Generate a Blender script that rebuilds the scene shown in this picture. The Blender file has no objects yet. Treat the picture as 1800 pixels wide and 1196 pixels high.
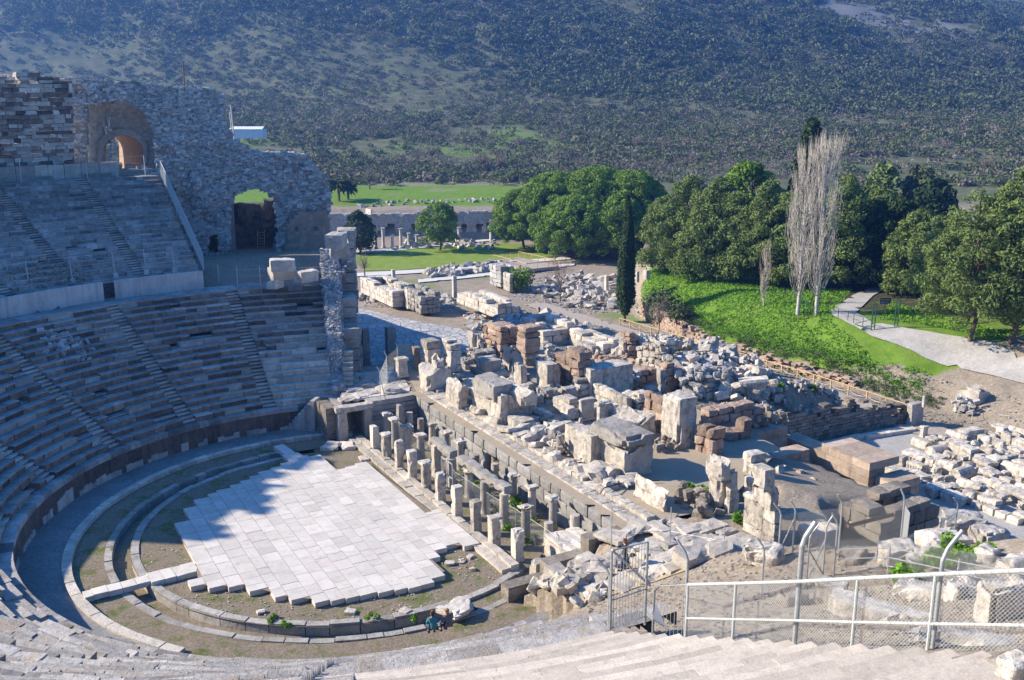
import bpy, math, random
import numpy as np
from mathutils import Vector, Matrix

SC = bpy.context.scene
COL = SC.collection
rad = math.radians
# ------------------------------------------------------------------ survey
FOC, PITCH, CAMZ = 1750.0, rad(14.0), 25.0          # camera calibrated from the photo (1800 px wide)
CEN = np.array([-9.81, 55.51])                      # centre of the orchestra
AXN = np.array([math.cos(rad(29)), math.sin(rad(29))])   # towards the stage
AXT = np.array([-AXN[1], AXN[0]])                   # along the stage, away from the camera
_sp, _cp = math.sin(PITCH), math.cos(PITCH)


def ray(u, v):
    a = (u - 900) / FOC
    b = (v - 598) / FOC
    return np.array([a, _cp - b * _sp, -_sp - b * _cp])


def PX(u, v, z):
    """survey point seen at photo position u,v lying on the level z"""
    d = ray(u, v)
    return d * ((z - CAMZ) / d[2]) + np.array([0, 0, CAMZ])


def PY(u, v, y):
    d = ray(u, v)
    return d * (y / d[1]) + np.array([0, 0, CAMZ])


def TF(a, b, z=0.0):
    w = CEN + AXN * a + AXT * b
    return np.array([w[0], w[1], z])


def toTF(p):
    q = np.asarray(p)[:2] - CEN
    return float(q @ AXN), float(q @ AXT)


def POL(r, az, z=0.0):
    return np.array([CEN[0] + r * math.cos(rad(az)), CEN[1] + r * math.sin(rad(az)), z])


def depth_of(p):
    return p[1] * _cp + (CAMZ - p[2]) * _sp


# ------------------------------------------------------------------ noise
def _hash(ix, iy, iz, s):
    n = (ix.astype(np.int64) * 374761393 + iy.astype(np.int64) * 668265263 + iz.astype(np.int64) * 2147483647 + s * 974711)
    n = (n ^ (n >> 13)) * 1274126177
    n = n ^ (n >> 16)
    return (n & 0xFFFF) / 65535.0


def vnoise(P, seed=0):
    """value noise in 0..1 for an (n,3) array"""
    P = np.asarray(P, float)
    i = np.floor(P).astype(np.int64)
    f = P - i
    f = f * f * (3 - 2 * f)
    out = 0
    for dx in (0, 1):
        wx = f[:, 0] if dx else 1 - f[:, 0]
        for dy in (0, 1):
            wy = f[:, 1] if dy else 1 - f[:, 1]
            for dz in (0, 1):
                wz = f[:, 2] if dz else 1 - f[:, 2]
                out = out + wx * wy * wz * _hash(i[:, 0] + dx, i[:, 1] + dy, i[:, 2] + dz, seed)
    return out


def fbm2(x, y, sc, seed=0, oct=4):
    x = np.asarray(x, float)
    y = np.asarray(y, float)
    o = 0
    amp = 1
    tot = 0
    for k in range(oct):
        P = np.stack([x.ravel() / sc * 2 ** k, y.ravel() / sc * 2 ** k, np.full(x.size, k * 7.3)], 1)
        o = o + amp * (vnoise(P, seed + k) - .5).reshape(x.shape)
        tot += amp
        amp *= .5
    return o / tot * 2


def sstep(x, a, b):
    t = np.clip((np.asarray(x, float) - a) / (b - a), 0, 1)
    return t * t * (3 - 2 * t)


def inpoly(x, y, poly):
    x = np.asarray(x, float)
    y = np.asarray(y, float)
    c = np.zeros(x.shape, bool)
    n = len(poly)
    j = n - 1
    for i in range(n):
        xi, yi = poly[i][0], poly[i][1]
        xj, yj = poly[j][0], poly[j][1]
        if yi != yj:
            c ^= ((yi > y) != (yj > y)) & (x < (xj - xi) * (y - yi) / (yj - yi) + xi)
        j = i
    return c


# ------------------------------------------------------------------ objects
WL = {}


def tag(o, label=None, cat=None, group=None, kind=None):
    if label: o['label'] = label
    if cat: o['category'] = cat
    if group: o['group'] = group
    if kind: o['kind'] = kind
    return o


def thing(name, label, cat, loc, group=None):
    o = bpy.data.objects.new(name, None)
    o.empty_display_size = .3
    COL.objects.link(o)
    o.location = tuple(float(c) for c in loc)
    WL[o.name] = np.array(o.location, float)
    return tag(o, label, cat, group)


class MB:
    def __init__(s):
        s.v = []; s.l = []; s.sz = []; s.m = []; s.t = []; s.n = 0

    def add(s, V, Fa, mat=0, tone=.5):
        V = np.asarray(V, float).reshape(-1, 3)
        Fa = np.asarray(Fa, np.int64)
        k = len(Fa)
        s.v.append(V)
        s.l.append((Fa + s.n).ravel())
        s.sz.append(np.full(k, Fa.shape[1], np.int64))
        s.m.append(np.broadcast_to(np.asarray(mat, np.int64), (k,)))
        s.t.append(np.broadcast_to(np.asarray(tone, float), (k,)))
        s.n += len(V)

    def box(s, p, size, rz=0.0, mat=0, tone=.5, jit=0.0, rng=None):
        """box standing on p (centre of its base)"""
        hx, hy, hz = size[0] / 2, size[1] / 2, size[2]
        V = np.array([(-hx, -hy, 0), (hx, -hy, 0), (hx, hy, 0), (-hx, hy, 0), (-hx, -hy, hz), (hx, -hy, hz), (hx, hy, hz), (-hx, hy, hz)], float)
        if jit: V = V + (rng or np.random).uniform(-jit, jit, V.shape)
        c, si = math.cos(rz), math.sin(rz)
        V = V @ np.array([[c, si, 0], [-si, c, 0], [0, 0, 1]]) + np.asarray(p, float)
        s.add(V, [(0, 3, 2, 1), (4, 5, 6, 7), (0, 1, 5, 4), (1, 2, 6, 5), (2, 3, 7, 6), (3, 0, 4, 7)], mat, tone)

    def tube(s, pts, r, n=6, mat=0, tone=.5, cap=True):
        pts = [np.asarray(p, float) for p in pts]
        rr = r if hasattr(r, '__len__') else [r] * len(pts)
        rings = []
        up0 = None
        for i, p in enumerate(pts):
            d = pts[min(i + 1, len(pts) - 1)] - pts[max(i - 1, 0)]
            d = d / (np.linalg.norm(d) + 1e-9)
            if up0 is None:
                up0 = np.array([0, 0, 1.0]) if abs(d[2]) < .9 else np.array([1.0, 0, 0])
            x = np.cross(up0, d); x /= np.linalg.norm(x) + 1e-9
            y = np.cross(d, x)
            up0 = y if abs(y @ up0) > .1 else up0
            a = np.arange(n) * 2 * math.pi / n
            rings.append(p + rr[i] * (np.cos(a)[:, None] * x + np.sin(a)[:, None] * y))
        V = np.concatenate(rings)
        Fa = []
        for i in range(len(pts) - 1):
            for k in range(n):
                k2 = (k + 1) % n
                Fa.append((i * n + k, i * n + k2, (i + 1) * n + k2, (i + 1) * n + k))
        s.add(V, Fa, mat, tone)
        if cap and n > 2:
            s.add(rings[-1], [tuple(range(n))], mat, tone)
            s.add(rings[0], [tuple(range(n))[::-1]], mat, tone)

    def lathe(s, p, prof, n=16, mat=0, tone=.5, sq=False, rz=0.0):
        """prof: (radius, z) from bottom to top; sq: square section"""
        n = 4 if sq else n
        a = np.arange(n) * 2 * math.pi / n + (math.pi / 4 if sq else 0) + rz
        k = math.sqrt(2) if sq else 1
        V = np.concatenate([np.stack([r * k * np.cos(a), r * k * np.sin(a), np.full(n, z)], 1) for r, z in prof]) + np.asarray(p, float)
        Fa = [(i * n + j, i * n + (j + 1) % n, (i + 1) * n + (j + 1) % n, (i + 1) * n + j) for i in range(len(prof) - 1) for j in range(n)]
        s.add(V, Fa, mat, tone)
        m = len(prof) - 1
        s.add(V[m * n:], [tuple(range(n))], mat, tone)

    def V(s):
        return np.concatenate(s.v)

    def mesh(s, name, mats, off, smooth=False):
        me = bpy.data.meshes.new(name)
        V = np.concatenate(s.v) - off
        L = np.concatenate(s.l)
        S = np.concatenate(s.sz)
        me.vertices.add(len(V)); me.vertices.foreach_set('co', V.astype(np.float32).ravel())
        me.loops.add(len(L)); me.loops.foreach_set('vertex_index', L.astype(np.int32))
        me.polygons.add(len(S))
        me.polygons.foreach_set('loop_start', np.concatenate([[0], np.cumsum(S)[:-1]]).astype(np.int32))
        me.polygons.foreach_set('material_index', np.concatenate(s.m).astype(np.int32))
        me.polygons.foreach_set('use_smooth', np.full(len(S), bool(smooth)))
        at = me.attributes.new('tone', 'FLOAT', 'FACE')
        at.data.foreach_set('value', np.concatenate(s.t).astype(np.float32))
        for m in (mats if isinstance(mats, (list, tuple)) else [mats]): me.materials.append(m)
        me.update(calc_edges=True)
        return me

    def build(s, name, mats, parent=None, smooth=False, base=None):
        V = np.concatenate(s.v)
        if parent is not None:
            off = WL[parent.name]
        elif base is not None:
            off = np.asarray(base, float)
        else:
            off = np.array([(V[:, 0].min() + V[:, 0].max()) / 2, (V[:, 1].min() + V[:, 1].max()) / 2, V[:, 2].min()])
        me = s.mesh(name, mats, off, smooth)
        o = bpy.data.objects.new(name, me)
        COL.objects.link(o)
        if parent is not None:
            o.parent = parent
            WL[o.name] = off
        else:
            o.location = tuple(off)
            WL[o.name] = off
        return o


_cube = {}


def cubegrid(nx, ny, nz):
    key = (nx, ny, nz)
    if key in _cube: return _cube[key]
    idx = {}
    V = []
    def vi(i, j, k):
        if (i, j, k) not in idx:
            idx[(i, j, k)] = len(V)
            V.append((2 * i / nx - 1, 2 * j / ny - 1, 2 * k / nz - 1))
        return idx[(i, j, k)]
    Fa = []
    for i in range(nx):
        for j in range(ny):
            Fa.append((vi(i, j, 0), vi(i, j + 1, 0), vi(i + 1, j + 1, 0), vi(i + 1, j, 0)))
            Fa.append((vi(i, j, nz), vi(i + 1, j, nz), vi(i + 1, j + 1, nz), vi(i, j + 1, nz)))
    for i in range(nx):
        for k in range(nz):
            Fa.append((vi(i, 0, k), vi(i + 1, 0, k), vi(i + 1, 0, k + 1), vi(i, 0, k + 1)))
            Fa.append((vi(i, ny, k), vi(i, ny, k + 1), vi(i + 1, ny, k + 1), vi(i + 1, ny, k)))
    for j in range(ny):
        for k in range(nz):
            Fa.append((vi(0, j, k), vi(0, j, k + 1), vi(0, j + 1, k + 1), vi(0, j + 1, k)))
            Fa.append((vi(nx, j, k), vi(nx, j + 1, k), vi(nx, j + 1, k + 1), vi(nx, j, k + 1)))
    _cube[key] = (np.array(V, float), np.array(Fa))
    return _cube[key]


def rough(mb, p, size, rz=0.0, mat=0, tone=.5, sub=.3, rnd=.05, amp=.05, fr=1.6, seed=0, tilt=(0, 0), top=None, maxn=9, nib=0.0):
    """weathered stone block standing on p: rounded, knocked edges, lumpy faces.
    top(x,y)->height factor lets a broken top run up and down; nib: size of broken-off corners"""
    n = [int(min(maxn, max(2, round(c / sub)))) for c in size]
    V, Fa = cubegrid(*n)
    h = np.array(size, float) / 2
    W = V * h
    b = min(rnd, .45 * h.min())
    q = np.clip(W, -(h - b), h - b)
    d = W - q
    L = np.linalg.norm(d, axis=1)
    k = L > 1e-6
    W[k] = q[k] + d[k] / L[k, None] * np.minimum(L[k], b)[:, None]
    S = W + np.array([seed * 13.7 % 97, seed * 7.1 % 89, seed * 3.3 % 83])
    D = np.stack([vnoise(S * fr, 1) - .5, vnoise(S * fr, 2) - .5, vnoise(S * fr, 3) - .5], 1) * 2 * amp
    D += (np.stack([vnoise(S * fr * 3.1, 4) - .5, vnoise(S * fr * 3.1, 5) - .5, vnoise(S * fr * 3.1, 6) - .5], 1)) * amp
    if nib:
        e = ((np.abs(V) > .99).sum(1) >= 2)
        g = np.clip((vnoise(S * fr * .9, 9) - .55) * 5, 0, 1) * nib * e
        D -= np.sign(V) * g[:, None] * (np.abs(V) > .99)
    W = W + D
    if top is not None:
        f = top(V[:, 0], V[:, 1])
        W[:, 2] = -h[2] + (W[:, 2] + h[2]) * f
    W[:, 2] += h[2]
    if tilt[0] or tilt[1]:
        R = np.array(Matrix.Rotation(tilt[0], 3, 'X') @ Matrix.Rotation(tilt[1], 3, 'Y'))
        W = W @ R.T
    c, si = math.cos(rz), math.sin(rz)
    W = W @ np.array([[c, si, 0], [-si, c, 0], [0, 0, 1]]) + np.asarray(p, float)
    mb.add(W, Fa, mat, tone)


# ------------------------------------------------------------------ materials
class NT:
    def __init__(s, m):
        m.use_nodes = True
        s.t = m.node_tree
        s.t.nodes.clear()

    def n(s, typ, **kw):
        o = s.t.nodes.new(typ)
        for k, v in kw.items():
            if k.startswith('i_'):
                o.inputs[k[2:].replace('_', ' ')].default_value = v
            elif isinstance(k, str) and k.startswith('x'):
                o.inputs[int(k[1:])].default_value = v
            else:
                setattr(o, k, v)
        return o

    def L(s, a, b):
        s.t.links.new(a, b)

    def noise(s, vec, scale, detail=4, rough=.6):
        o = s.n('ShaderNodeTexNoise')
        o.inputs['Scale'].default_value = scale
        o.inputs['Detail'].default_value = detail
        o.inputs['Roughness'].default_value = rough
        s.L(vec, o.inputs['Vector'])
        return o.outputs['Fac']

    def thr(s, x, a, b, lo=0.0, hi=1.0):
        o = s.n('ShaderNodeMapRange')
        o.inputs[1].default_value = a; o.inputs[2].default_value = b
        o.inputs[3].default_value = lo; o.inputs[4].default_value = hi
        s.L(x, o.inputs[0])
        return o.outputs[0]

    def math(s, op, a, b=None):
        o = s.n('ShaderNodeMath', operation=op)
        for i, x in enumerate((a, b)):
            if x is None: continue
            if isinstance(x, (int, float)): o.inputs[i].default_value = x
            else: s.L(x, o.inputs[i])
        return o.outputs[0]

    def mix(s, f, a, b, blend='MIX'):
        o = s.n('ShaderNodeMix', data_type='RGBA', blend_type=blend)
        for i, x in ((0, f), (6, a), (7, b)):
            if isinstance(x, (int, float)): o.inputs[i].default_value = x
            elif isinstance(x, tuple): o.inputs[i].default_value = (*x[:3], 1)
            else: s.L(x, o.inputs[i])
        return o.outputs[2]

    def scaled(s, vec, sx, sy, sz):
        o = s.n('ShaderNodeMapping')
        o.inputs['Scale'].default_value = (sx, sy, sz)
        s.L(vec, o.inputs['Vector'])
        return o.outputs[0]

    def gain(s, col, fac):
        o = s.n('ShaderNodeVectorMath', operation='SCALE')
        s.L(col, o.inputs[0])
        s.L(fac, o.inputs['Scale'])
        return o.outputs[0]

    def out(s, col, rough=.9, bump=None, bdist=.05, bstr=.6, spec=.25, metal=0.0, trans=0.0):
        p = s.n('ShaderNodeBsdfPrincipled')
        if isinstance(col, tuple): p.inputs['Base Color'].default_value = (*col[:3], 1)
        else: s.L(col, p.inputs['Base Color'])
        p.inputs['Roughness'].default_value = rough
        p.inputs['Metallic'].default_value = metal
        p.inputs['Specular IOR Level'].default_value = spec
        if bump is not None:
            b = s.n('ShaderNodeBump')
            b.inputs['Distance'].default_value = bdist
            b.inputs['Strength'].default_value = bstr
            s.L(bump, b.inputs['Height'])
            s.L(b.outputs[0], p.inputs['Normal'])
        o = s.n('ShaderNodeOutputMaterial')
        sh = p.outputs[0]
        if trans:
            tb = s.n('ShaderNodeBsdfTranslucent')
            if isinstance(col, tuple): tb.inputs[0].default_value = (*col[:3], 1)
            else: s.L(col, tb.inputs[0])
            mx = s.n('ShaderNodeMixShader')
            mx.inputs[0].default_value = trans
            s.L(sh, mx.inputs[1]); s.L(tb.outputs[0], mx.inputs[2])
            sh = mx.outputs[0]
        s.L(sh, o.inputs['Surface'])


def pos(k):
    return k.n('ShaderNodeNewGeometry').outputs['Position']


def tone(k, lo=.62, hi=1.38):
    a = k.n('ShaderNodeAttribute')
    a.attribute_name = 'tone'
    return k.thr(a.outputs['Fac'], 0, 1, lo, hi)


def stone(name, c1, c2, dark=(.07, .065, .06), damt=.45, dthr=(.52, .7), scale=1.0, bump=.06, rough=.92, streak=0.0, tl=.62, th=1.38, speck=.25, warm=None):
    m = bpy.data.materials.new(name)
    k = NT(m)
    P = pos(k)
    oi = k.n('ShaderNodeObjectInfo').outputs['Random']
    c = k.mix(k.thr(k.noise(P, 1.1 * scale, 5), .35, .68), c1, c2)
    if warm:
        c = k.mix(k.thr(k.noise(P, .45 * scale, 3), .52, .66), c, warm)
    f = k.thr(k.noise(P, 2.3 * scale, 6, .7), dthr[0], dthr[1], 0, damt)
    c = k.mix(f, c, dark)
    if streak:
        sv = k.scaled(P, 3.2, 3.2, .22)
        f2 = k.thr(k.noise(sv, 1.0, 4, .65), .5, .66, 0, streak)
        c = k.mix(f2, c, dark)
    f3 = k.noise(P, 14 * scale, 3, .7)
    c = k.mix(speck, c, k.mix(k.thr(f3, .35, .65), (.75, .75, .75), (1.25, 1.25, 1.25)), 'MULTIPLY') if False else k.gain(c, k.thr(f3, .3, .7, 1 - speck, 1 + speck))
    c = k.gain(c, tone(k, tl, th))
    c = k.gain(c, k.thr(oi, 0, 1, .86, 1.14))
    bm = k.math('ADD', k.math('MULTIPLY', k.noise(P, 3.0 * scale, 4, .65), .8), k.math('MULTIPLY', f3, .35))
    k.out(c, rough, bm, bump, .8)
    return m


def plain(name, col, rough=.7, metal=0.0, var=.15, scale=4.0, spec=.3, bump=0.0):
    m = bpy.data.materials.new(name)
    k = NT(m)
    P = pos(k)
    nz = k.noise(P, scale, 4)
    c = k.n('ShaderNodeRGB'); c.outputs[0].default_value = (*col, 1)
    cc = k.gain(c.outputs[0], k.thr(nz, .3, .7, 1 - var, 1 + var))
    k.out(cc, rough, nz if bump else None, bump or .01, .6, spec, metal)
    return m


def leafmat(name, ca, cb, trans=.18, lo=.55, hi=1.45):
    m = bpy.data.materials.new(name)
    k = NT(m)
    a = k.n('ShaderNodeAttribute'); a.attribute_name = 'tone'
    P = pos(k)
    c = k.mix(k.thr(k.noise(P, .55, 3), .35, .65), ca, cb)
    c = k.gain(c, k.thr(a.outputs['Fac'], 0, 1, lo, hi))
    k.out(c, .75, None, spec=.15, trans=trans)
    return m


M = {}
M['marble'] = stone('white_marble', (.67, .615, .535), (.47, .42, .355), dark=(.11, .104, .094), damt=.72, dthr=(.475, .66), streak=.42, scale=1.2, speck=.2)
M['grey'] = stone('grey_limestone', (.42, .40, .365), (.28, .26, .235), dark=(.07, .07, .07), damt=.5, speck=.25)
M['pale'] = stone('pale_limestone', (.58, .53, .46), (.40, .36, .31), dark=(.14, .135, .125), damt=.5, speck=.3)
M['slab'] = stone('paving_marble', (.62, .59, .54), (.55, .51, .46), dark=(.36, .33, .29), damt=.5, scale=.8, bump=.01, speck=.06, tl=.84, th=1.12)
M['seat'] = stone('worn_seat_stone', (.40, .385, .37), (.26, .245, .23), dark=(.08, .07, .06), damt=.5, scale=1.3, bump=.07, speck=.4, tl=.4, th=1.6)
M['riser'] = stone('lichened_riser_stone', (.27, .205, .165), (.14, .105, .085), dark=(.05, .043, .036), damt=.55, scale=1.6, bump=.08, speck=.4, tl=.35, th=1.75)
M['podium'] = stone('stained_podium_stone', (.20, .15, .12), (.12, .088, .07), dark=(.05, .04, .033), damt=.5, streak=.5, speck=.3)
M['nearseat'] = stone('broken_slab_stone', (.46, .435, .40), (.33, .31, .285), dark=(.12, .105, .09), damt=.5, scale=1.8, bump=.09, speck=.3, tl=.55, th=1.45, warm=(.36, .30, .235))
M['restored'] = stone('new_limestone', (.61, .54, .45), (.51, .445, .365), dark=(.32, .28, .24), damt=.5, scale=1.5, bump=.02, speck=.16, tl=.8, th=1.15)
M['rubble'] = stone('rubble_masonry_stone', (.58, .56, .53), (.40, .385, .365), dark=(.12, .115, .105), damt=.55, scale=2.6, bump=.30, speck=.5, tl=.5, th=1.5)
M['red'] = stone('reddish_sandstone', (.43, .325, .255), (.29, .21, .16), dark=(.12, .085, .065), damt=.5, scale=1.5, bump=.12, speck=.3)
M['sand'] = stone('restored_sandstone', (.47, .375, .295), (.36, .28, .215), dark=(.18, .14, .11), damt=.5, scale=1.1, bump=.04, speck=.22, streak=.25)
M['dark'] = stone('dark_grey_bossed_stone', (.33, .325, .32), (.24, .235, .23), dark=(.09, .088, .085), damt=.4, scale=1.0, bump=.05, speck=.25)
M['brick'] = stone('brown_brick', (.46, .345, .265), (.36, .26, .195), dark=(.15, .10, .075), damt=.3, scale=2, bump=.04)
M['dirtstone'] = stone('earthy_rubble', (.36, .32, .27), (.24, .205, .165), dark=(.10, .085, .07), damt=.5, scale=2.2, bump=.15, speck=.4)
M['concrete'] = stone('poured_concrete', (.56, .555, .54), (.46, .455, .445), dark=(.22, .22, .215), damt=.25, scale=.7, bump=.01, streak=.45, speck=.08)
M['galv'] = plain('galvanised_steel', (.42, .44, .44), .5, .35, .18, 6)
M['galvlight'] = plain('net_wrapped_rail', (.50, .525, .505), .8, 0, .2, 30, bump=.01)
M['darkmetal'] = plain('dark_iron', (.03, .03, .03), .6, .2)
M['rust'] = plain('rusty_iron', (.20, .085, .045), .8, .1)
M['wood'] = plain('pale_timber', (.50, .355, .20), .8, 0, .2, 6)
M['board'] = plain('boardwalk_timber', (.40, .345, .29), .85, 0, .22, 3)
M['greenmetal'] = plain('green_painted_steel', (.03, .13, .07), .55, .1)
M['white'] = plain('white_sheet_metal', (.75, .77, .80), .6, 0, .06)
M['rope'] = plain('pale_rope', (.55, .48, .36), .9)
M['bark'] = plain('grey_brown_bark', (.16, .115, .085), .9, 0, .35, 5, bump=.05)
M['palebark'] = plain('pale_poplar_bark', (.50, .465, .42), .85, 0, .25, 3, bump=.03)
M['paletwig'] = plain('pale_poplar_twigs', (.47, .425, .36), .9, 0, .25, 2)
M['ruin'] = stone('bleached_rubble_stone', (.74, .72, .69), (.50, .485, .465), dark=(.15, .14, .13), damt=.5, scale=2.6, bump=.25, speck=.5, tl=.45, th=1.4)
M['twig'] = plain('bare_twigs', (.34, .285, .24), .9, 0, .3, 2)
M['pine'] = leafmat('umbrella_pine_needles', (.20, .30, .045), (.14, .24, .035))
M['aleppo'] = leafmat('loose_pine_needles', (.195, .25, .07), (.135, .20, .06))
M['darkleaf'] = leafmat('dark_evergreen_leaves', (.05, .085, .025), (.035, .068, .024), lo=.4, hi=1.6)
M['cypress'] = leafmat('cypress_foliage', (.055, .09, .028), (.038, .07, .024), lo=.5, hi=1.6)
M['weed'] = leafmat('weed_leaves', (.16, .31, .03), (.12, .25, .025))
M['olive'] = leafmat('grey_green_shrub_leaves', (.13, .16, .075), (.10, .13, .055))
M['void'] = plain('shade_dark_stone', (.045, .042, .04), .95)  # near-black stand-in for the shade inside the small doorway
# ------------------------------------------------------------------ terrain
PROF_Y = [-60, 90, 110, 160, 200, 203.6, 212, 245, 290, 420, 520, 640, 800, 1100, 1700]
PROF_Z = [-2, -2, -2.6, -4, -4, 1.3, 2.4, 3, 4.6, 16, 28, 53, 93, 150, 160]
BANK_B = [-60, -6.8, 2.4, 13.8, 27.8, 49, 60]
BANK_A = [57, 53.5, 54.5, 52.6, 51.4, 56.5, 58]


def G(x, y):
    x = np.asarray(x, float); y = np.asarray(y, float)
    qx, qy = x - CEN[0], y - CEN[1]
    a = qx * AXN[0] + qy * AXN[1]
    b = qx * AXT[0] + qy * AXT[1]
    r = np.hypot(qx, qy)
    az = np.degrees(np.arctan2(qy, qx)) % 360
    saz = np.where(az > 200, az - 360, az)                      # -160..200
    # far country: the hill falls back towards the right, so that flank turns from the sun
    rec = .16 * np.maximum(0, x - .10 * y - 10) * sstep(y, 300, 520)
    z = np.interp(y - rec, PROF_Y, PROF_Z)
    amp = np.interp(y, [225, 300, 420, 800], [0, 1.2, 4.0, 15])
    z = z + amp * fbm2(x, y, 75, 11, 4)
    spur = np.interp(y, [450, 600, 800, 1000], [0, 5, 16, 22])
    z = z + spur * (vnoise(np.stack([(x * .9 + y * .25).ravel() / 130, y.ravel() / 420, np.zeros(x.size)], 1), 5).reshape(x.shape) - .45) * 1.6
    xr = x - .05 * y
    z = z + 85 * (1 - sstep(xr + 30 * fbm2(x, y, 160, 41, 2), -170, 400)) * sstep(y, 470, 760)
    # earth bank beyond the boardwalk
    a0 = np.interp(b, BANK_B, BANK_A)
    d = a - a0 + .5 * fbm2(x, y, 3.2, 3, 3)
    wid = np.interp(b, [-20, 2, 12, 60], [11, 9, 3.4, 2.4])
    bk = 1.75 * sstep(d, 0, wid * .6) + 2.5 * sstep(d, wid * .45, wid * .45 + 9.5) + np.clip(d - 12, 0, 30) * .03
    bk = bk * sstep(x - .1235 * y, 0, 2.5) * (1 - sstep(y, 190, 206))
    bk = bk + .55 * fbm2(x, y, 4.5, 23, 3) * sstep(d, 1, 4) * (1 - sstep(d, 6, 9)) * (y < 170)
    z = z + bk
    # terrace of the scene building and the heap behind it
    za = np.interp(a, [24, 27, 36, 43, 47.5], [2.25, 1.6, 1.2, .8, -2.0])
    mt = sstep(b, .5, 3.2) * (1 - sstep(b, 24, 33)) * (a > 9) * (1 - sstep(a, 46.5, 48.5))
    z = z * (1 - mt) + za * mt
    heap = 1.9 * np.exp(-(((a - 34.5) / 5.0) ** 2 + ((b - 12) / 6.5) ** 2)) + .9 * np.exp(-(((a - 40) / 3) ** 2 + ((b - 6) / 4) ** 2))
    heap2 = 3.4 * np.exp(-(((a - 37.5) / 4.2) ** 2 + ((b - 31.5) / 4.5) ** 2))
    z = z + heap * mt + heap2
    zc = np.interp(a, [23, 30.3, 32.2], [2.25, .6, -2.0])
    mc = (b <= .6) * (1 - sstep(-b, 14.5, 19)) * (a > 9) * (a < 36)
    z = np.where(mc > 0, z * (1 - mc) + zc * mc, z)
    # near flank of the theatre hill, right of the seats
    hn = 2.3 + .53 * (r - 20) + .18 * fbm2(x, y, 2.5, 31, 3) - 1.9 * sstep(saz, -65, -40) * sstep(r, 24, 36)
    hn = np.minimum(hn, 13.5 + .38 * (r - 41))
    mn = (1 - sstep(saz, -36, -21)) * (saz > -100) * sstep(r, 15, 19)
    hend = np.interp(a, [3, 8.5, 9], [18, 14.6, 13.4])
    hp = np.where((saz > -100) & (saz < -2) & (r < 27.5) & (r > 12), 2.35 * sstep(-b, 12.4, hend) - .1, z)
    hp = np.where((r >= 27.5) & (r < 30) & (saz > -24) & (saz < -8), np.minimum(2.35, np.maximum(z, 2.35 - (r - 27.5) * 1.7)), hp)
    z = np.where(saz < -2, hp * (1 - mn) + hn * mn, z)
    # parodos terrace on the far side
    mp = (saz > 70) & (saz <= 101) & (r < 25.2)
    z = np.where(mp, 2.3, z)
    # cavea
    sec = (az > 101) & (az < 294)
    z = np.where((az > 101) & (az <= 121) & (r > 30.3) & (r < 54), 8.85, z)
    z = np.where(sec & (r <= 47.6) & ((az > 121) | (r <= 30.3)), -3, z)
    rim = 17.6 + .55 * (r - 47.5)
    cap = np.interp(az, [100, 135, 150, 165, 180, 200, 230, 262, 300], [18, 20, 26, RIMH[0], RIMH[1], RIMH[2], RIMH[3], 30, 30])
    rim = np.minimum(rim, cap) - np.clip(r - 80, 0, 60) * .4
    fall = 17.6 - np.clip(r - 52, 0, 60) * .9
    wl = sstep(az, 138, 160)
    out = fall * (1 - wl) + rim * wl
    z = np.where(sec & (r > 47.6), np.where(wl > .02, np.maximum(out, z), np.where(az > 121.5, np.maximum(np.minimum(out, 18), z), z)), z)
    z = np.where((az > 178) & (az < 280.4) & (r > 31.9) & (r <= 47.6), 7.6 + .5 * (r - 31.9), z)
    z = np.where((az >= 294) & (r > 47.6) & (saz < -40), np.maximum(z, np.minimum(hn, 20)), z)
    # orchestra pit (its floors are separate)
    z = np.where((r < 18.3) & (a < 11.2) & (((az > 101) & (az < 316)) | ((b > -12.8) & (b < 15.4))), -1.6, z)
    z = np.where((a > 5.4) & (a < 11.2) & (b > -12.8) & (b < 15.4), -1.6, z)
    return z


RIMH = (34, 36, 33, 30)


def G1(x, y):
    return float(G(np.array([x]), np.array([y]))[0])


def ON(u, v, t0=18, t1=900):
    """point of the terrain seen at photo position u,v"""
    d = ray(u, v)
    t = np.geomspace(t0, t1, 1600)
    X = d[0] * t; Y = d[1] * t; Z = CAMZ + d[2] * t
    g = Z - G(X, Y)
    i = np.where((g[:-1] > 0) & (g[1:] <= 0))[0]
    if len(i) == 0:
        return PX(u, v, -3)
    k = i[0]
    f = g[k] / (g[k] - g[k + 1])
    tt = t[k] + f * (t[k + 1] - t[k])
    p = d * tt
    return np.array([p[0], p[1], CAMZ + p[2]])


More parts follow.
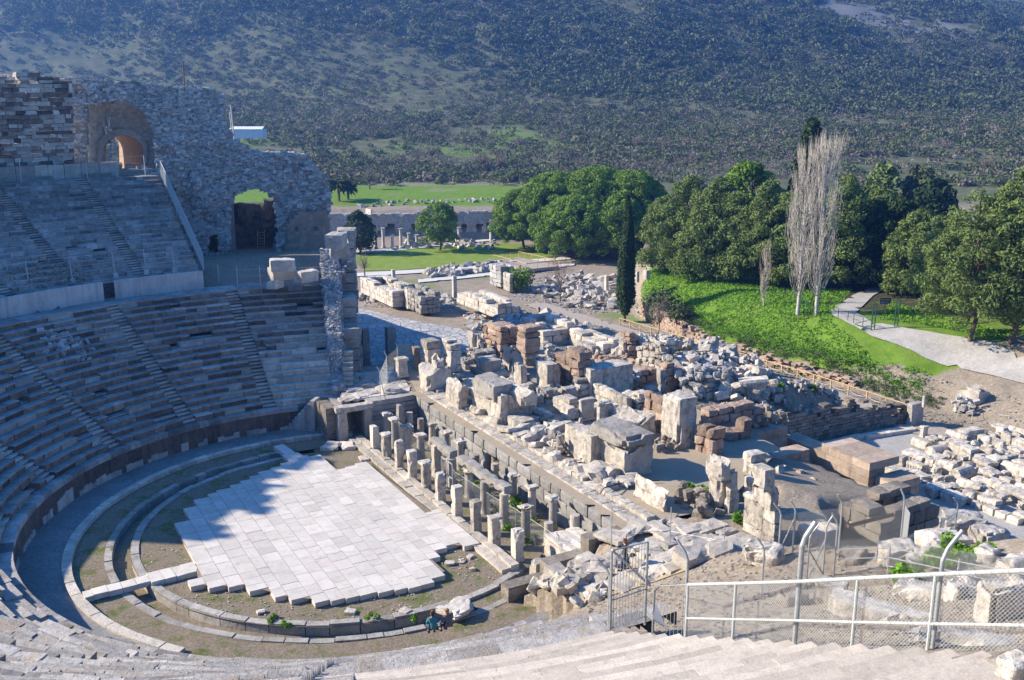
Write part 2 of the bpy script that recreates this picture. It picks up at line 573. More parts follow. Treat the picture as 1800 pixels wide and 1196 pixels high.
def ground():
    nr, na = 430, 640
    R = 4 * (1500 / 4) ** (np.linspace(0, 1, nr))
    A = np.radians(np.concatenate([np.linspace(-150, -36, 120), np.linspace(-35.6, 36, 430), np.linspace(36.6, 100, 90)]))
    RR, AA = np.meshgrid(R, A, indexing='ij')
    X = RR * np.sin(AA); Y = RR * np.cos(AA)
    Z = G(X, Y)
    fine = sstep(RR, 20, 60) * .05
    Z = Z + fine * fbm2(X, Y, 1.7, 77, 2)
    V = np.stack([X, Y, Z], -1).reshape(-1, 3)
    n = len(A)
    i, j = np.meshgrid(np.arange(nr - 1), np.arange(n - 1), indexing='ij')
    q = (i * n + j).ravel()
    Fa = np.stack([q, q + n, q + n + 1, q + 1], 1)
    qx, qy = X - CEN[0], Y - CEN[1]
    a = qx * AXN[0] + qy * AXN[1]; b = qx * AXT[0] + qy * AXT[1]
    r = np.hypot(qx, qy)
    bankd = a - np.interp(b, BANK_B, BANK_A)
    inb = sstep(X - .1235 * Y, 0, 3)
    nz = fbm2(X, Y, 9, 51, 4)
    grass = np.zeros_like(X)
    grass = np.maximum(grass, sstep(bankd + nz * 1.6 - np.interp(b, [8, 14], [2.2, 0]), .6, 2.0) * inb * (Y < 140) * sstep(b + nz * 3, 2.5, 7))
    grass = np.maximum(grass, .55 * sstep(nz + .2, 0, .6) * sstep(bankd, 8, 11) * inb * (Y < 140) * (b < 8))
    grass = np.maximum(grass, sstep(Y, 206, 210) * (1 - sstep(Y, 236, 252)) * (.75 + .6 * nz) * (1 - sstep(X, 5, 30)))
    grass = np.maximum(grass, .5 * sstep(nz, -.15, .4) * (Y > 120) * (Y < 200) * (bankd < 0))
    grass = np.maximum(grass, .5 * sstep(fbm2(X, Y, 30, 61, 3), .0, .5) * sstep(Y, 260, 300) * (1 - sstep(Y, 430, 560)))
    grass = np.maximum(grass, .35 * sstep(nz, .15, .5) * (r < 60) * (Y < 90))
    scrub = np.maximum(sstep(Y, 238, 258), sstep(Y, 206, 215) * sstep(X, 5, 30))
    rock = sstep(fbm2(X, Y, 55, 71, 4) + .35 * fbm2(X, Y, 9, 72, 3), .22, .45) * sstep(Y, 560, 660) * sstep(X / np.maximum(Y, 1), -.12, .05)
    shade = inb * sstep(bankd, 10, 16) * (Y < 200) * sstep(b - .35 * (a - 60), 8, 14)          # needle litter under the pines; its dark colour also paints their shade
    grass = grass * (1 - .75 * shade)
    mb = MB()
    mb.add(V, Fa)
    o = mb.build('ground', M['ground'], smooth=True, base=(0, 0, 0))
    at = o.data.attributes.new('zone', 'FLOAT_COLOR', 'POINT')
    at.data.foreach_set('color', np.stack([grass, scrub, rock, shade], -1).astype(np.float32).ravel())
    tag(o, kind='structure')
    return o


def groundmat():
    m = bpy.data.materials.new('winter_ground')
    k = NT(m)
    P = pos(k)
    at = k.n('ShaderNodeAttribute'); at.attribute_name = 'zone'
    sep = k.n('ShaderNodeSeparateColor')
    k.L(at.outputs['Color'], sep.inputs[0])
    n1 = k.noise(P, .9, 6, .7)
    n2 = k.noise(P, .16, 4)
    n3 = k.noise(P, 4.5, 5, .75)
    dirt = k.mix(k.thr(n1, .35, .65), (.255, .205, .15), (.36, .305, .235))
    dirt = k.mix(k.thr(n3, .52, .66), dirt, (.47, .435, .38))
    grass = k.mix(k.thr(n1, .3, .68), (.10, .195, .02), (.185, .30, .04))
    grass = k.mix(k.thr(n2, .5, .7, 0, .45), grass, (.19, .21, .06))
    scr = k.mix(k.thr(n2, .4, .62), (.10, .12, .06), (.165, .17, .10))
    scr = k.mix(k.thr(n1, .5, .7, 0, .6), scr, (.095, .10, .05))
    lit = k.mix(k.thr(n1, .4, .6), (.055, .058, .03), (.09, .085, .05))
    rock = k.mix(k.thr(n3, .35, .65), (.27, .27, .265), (.15, .155, .13))
    c = k.mix(sep.outputs[1], dirt, scr)
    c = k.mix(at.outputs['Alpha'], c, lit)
    c = k.mix(k.thr(k.math('ADD', sep.outputs[0], k.thr(n1, .3, .7, -.22, .22)), .3, .6), c, grass)
    c = k.mix(k.thr(k.math('ADD', sep.outputs[2], k.thr(n3, .3, .7, -.3, .3)), .35, .7), c, rock)
    k.out(c, .95, k.math('ADD', n3, n1), .12, .8, spec=.1)
    return m


M['ground'] = groundmat()
GROUND = ground()


def pavemat(name, c1, c2, joint, scale, bump=.02, jw=.06):
    """irregular slab paving"""
    m = bpy.data.materials.new(name)
    k = NT(m)
    P = pos(k)
    v1 = k.n('ShaderNodeTexVoronoi', feature='DISTANCE_TO_EDGE', voronoi_dimensions='2D'); v1.inputs['Scale'].default_value = scale
    v2 = k.n('ShaderNodeTexVoronoi', voronoi_dimensions='2D'); v2.inputs['Scale'].default_value = scale
    mp = k.n('ShaderNodeMapping'); mp.inputs['Rotation'].default_value = (0, 0, rad(-29)); mp.inputs['Scale'].default_value = (1, .62, 1)
    k.L(P, mp.inputs['Vector'])
    for v in (v1, v2): k.L(mp.outputs[0], v.inputs['Vector'])
    sp = k.n('ShaderNodeSeparateColor'); k.L(v2.outputs['Color'], sp.inputs[0])
    c = k.mix(sp.outputs[0], c1, c2)
    c = k.gain(c, k.thr(k.noise(P, 3, 5, .7), .3, .7, .82, 1.18))
    e = k.thr(v1.outputs['Distance'], jw * .35, jw, 0, 1)
    c = k.mix(e, joint, c)
    dust = k.thr(k.noise(P, .55, 6, .7), .46, .62, 0, .75)
    c = k.mix(dust, c, k.mix(k.noise(P, 6, 3), joint, c1))
    k.out(c, .85, k.math('ADD', e, k.math('MULTIPLY', k.noise(P, 2.5, 4), .6)), bump, .8)
    return m


def gravelmat(name, c1, c2, sc=9.0, bump=.02, var=.3):
    m = bpy.data.materials.new(name)
    k = NT(m)
    P = pos(k)
    a = k.noise(P, .5, 5, .7); b = k.noise(P, sc, 4, .75)
    c = k.mix(k.thr(a, .35, .65), c1, c2)
    c = k.gain(c, k.thr(b, .3, .7, 1 - var, 1 + var))
    k.out(c, .95, b, bump, .7, spec=.12)
    return m


M['street'] = pavemat('marble_street_slabs', (.42, .42, .43), (.54, .53, .52), (.12, .115, .11), 1.0, .05)
M['stagepave'] = pavemat('worn_marble_slabs', (.58, .54, .49), (.66, .61, .555), (.36, .31, .245), 1.05, .03, .035)
M['gravel'] = gravelmat('grey_gravel', (.36, .345, .325), (.42, .405, .385))
M['concretepath'] = gravelmat('pale_path', (.66, .64, .60), (.58, .56, .52), 6, .005, .1)
M['roadgravel'] = gravelmat('pale_road_gravel', (.46, .445, .42), (.35, .335, .31), 4, .02, .28)
M['dirt'] = gravelmat('trodden_earth', (.235, .19, .14), (.31, .255, .195), 7, .03, .35)
M['sanddirt'] = gravelmat('sandy_floor', (.40, .335, .25), (.34, .285, .215), 6, .01, .15)
M['euripos'] = gravelmat('worn_grey_paving', (.28, .275, .265), (.21, .205, .20), 5, .02, .3)


def grassdirt(name, thr=.5):
    m = bpy.data.materials.new(name)
    k = NT(m)
    P = pos(k)
    n1 = k.noise(P, .75, 6, .7); n3 = k.noise(P, 7, 5, .75)
    dirt = k.mix(k.thr(n3, .35, .65), (.17, .135, .095), (.30, .25, .185))
    dirt = k.mix(k.thr(k.noise(P, 13, 3), .62, .7), dirt, (.48, .45, .40))
    gr = k.mix(k.thr(n3, .3, .7), (.06, .10, .012), (.13, .165, .03))
    c = k.mix(k.thr(n1, thr, thr + .14, 0, .85), dirt, gr)
    k.out(c, .95, n3, .05, .8, spec=.1)
    return m


M['orchdirt'] = grassdirt('grassy_earth', .5)
M['lawn'] = gravelmat('mown_lawn', (.15, .255, .022), (.25, .295, .07), 2.5, .02, .2)


def drape(name, poly, step, mat, dz=.08, kind='structure', zf=None):
    """sheet laid over the terrain inside a plan polygon"""
    poly = [tuple(np.asarray(p)[:2]) for p in poly]
    P = np.array(poly)
    x0, y0 = P.min(0) - step; x1, y1 = P.max(0) + step
    nx = int((x1 - x0) / step) + 2; ny = int((y1 - y0) / step) + 2
    gx = x0 + np.arange(nx) * step; gy = y0 + np.arange(ny) * step
    X, Y = np.meshgrid(gx, gy, indexing='ij')
    # pull grid vertices near the outline onto it so that the edge stays clean
    XY = np.stack([X.ravel(), Y.ravel()], 1)
    best = np.full(len(XY), 1e9); tgt = XY.copy()
    for i in range(len(P)):
        p, q = P[i], P[(i + 1) % len(P)]
        d = q - p
        t = np.clip(((XY - p) @ d) / (d @ d + 1e-9), 0, 1)
        c = p + t[:, None] * d
        dd = np.hypot(*(XY - c).T)
        k = dd < best
        best[k] = dd[k]; tgt[k] = c[k]
    snap = best < step * .62
    XY[snap] = tgt[snap]
    Z = (G(XY[:, 0], XY[:, 1]) if zf is None else zf(XY[:, 0], XY[:, 1])) + dz
    ins = (inpoly(X.ravel(), Y.ravel(), poly) | snap)
    i, j = np.meshgrid(np.arange(nx - 1), np.arange(ny - 1), indexing='ij')
    q = (i * ny + j).ravel()
    Fa = np.stack([q, q + ny, q + ny + 1, q + 1], 1)
    cx = XY[Fa].mean(1)
    ok = ins[Fa].all(1) & inpoly(cx[:, 0], cx[:, 1], poly)
    mb = MB()
    mb.add(np.c_[XY, Z], Fa[ok])
    o = mb.build(name, mat, smooth=True)
    return tag(o, kind=kind)


def pxpoly(L):
    return [ON(u, v)[:2] for u, v in L]


def pzpoly(L, z):
    return [PX(u, v, z)[:2] for u, v in L]


drape('marble_street', pzpoly([(560, 640), (575, 560), (630, 532), (655, 538), (720, 556), (790, 570), (850, 582), (905, 604), (880, 640), (800, 680), (700, 690)], -2.4), .9, M['street'], .06, zf=lambda x, y: np.interp(y, PROF_Y, PROF_Z))
drape('plaza', [TF(35.6, 0), TF(48.5, -.2), TF(50.5, -3), TF(51, -14), TF(46, -30), TF(37, -30), TF(33.8, -14)], 1.0, M['gravel'], .06, zf=lambda x, y: np.full(x.shape, -2.0))
drape('lawn', pzpoly([(640, 476), (700, 475), (985, 452), (925, 430), (880, 426), (680, 440), (628, 450)], -3.9), 1.6, M['lawn'], .08)
for L in ([(600, 488), (760, 478), (900, 464), (1005, 455), (1000, 451), (880, 459), (760, 472), (600, 481)],
          [(735, 499), (800, 492), (900, 480), (1010, 466), (1010, 461), (900, 474), (800, 486), (735, 492)],
          [(610, 447), (700, 440), (800, 429), (870, 422), (870, 419), (800, 425), (700, 436), (610, 442)]):
    drape('footpath', pzpoly(L, -3.8), .8, M['concretepath'], .16)
drape('road', pxpoly([(1462, 556), (1530, 592), (1620, 628), (1700, 652), (1799, 676), (1830, 684), (1840, 640), (1799, 628), (1740, 602), (1660, 590), (1600, 580), (1530, 567), (1505, 551), (1535, 521), (1565, 505), (1540, 503), (1500, 520), (1460, 545)]), .9, M['roadgravel'], .12)
BW0, BW1 = 47.3, 50.6
drape('boardwalk', [TF(BW0, b) for b in np.linspace(-7, 62, 24)] + [TF(BW1, b) for b in np.linspace(62, -7, 24)], .8, M['board'], .14, zf=lambda x, y: np.interp(y, PROF_Y, PROF_Z))
drape('scene_floor', [TF(11.2, 15.5), TF(11.2, -13), TF(17, -13.6), TF(27, -8), TF(27.5, 2), TF(24, 20), TF(13, 22)], .8, M['sanddirt'], .05, zf=lambda x, y: np.full(x.shape, 2.3))
drape('stage_pavement', [TF(10.6, 15.2), TF(10.6, -13.6), TF(14.4, -13.6), TF(14.4, 15.2)], .7, M['sanddirt'], .09, zf=lambda x, y: np.full(x.shape, 2.3))
drape('terrace_pavement', [TF(5.3, 15.55), TF(10.9, 15.55), TF(12.5, 22.4), TF(8.4, 24.6), TF(6.6, 20.4)], .7, M['stagepave'], .08, zf=lambda x, y: np.full(x.shape, 2.30))
drape('ramp_pavement', [TF(6.2, -12.8), TF(12.8, -13.5), TF(15.6, -16), TF(14, -20.5), TF(9, -20.8), TF(4.8, -17.2)], .6, M['sanddirt'], .05, zf=lambda x, y: G(x, y))
# ------------------------------------------------------------------ seating
def wedge(mb, r0, r1, a0, a1, zb, zt, rng, jz=.02, jr=.02, mats=(0, 1), tn=.5, lean=.05):
    """one curved seat block between two radii and two bearings"""
    z4 = zt + rng.uniform(-jz, jz, 4)
    q = [POL(r0 + lean + rng.uniform(-jr, jr), a0, zb), POL(r0 + lean + rng.uniform(-jr, jr), a1, zb), POL(r1, a1, zb), POL(r1, a0, zb),
         POL(r0 + rng.uniform(-jr, jr), a0, z4[0]), POL(r0 + rng.uniform(-jr, jr), a1, z4[1]), POL(r1, a1, z4[2]), POL(r1, a0, z4[3])]
    t2 = float(np.clip(tn + rng.normal(0, .2), 0, 1))
    zl = min(.085, (zt - zb) * .3)                       # the seat lip stands proud of the face below it
    lip = [POL(r0 + .005, a0, z4[0] - zl), POL(r0 + .005, a1, z4[1] - zl), POL(r0 + lean + .03, a0, z4[0] - zl - .03), POL(r0 + lean + .03, a1, z4[1] - zl - .03)]
    q = q + lip
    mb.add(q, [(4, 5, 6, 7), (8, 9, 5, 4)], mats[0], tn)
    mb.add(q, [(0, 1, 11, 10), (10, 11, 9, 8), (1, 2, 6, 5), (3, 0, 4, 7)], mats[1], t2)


def seat_rows(labels, stair_labels, r0, z0, nrow, run, rise, az0, az1, aisles, seed, style, blk=1.1, aw=1.0, group=None, extra=None, rsc=lambda a: 1.0):
    """one thing per wedge (its rows are parts) and one per radial stair.
    style(az,row) -> (mats, jz, jr, missing probability, tone centre, material list)"""
    rng = np.random.default_rng(seed)
    ais = [c for c in aisles if az0 < c < az1]
    lim = [az0] + ais + [az1]
    for wi in range(len(lim) - 1):
        mid = (lim[wi] + lim[wi + 1]) / 2
        root = thing('seating_wedge', labels[wi], 'seating', POL(r0 + nrow * run / 2, mid, z0), group)
        for k in range(nrow + (extra(mid) if extra else 0)):
            ra, rb = r0 + k * run, r0 + (k + 1) * run + .12
            zb, zt = z0 + k * rise * rsc(mid), z0 + (k + 1) * rise * rsc(mid)
            mb = MB()
            hw = math.degrees(aw / 2 / ra)
            a = lim[wi] + (hw if wi > 0 else 0)
            e = lim[wi + 1] - (hw if wi < len(lim) - 2 else 0)
            while a < e - 1e-6:
                st = style(a, k)
                w = math.degrees(blk * rng.uniform(.55, 1.6) / ra)
                b = min(a + w, e)
                if e - b < .3 * w: b = e
                tn = float(np.clip(st[4] + rng.normal(0, .09 if a < 205 else .17) + (.3 if rng.random() < .06 else 0), 0, 1))
                drop = 0
                gapd = 1.5 if st[3] > .1 else .45
                if rng.random() < st[3]: drop = rng.uniform(.08, .9) * rise
                wedge(mb, ra + (rng.uniform(.0, .3) if drop else 0), rb, a + gapd / ra, b - gapd / ra, zb - .12, zt - drop, rng, st[1], st[2], st[0], tn)
                if st[1] == .012: wedge(mb, ra + .44 + rng.uniform(-.03, .03), rb, a + .6 / ra, b - .6 / ra, zt - .1, zt + .022, rng, .006, .03, (2, 2), float(np.clip(rng.normal(.55, .15), 0, 1)))
                a = b
            mb.build('seat_row', st[5], root)
    for ci, c in enumerate(ais):
        mb = MB()
        for k in range((nrow + (extra(c) if extra else 0)) * 2):
            ra = r0 + k * run / 2 + .1
            hw = math.degrees(aw / 2 / ra) * 1.02
            zt = z0 + (k + 1) * rise * rsc(c + 1) / 2 - .03
            st = style(c, k // 2)
            wedge(mb, ra, ra + run / 2 + .2, c - hw, c + hw, zt - rise * .7, zt, rng, .015, .02, (2, 1), float(np.clip(rng.normal(.72, .25), 0, 1)))
        o = mb.build('stairway', st[5])
        tag(o, stair_labels[ci], 'stairs', group.replace('wedges', 'stairs') if group else None)


LOW_AISLES = [117.5, 136.4, 155.4, 174.3, 193.5, 213, 235, 257, 279]
R_POD, R_KERB, R_IN = 18.0, 15.33, 12.3
LR0, LZ0, LN, LRUN, LRISE = 18.6, 1.75, 18, .63, .397


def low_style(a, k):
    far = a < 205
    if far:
        bright = a < 116.8 - max(0, k - 5) * 2.2 and (k < 11)  # paler restored rows, their sunlit look also put into the colour
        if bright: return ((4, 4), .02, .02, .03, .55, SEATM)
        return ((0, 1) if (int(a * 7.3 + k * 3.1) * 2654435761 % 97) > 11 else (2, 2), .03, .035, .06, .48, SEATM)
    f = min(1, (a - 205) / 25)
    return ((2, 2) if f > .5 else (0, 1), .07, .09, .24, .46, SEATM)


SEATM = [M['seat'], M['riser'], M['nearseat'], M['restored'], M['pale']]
ORD = ['first', 'second', 'third', 'fourth', 'fifth', 'sixth', 'seventh', 'eighth', 'ninth', 'tenth', 'eleventh']
LOWL = ['brighter partly sunlit wedge of lower stone seats ending at the ragged end wall'] + [
    '%s wedge of worn lower stone seats counted leftwards from the ragged end wall' % ORD[i] for i in range(1, 7)] + [
    'sunlit wedge of broken lower seats at the bottom left corner', 'sunlit wedge of broken seat slabs below the seated couple and left of them', 'last sunlit wedge of broken lower seats below the steel gate']
LOWS = ['radial stone stair of the lower tier nearest the parodos doorway'] + ['%s radial stone stair of the lower tier counted leftwards from the parodos doorway' % ORD[i] for i in range(1, 7)] + [
    'sunlit radial stair with blocky step ends at the bottom left', 'sunlit radial stair with blocky step ends at the bottom centre']
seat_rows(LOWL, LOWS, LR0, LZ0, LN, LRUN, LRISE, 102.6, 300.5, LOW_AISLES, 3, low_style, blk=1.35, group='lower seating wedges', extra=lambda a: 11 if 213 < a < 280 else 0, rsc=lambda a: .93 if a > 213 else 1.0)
low = thing('podium', 'stained curved podium wall round the orchestra carrying the lower tier of seats', 'wall', POL(18, 209, 0))
# broad walk on top of the podium and the walk behind the last row
def ring(mb, r0, r1, z0, z1, az0, az1, step, rng, mat=0, jz=.01, tl=.2, gap=.01, lean=0):
    a = az0
    while a < az1 - 1e-6:
        w = math.degrees(step * rng.uniform(.6, 1.5) / r0)
        b = min(a + w, az1)
        n = max(1, int((b - a) / 2.0))
        t = float(np.clip(rng.normal(.5, tl), 0, 1))
        dz = rng.uniform(-jz, jz)
        for s in range(n):
            c0 = a + (b - a) * s / n + (gap if s == 0 else 0); c1 = a + (b - a) * (s + 1) / n - (gap if s == n - 1 else 0)
            q = [POL(r0 + lean, c0, z0), POL(r0 + lean, c1, z0), POL(r1, c1, z0), POL(r1, c0, z0), POL(r0, c0, z1 + dz), POL(r0, c1, z1 + dz), POL(r1, c1, z1 + dz), POL(r1, c0, z1 + dz)]
            Fa = [(4, 5, 6, 7), (0, 1, 5, 4), (2, 3, 7, 6)]
            if s == 0: Fa.append((3, 0, 4, 7))
            if s == n - 1: Fa.append((1, 2, 6, 5))
            mb.add(q, Fa, mat, t)
        a = b


rng = np.random.default_rng(8)
mb = MB(); ring(mb, R_POD, LR0 + .2, 1.4, 1.75, 102.6, 305, 1.2, rng, 0, .02)
mb.build('podium_walk', M['seat'], low)
mb = MB(); ring(mb, R_POD + .06, R_POD + .5, -.3, 1.4, 104, 305, 1.7, rng, 0, .0, .13, .004, lean=.03)
pod = mb.build('podium_wall', M['podium'], low)
for a, w, h in [(214, 3.5, .75), (206, 1.6, .7), (201, 5, .5), (190, 7, .42), (180, 3, .6), (173, 4.5, .95), (166, 5, .5), (159, 6, .55), (152, 4, .5), (146, 5, .45), (139, 1.7, .75), (134.5, 2.2, .6), (128, 5, .45), (121, 4, .55), (113, 3.5, .35)]:
    c = a - w / 2
    mb = MB()
    while c < a + w / 2:
        ww = rng.uniform(.9, 1.9); hh = h * rng.uniform(.55, 1.15)
        q0, q1 = [], []
        for (cc, zz) in ((c, -.05), (c + ww - .06, -.05), (c + ww - .06, hh * rng.uniform(.8, 1)), (c, hh)):
            q0.append(POL(R_POD + .0, cc, zz)); q1.append(POL(R_POD + .09, cc, zz))
        mb.add(q0 + q1, [(0, 1, 2, 3), (3, 2, 6, 7), (1, 5, 6, 2), (0, 3, 7, 4)], 0, rng.uniform(.3, .75))
        c += ww
    mb.build('marble_revetment', M['pale'], pod)
ZD = LZ0 + LN * LRISE                      # level of the walk behind the lower tier
RD = LR0 + LN * LRUN
mb = MB(); ring(mb, RD - .02, 31.9, ZD - .6, ZD + .0, 102.6, 212, 1.6, rng, 0, .02)
mb.build('upper_walk', M['seat'], low)
mb = MB(); ring(mb, RD - .02, 31.9, ZD - 1.2, ZD - .12, 279.2, 294.6, 1.6, rng, 0, .02)
mb.build('lower_walk', M['nearseat'], low)

# concrete parapet above the walk: two lengths with a low iron door between
def parapet(name, az0, az1, label):
    mb = MB()
    ring(mb, 31.45, 31.8, ZD - .1, ZD + 1.5, az0, az1, 6.0, np.random.default_rng(4), 0, .0, .05, .0)
    o = mb.build(name, M['concrete'])
    return tag(o, label, 'wall')


azd = toTF(PX(147, 512, ZD))
azd = math.degrees(math.atan2(azd[1], azd[0])) + 29
parapet('parapet_wall', 120.9, azd - .9, 'pale concrete parapet wall between the seating tiers, from the iron door to the ruined wall')
parapet('parapet_wall', azd + .9, 214, 'pale concrete parapet wall between the seating tiers, running left from the iron door')
mb = MB()
p0, p1 = POL(31.5, azd - .85, ZD), POL(31.5, azd + .85, ZD)
d = (p1 - p0) / np.linalg.norm(p1 - p0)
dr = thing('iron_door', 'small grey iron door set in the concrete parapet wall', 'door', p0)
for q in ((p0, p0 + [0, 0, 1.45]), (p1, p1 + [0, 0, 1.45]), (p0 + [0, 0, 1.45], p1 + [0, 0, 1.45]), (p0 + [0, 0, .08], p1 + [0, 0, .08])):
    mb.tube(q, .04, 5)
mb.build('door_frame', M['galv'], dr)
mb = MB()
for k in range(9):
    z = .15 + k * .145
    mb.tube((p0 + d * .05 + [0, 0, z], p1 - d * .05 + [0, 0, z]), .05, 4)
mb.build('door_panel', M['darkmetal'], dr)

# ---------------------------------------------------------------- second tier
UP_AISLES = [129.3, 138.6, 148, 157.3, 166.7]
UR0, UZ0, UN, URUN, URISE = 32.3, ZD + 1.15, 22, .655, .33


def up_style(a, k):
    if k > 13: return ((0, 0), .01, .012, .01, .42, SEATM)
    return ((0, 0) if (k % 3) else (0, 2), .03, .03, .05, .62, SEATM)


UPL = ['wedge of second tier seats beside the arched ruin, nearest the rubble wall'] + ['%s wedge of second tier seats counted leftwards from the arched ruin' % ORD[i] for i in range(1, 6)]
UPS = ['%s radial stair of the second tier counted leftwards from the arched ruin' % ORD[i] for i in range(5)]
seat_rows(UPL, UPS, UR0, UZ0, UN, URUN, URISE, 120.9, 178, UP_AISLES, 5, up_style, blk=.95, group='second tier wedges')
up = thing('tier_edging', 'stone walks below and above the second tier of seats', 'walkway', POL(38, 135, ZD))
mb = MB(); ring(mb, 31.8, UR0 + .1, ZD, UZ0 + .1, 120.9, 178, 1.6, rng, 0, .02)
mb.build('lower_step', M['seat'], up)
# eroded core where seats are lost
def rubble_patch(parent, name, az, r, w, dep, mat, seed, n=70):
    rg = np.random.default_rng(seed)
    mb = MB()
    for i in range(n):
        a = az + rg.normal(0, w); rr = r + rg.normal(0, dep)
        z = np.interp(rr, [LR0, RD, 31.9, UR0, 47], [LZ0, ZD, ZD, UZ0, UZ0 + UN * URISE])
        s = rg.uniform(.15, .5, 3)
        rough(mb, POL(rr, a, z - .05), s, rg.uniform(0, 6), 0, rg.uniform(.2, .9), .2, .06, .06, 3, i, (rg.uniform(-.4, .4), rg.uniform(-.4, .4)), maxn=2)
    mb.build(name, mat, parent)['kind'] = 'stuff'


rubble_patch(low, 'rubble_patch', 147, 27.2, 1.5, .8, M['rubble'], 12, 90)
rubble_patch(up, 'rubble_patch', 141, 34.2, 2.6, 1.0, M['dirtstone'], 13, 110)
ZU = UZ0 + UN * URISE
RU = UR0 + UN * URUN
mb = MB(); ring(mb, RU - .02, 48.3, ZU - .5, ZU, 119, 178, 1.5, rng, 0, .02)
mb.build('top_walk', M['seat'], up)
mb = MB(); ring(mb, 48.2, 48.6, ZU - .1, ZU + 1.25, 124.5, 178, 1.2, rng, 0, .03, .28, .03)
o = mb.build('panel_wall', M['pale']); tag(o, 'low wall of upright marble panels above the second seating tier', 'wall')

# coursed block wall leaning back above the panels
def coursed(mb, pts, z0, z1, batter, course, blk, rng, mats, depth=.6, ragged=.5, gap=.02, tl=.25, pm=None, jit=.02, topf=None):
    """courses of separate blocks along a plan polyline; batter moves each course back (to the left of travel)"""
    P = [np.asarray(p, float)[:2] for p in pts]
    seg = [np.linalg.norm(P[i + 1] - P[i]) for i in range(len(P) - 1)]
    tot = sum(seg)
    def at(s):
        for i, L in enumerate(seg):
            if s <= L or i == len(seg) - 1:
                d = (P[i + 1] - P[i]) / L
                return P[i] + d * s, d
            s -= L
    z = z0
    k = 0
    while z < z1 - .05:
        h = course * rng.uniform(.8, 1.2)
        s = -rng.uniform(0, blk * .5)
        while s < tot:
            w = blk * rng.uniform(.5, 1.5)
            a, e = max(0, s), min(tot, s + w)
            s += w
            if e - a < .12: continue
            c, d = at((a + e) / 2)
            lim = z1 if topf is None else z0 + (z1 - z0) * topf((a + e) / 2 / tot)
            if z + h > lim + rng.uniform(-ragged, ragged) * course * 2: continue
            nrm = np.array([-d[1], d[0]])
            dd = depth * rng.uniform(.85, 1.1)
            cen = c + nrm * (batter * (z - z0) + dd / 2 + rng.uniform(-.03, .05))
            mi = 0 if pm is None else int(rng.choice(len(pm), p=pm))
            mb.box((cen[0], cen[1], z + rng.uniform(-.01, .01)), (e - a - gap, dd, h - gap), math.atan2(d[1], d[0]), mi, float(np.clip(rng.normal(.5, tl), 0, 1)), jit, rng)
        z += h
        k += 1


mb = MB()
coursed(mb, [POL(50.2, 178), POL(50.2, 160), POL(50.2, 150), POL(50.2, 141), POL(50.2, 133.2), POL(50.2, 128.6)][::1], ZU + .0, 26.5, -.22, .36, .95, np.random.default_rng(21), None, .9, 1.2, .03, .22, [.5, .5], .05, topf=lambda s: .86 if s < .52 else 1.0)
V = mb.V()
o = mb.build('block_wall', [M['riser'], M['pale']])
tag(o, 'stepped wall of dark and white stone blocks at the upper left, left of the arched ruin', 'wall')
for k, (u, v, w) in enumerate([(8, 128, 1.6), (22, 130, .9), (58, 134, 2.6), (36, 124, .5)]):
    mb = MB()
    p = POL(52.2, 146 - k * 3.2, 27.9)
    p = PY(u, v + 8, 99)
    rough(mb, p - [0, 0, .6], (w, .8, .9), .6, 0, .7, .3, .08, .05, 2, k)
    tag(mb.build('loose_block', M['pale']), ['squarish pale block at the left end on top of the dark and white block wall', 'short pale stone second from the left on top of the block wall', 'long pale block at the right end on top of the block wall', 'small upright stone standing on top of the block wall'][k], 'stone')

# ---------------------------------------------------------------- orchestra floors
def disc(name, r0, r1, z, az0, az1, mat, kind='structure'):
    mb = MB()
    n = 160
    a = np.linspace(az0, az1, n)
    rr = np.linspace(r0, r1, 14)
    V = np.array([POL(r, c, z) for r in rr for c in a])
    V[:, 2] += .05 * fbm2(V[:, 0], V[:, 1], 1.5, 4, 3)
    i, j = np.meshgrid(np.arange(len(rr) - 1), np.arange(n - 1), indexing='ij')
    q = (i * n + j).ravel()
    mb.add(V, np.stack([q, q + n, q + n + 1, q + 1], 1))
    return tag(mb.build(name, mat, smooth=True), kind=kind)


def clip_a(o):
    """cut the floor off behind the stage front"""
    me = o.data
    import bmesh
    bm = bmesh.new(); bm.from_mesh(me)
    ox, oy = o.location[0], o.location[1]
    dele = [f for f in bm.faces if toTF((f.calc_center_median()[0] + ox, f.calc_center_median()[1] + oy))[0] > 11.2]
    bmesh.ops.delete(bm, geom=dele, context='FACES')
    bm.to_mesh(me); bm.free()


clip_a(disc('orchestra_ground', .05, R_IN + .05, .0, 0, 360, M['orchdirt']))
clip_a(disc('orchestra_ground', 13.3, R_KERB + .2, -.08, 80, 330, M['orchdirt']))
clip_a(disc('hyposcaenium_ground', 5, 24, -.13, -52, 110, M['orchdirt']))
disc('euripos_walk', R_KERB + .3, R_POD + .3, .03, 100, 317, M['euripos'])
disc('drain_floor', 12.2, 13.5, -.5, 92, 330, M['orchdirt'])
rng = np.random.default_rng(17)
mb = MB(); ring(mb, R_KERB, R_KERB + .5, -.3, .17, 98, 250, 1.3, rng, 0, .03, .15, .08)
tag(mb.build('kerb', M['pale']), kind='structure')
mb = MB(); ring(mb, R_IN - .42, R_IN + .0, -.8, .07, 117, 328, 1.5, rng, 0, .05, .15, .1)
tag(mb.build('drain_kerb', M['grey']), kind='structure')
mb = MB(); ring(mb, 13.3, 13.7, -.8, -.03, 117, 317, 1.2, rng, 0, .05, .2, .12)
tag(mb.build('drain_kerb', M['grey']), kind='structure')

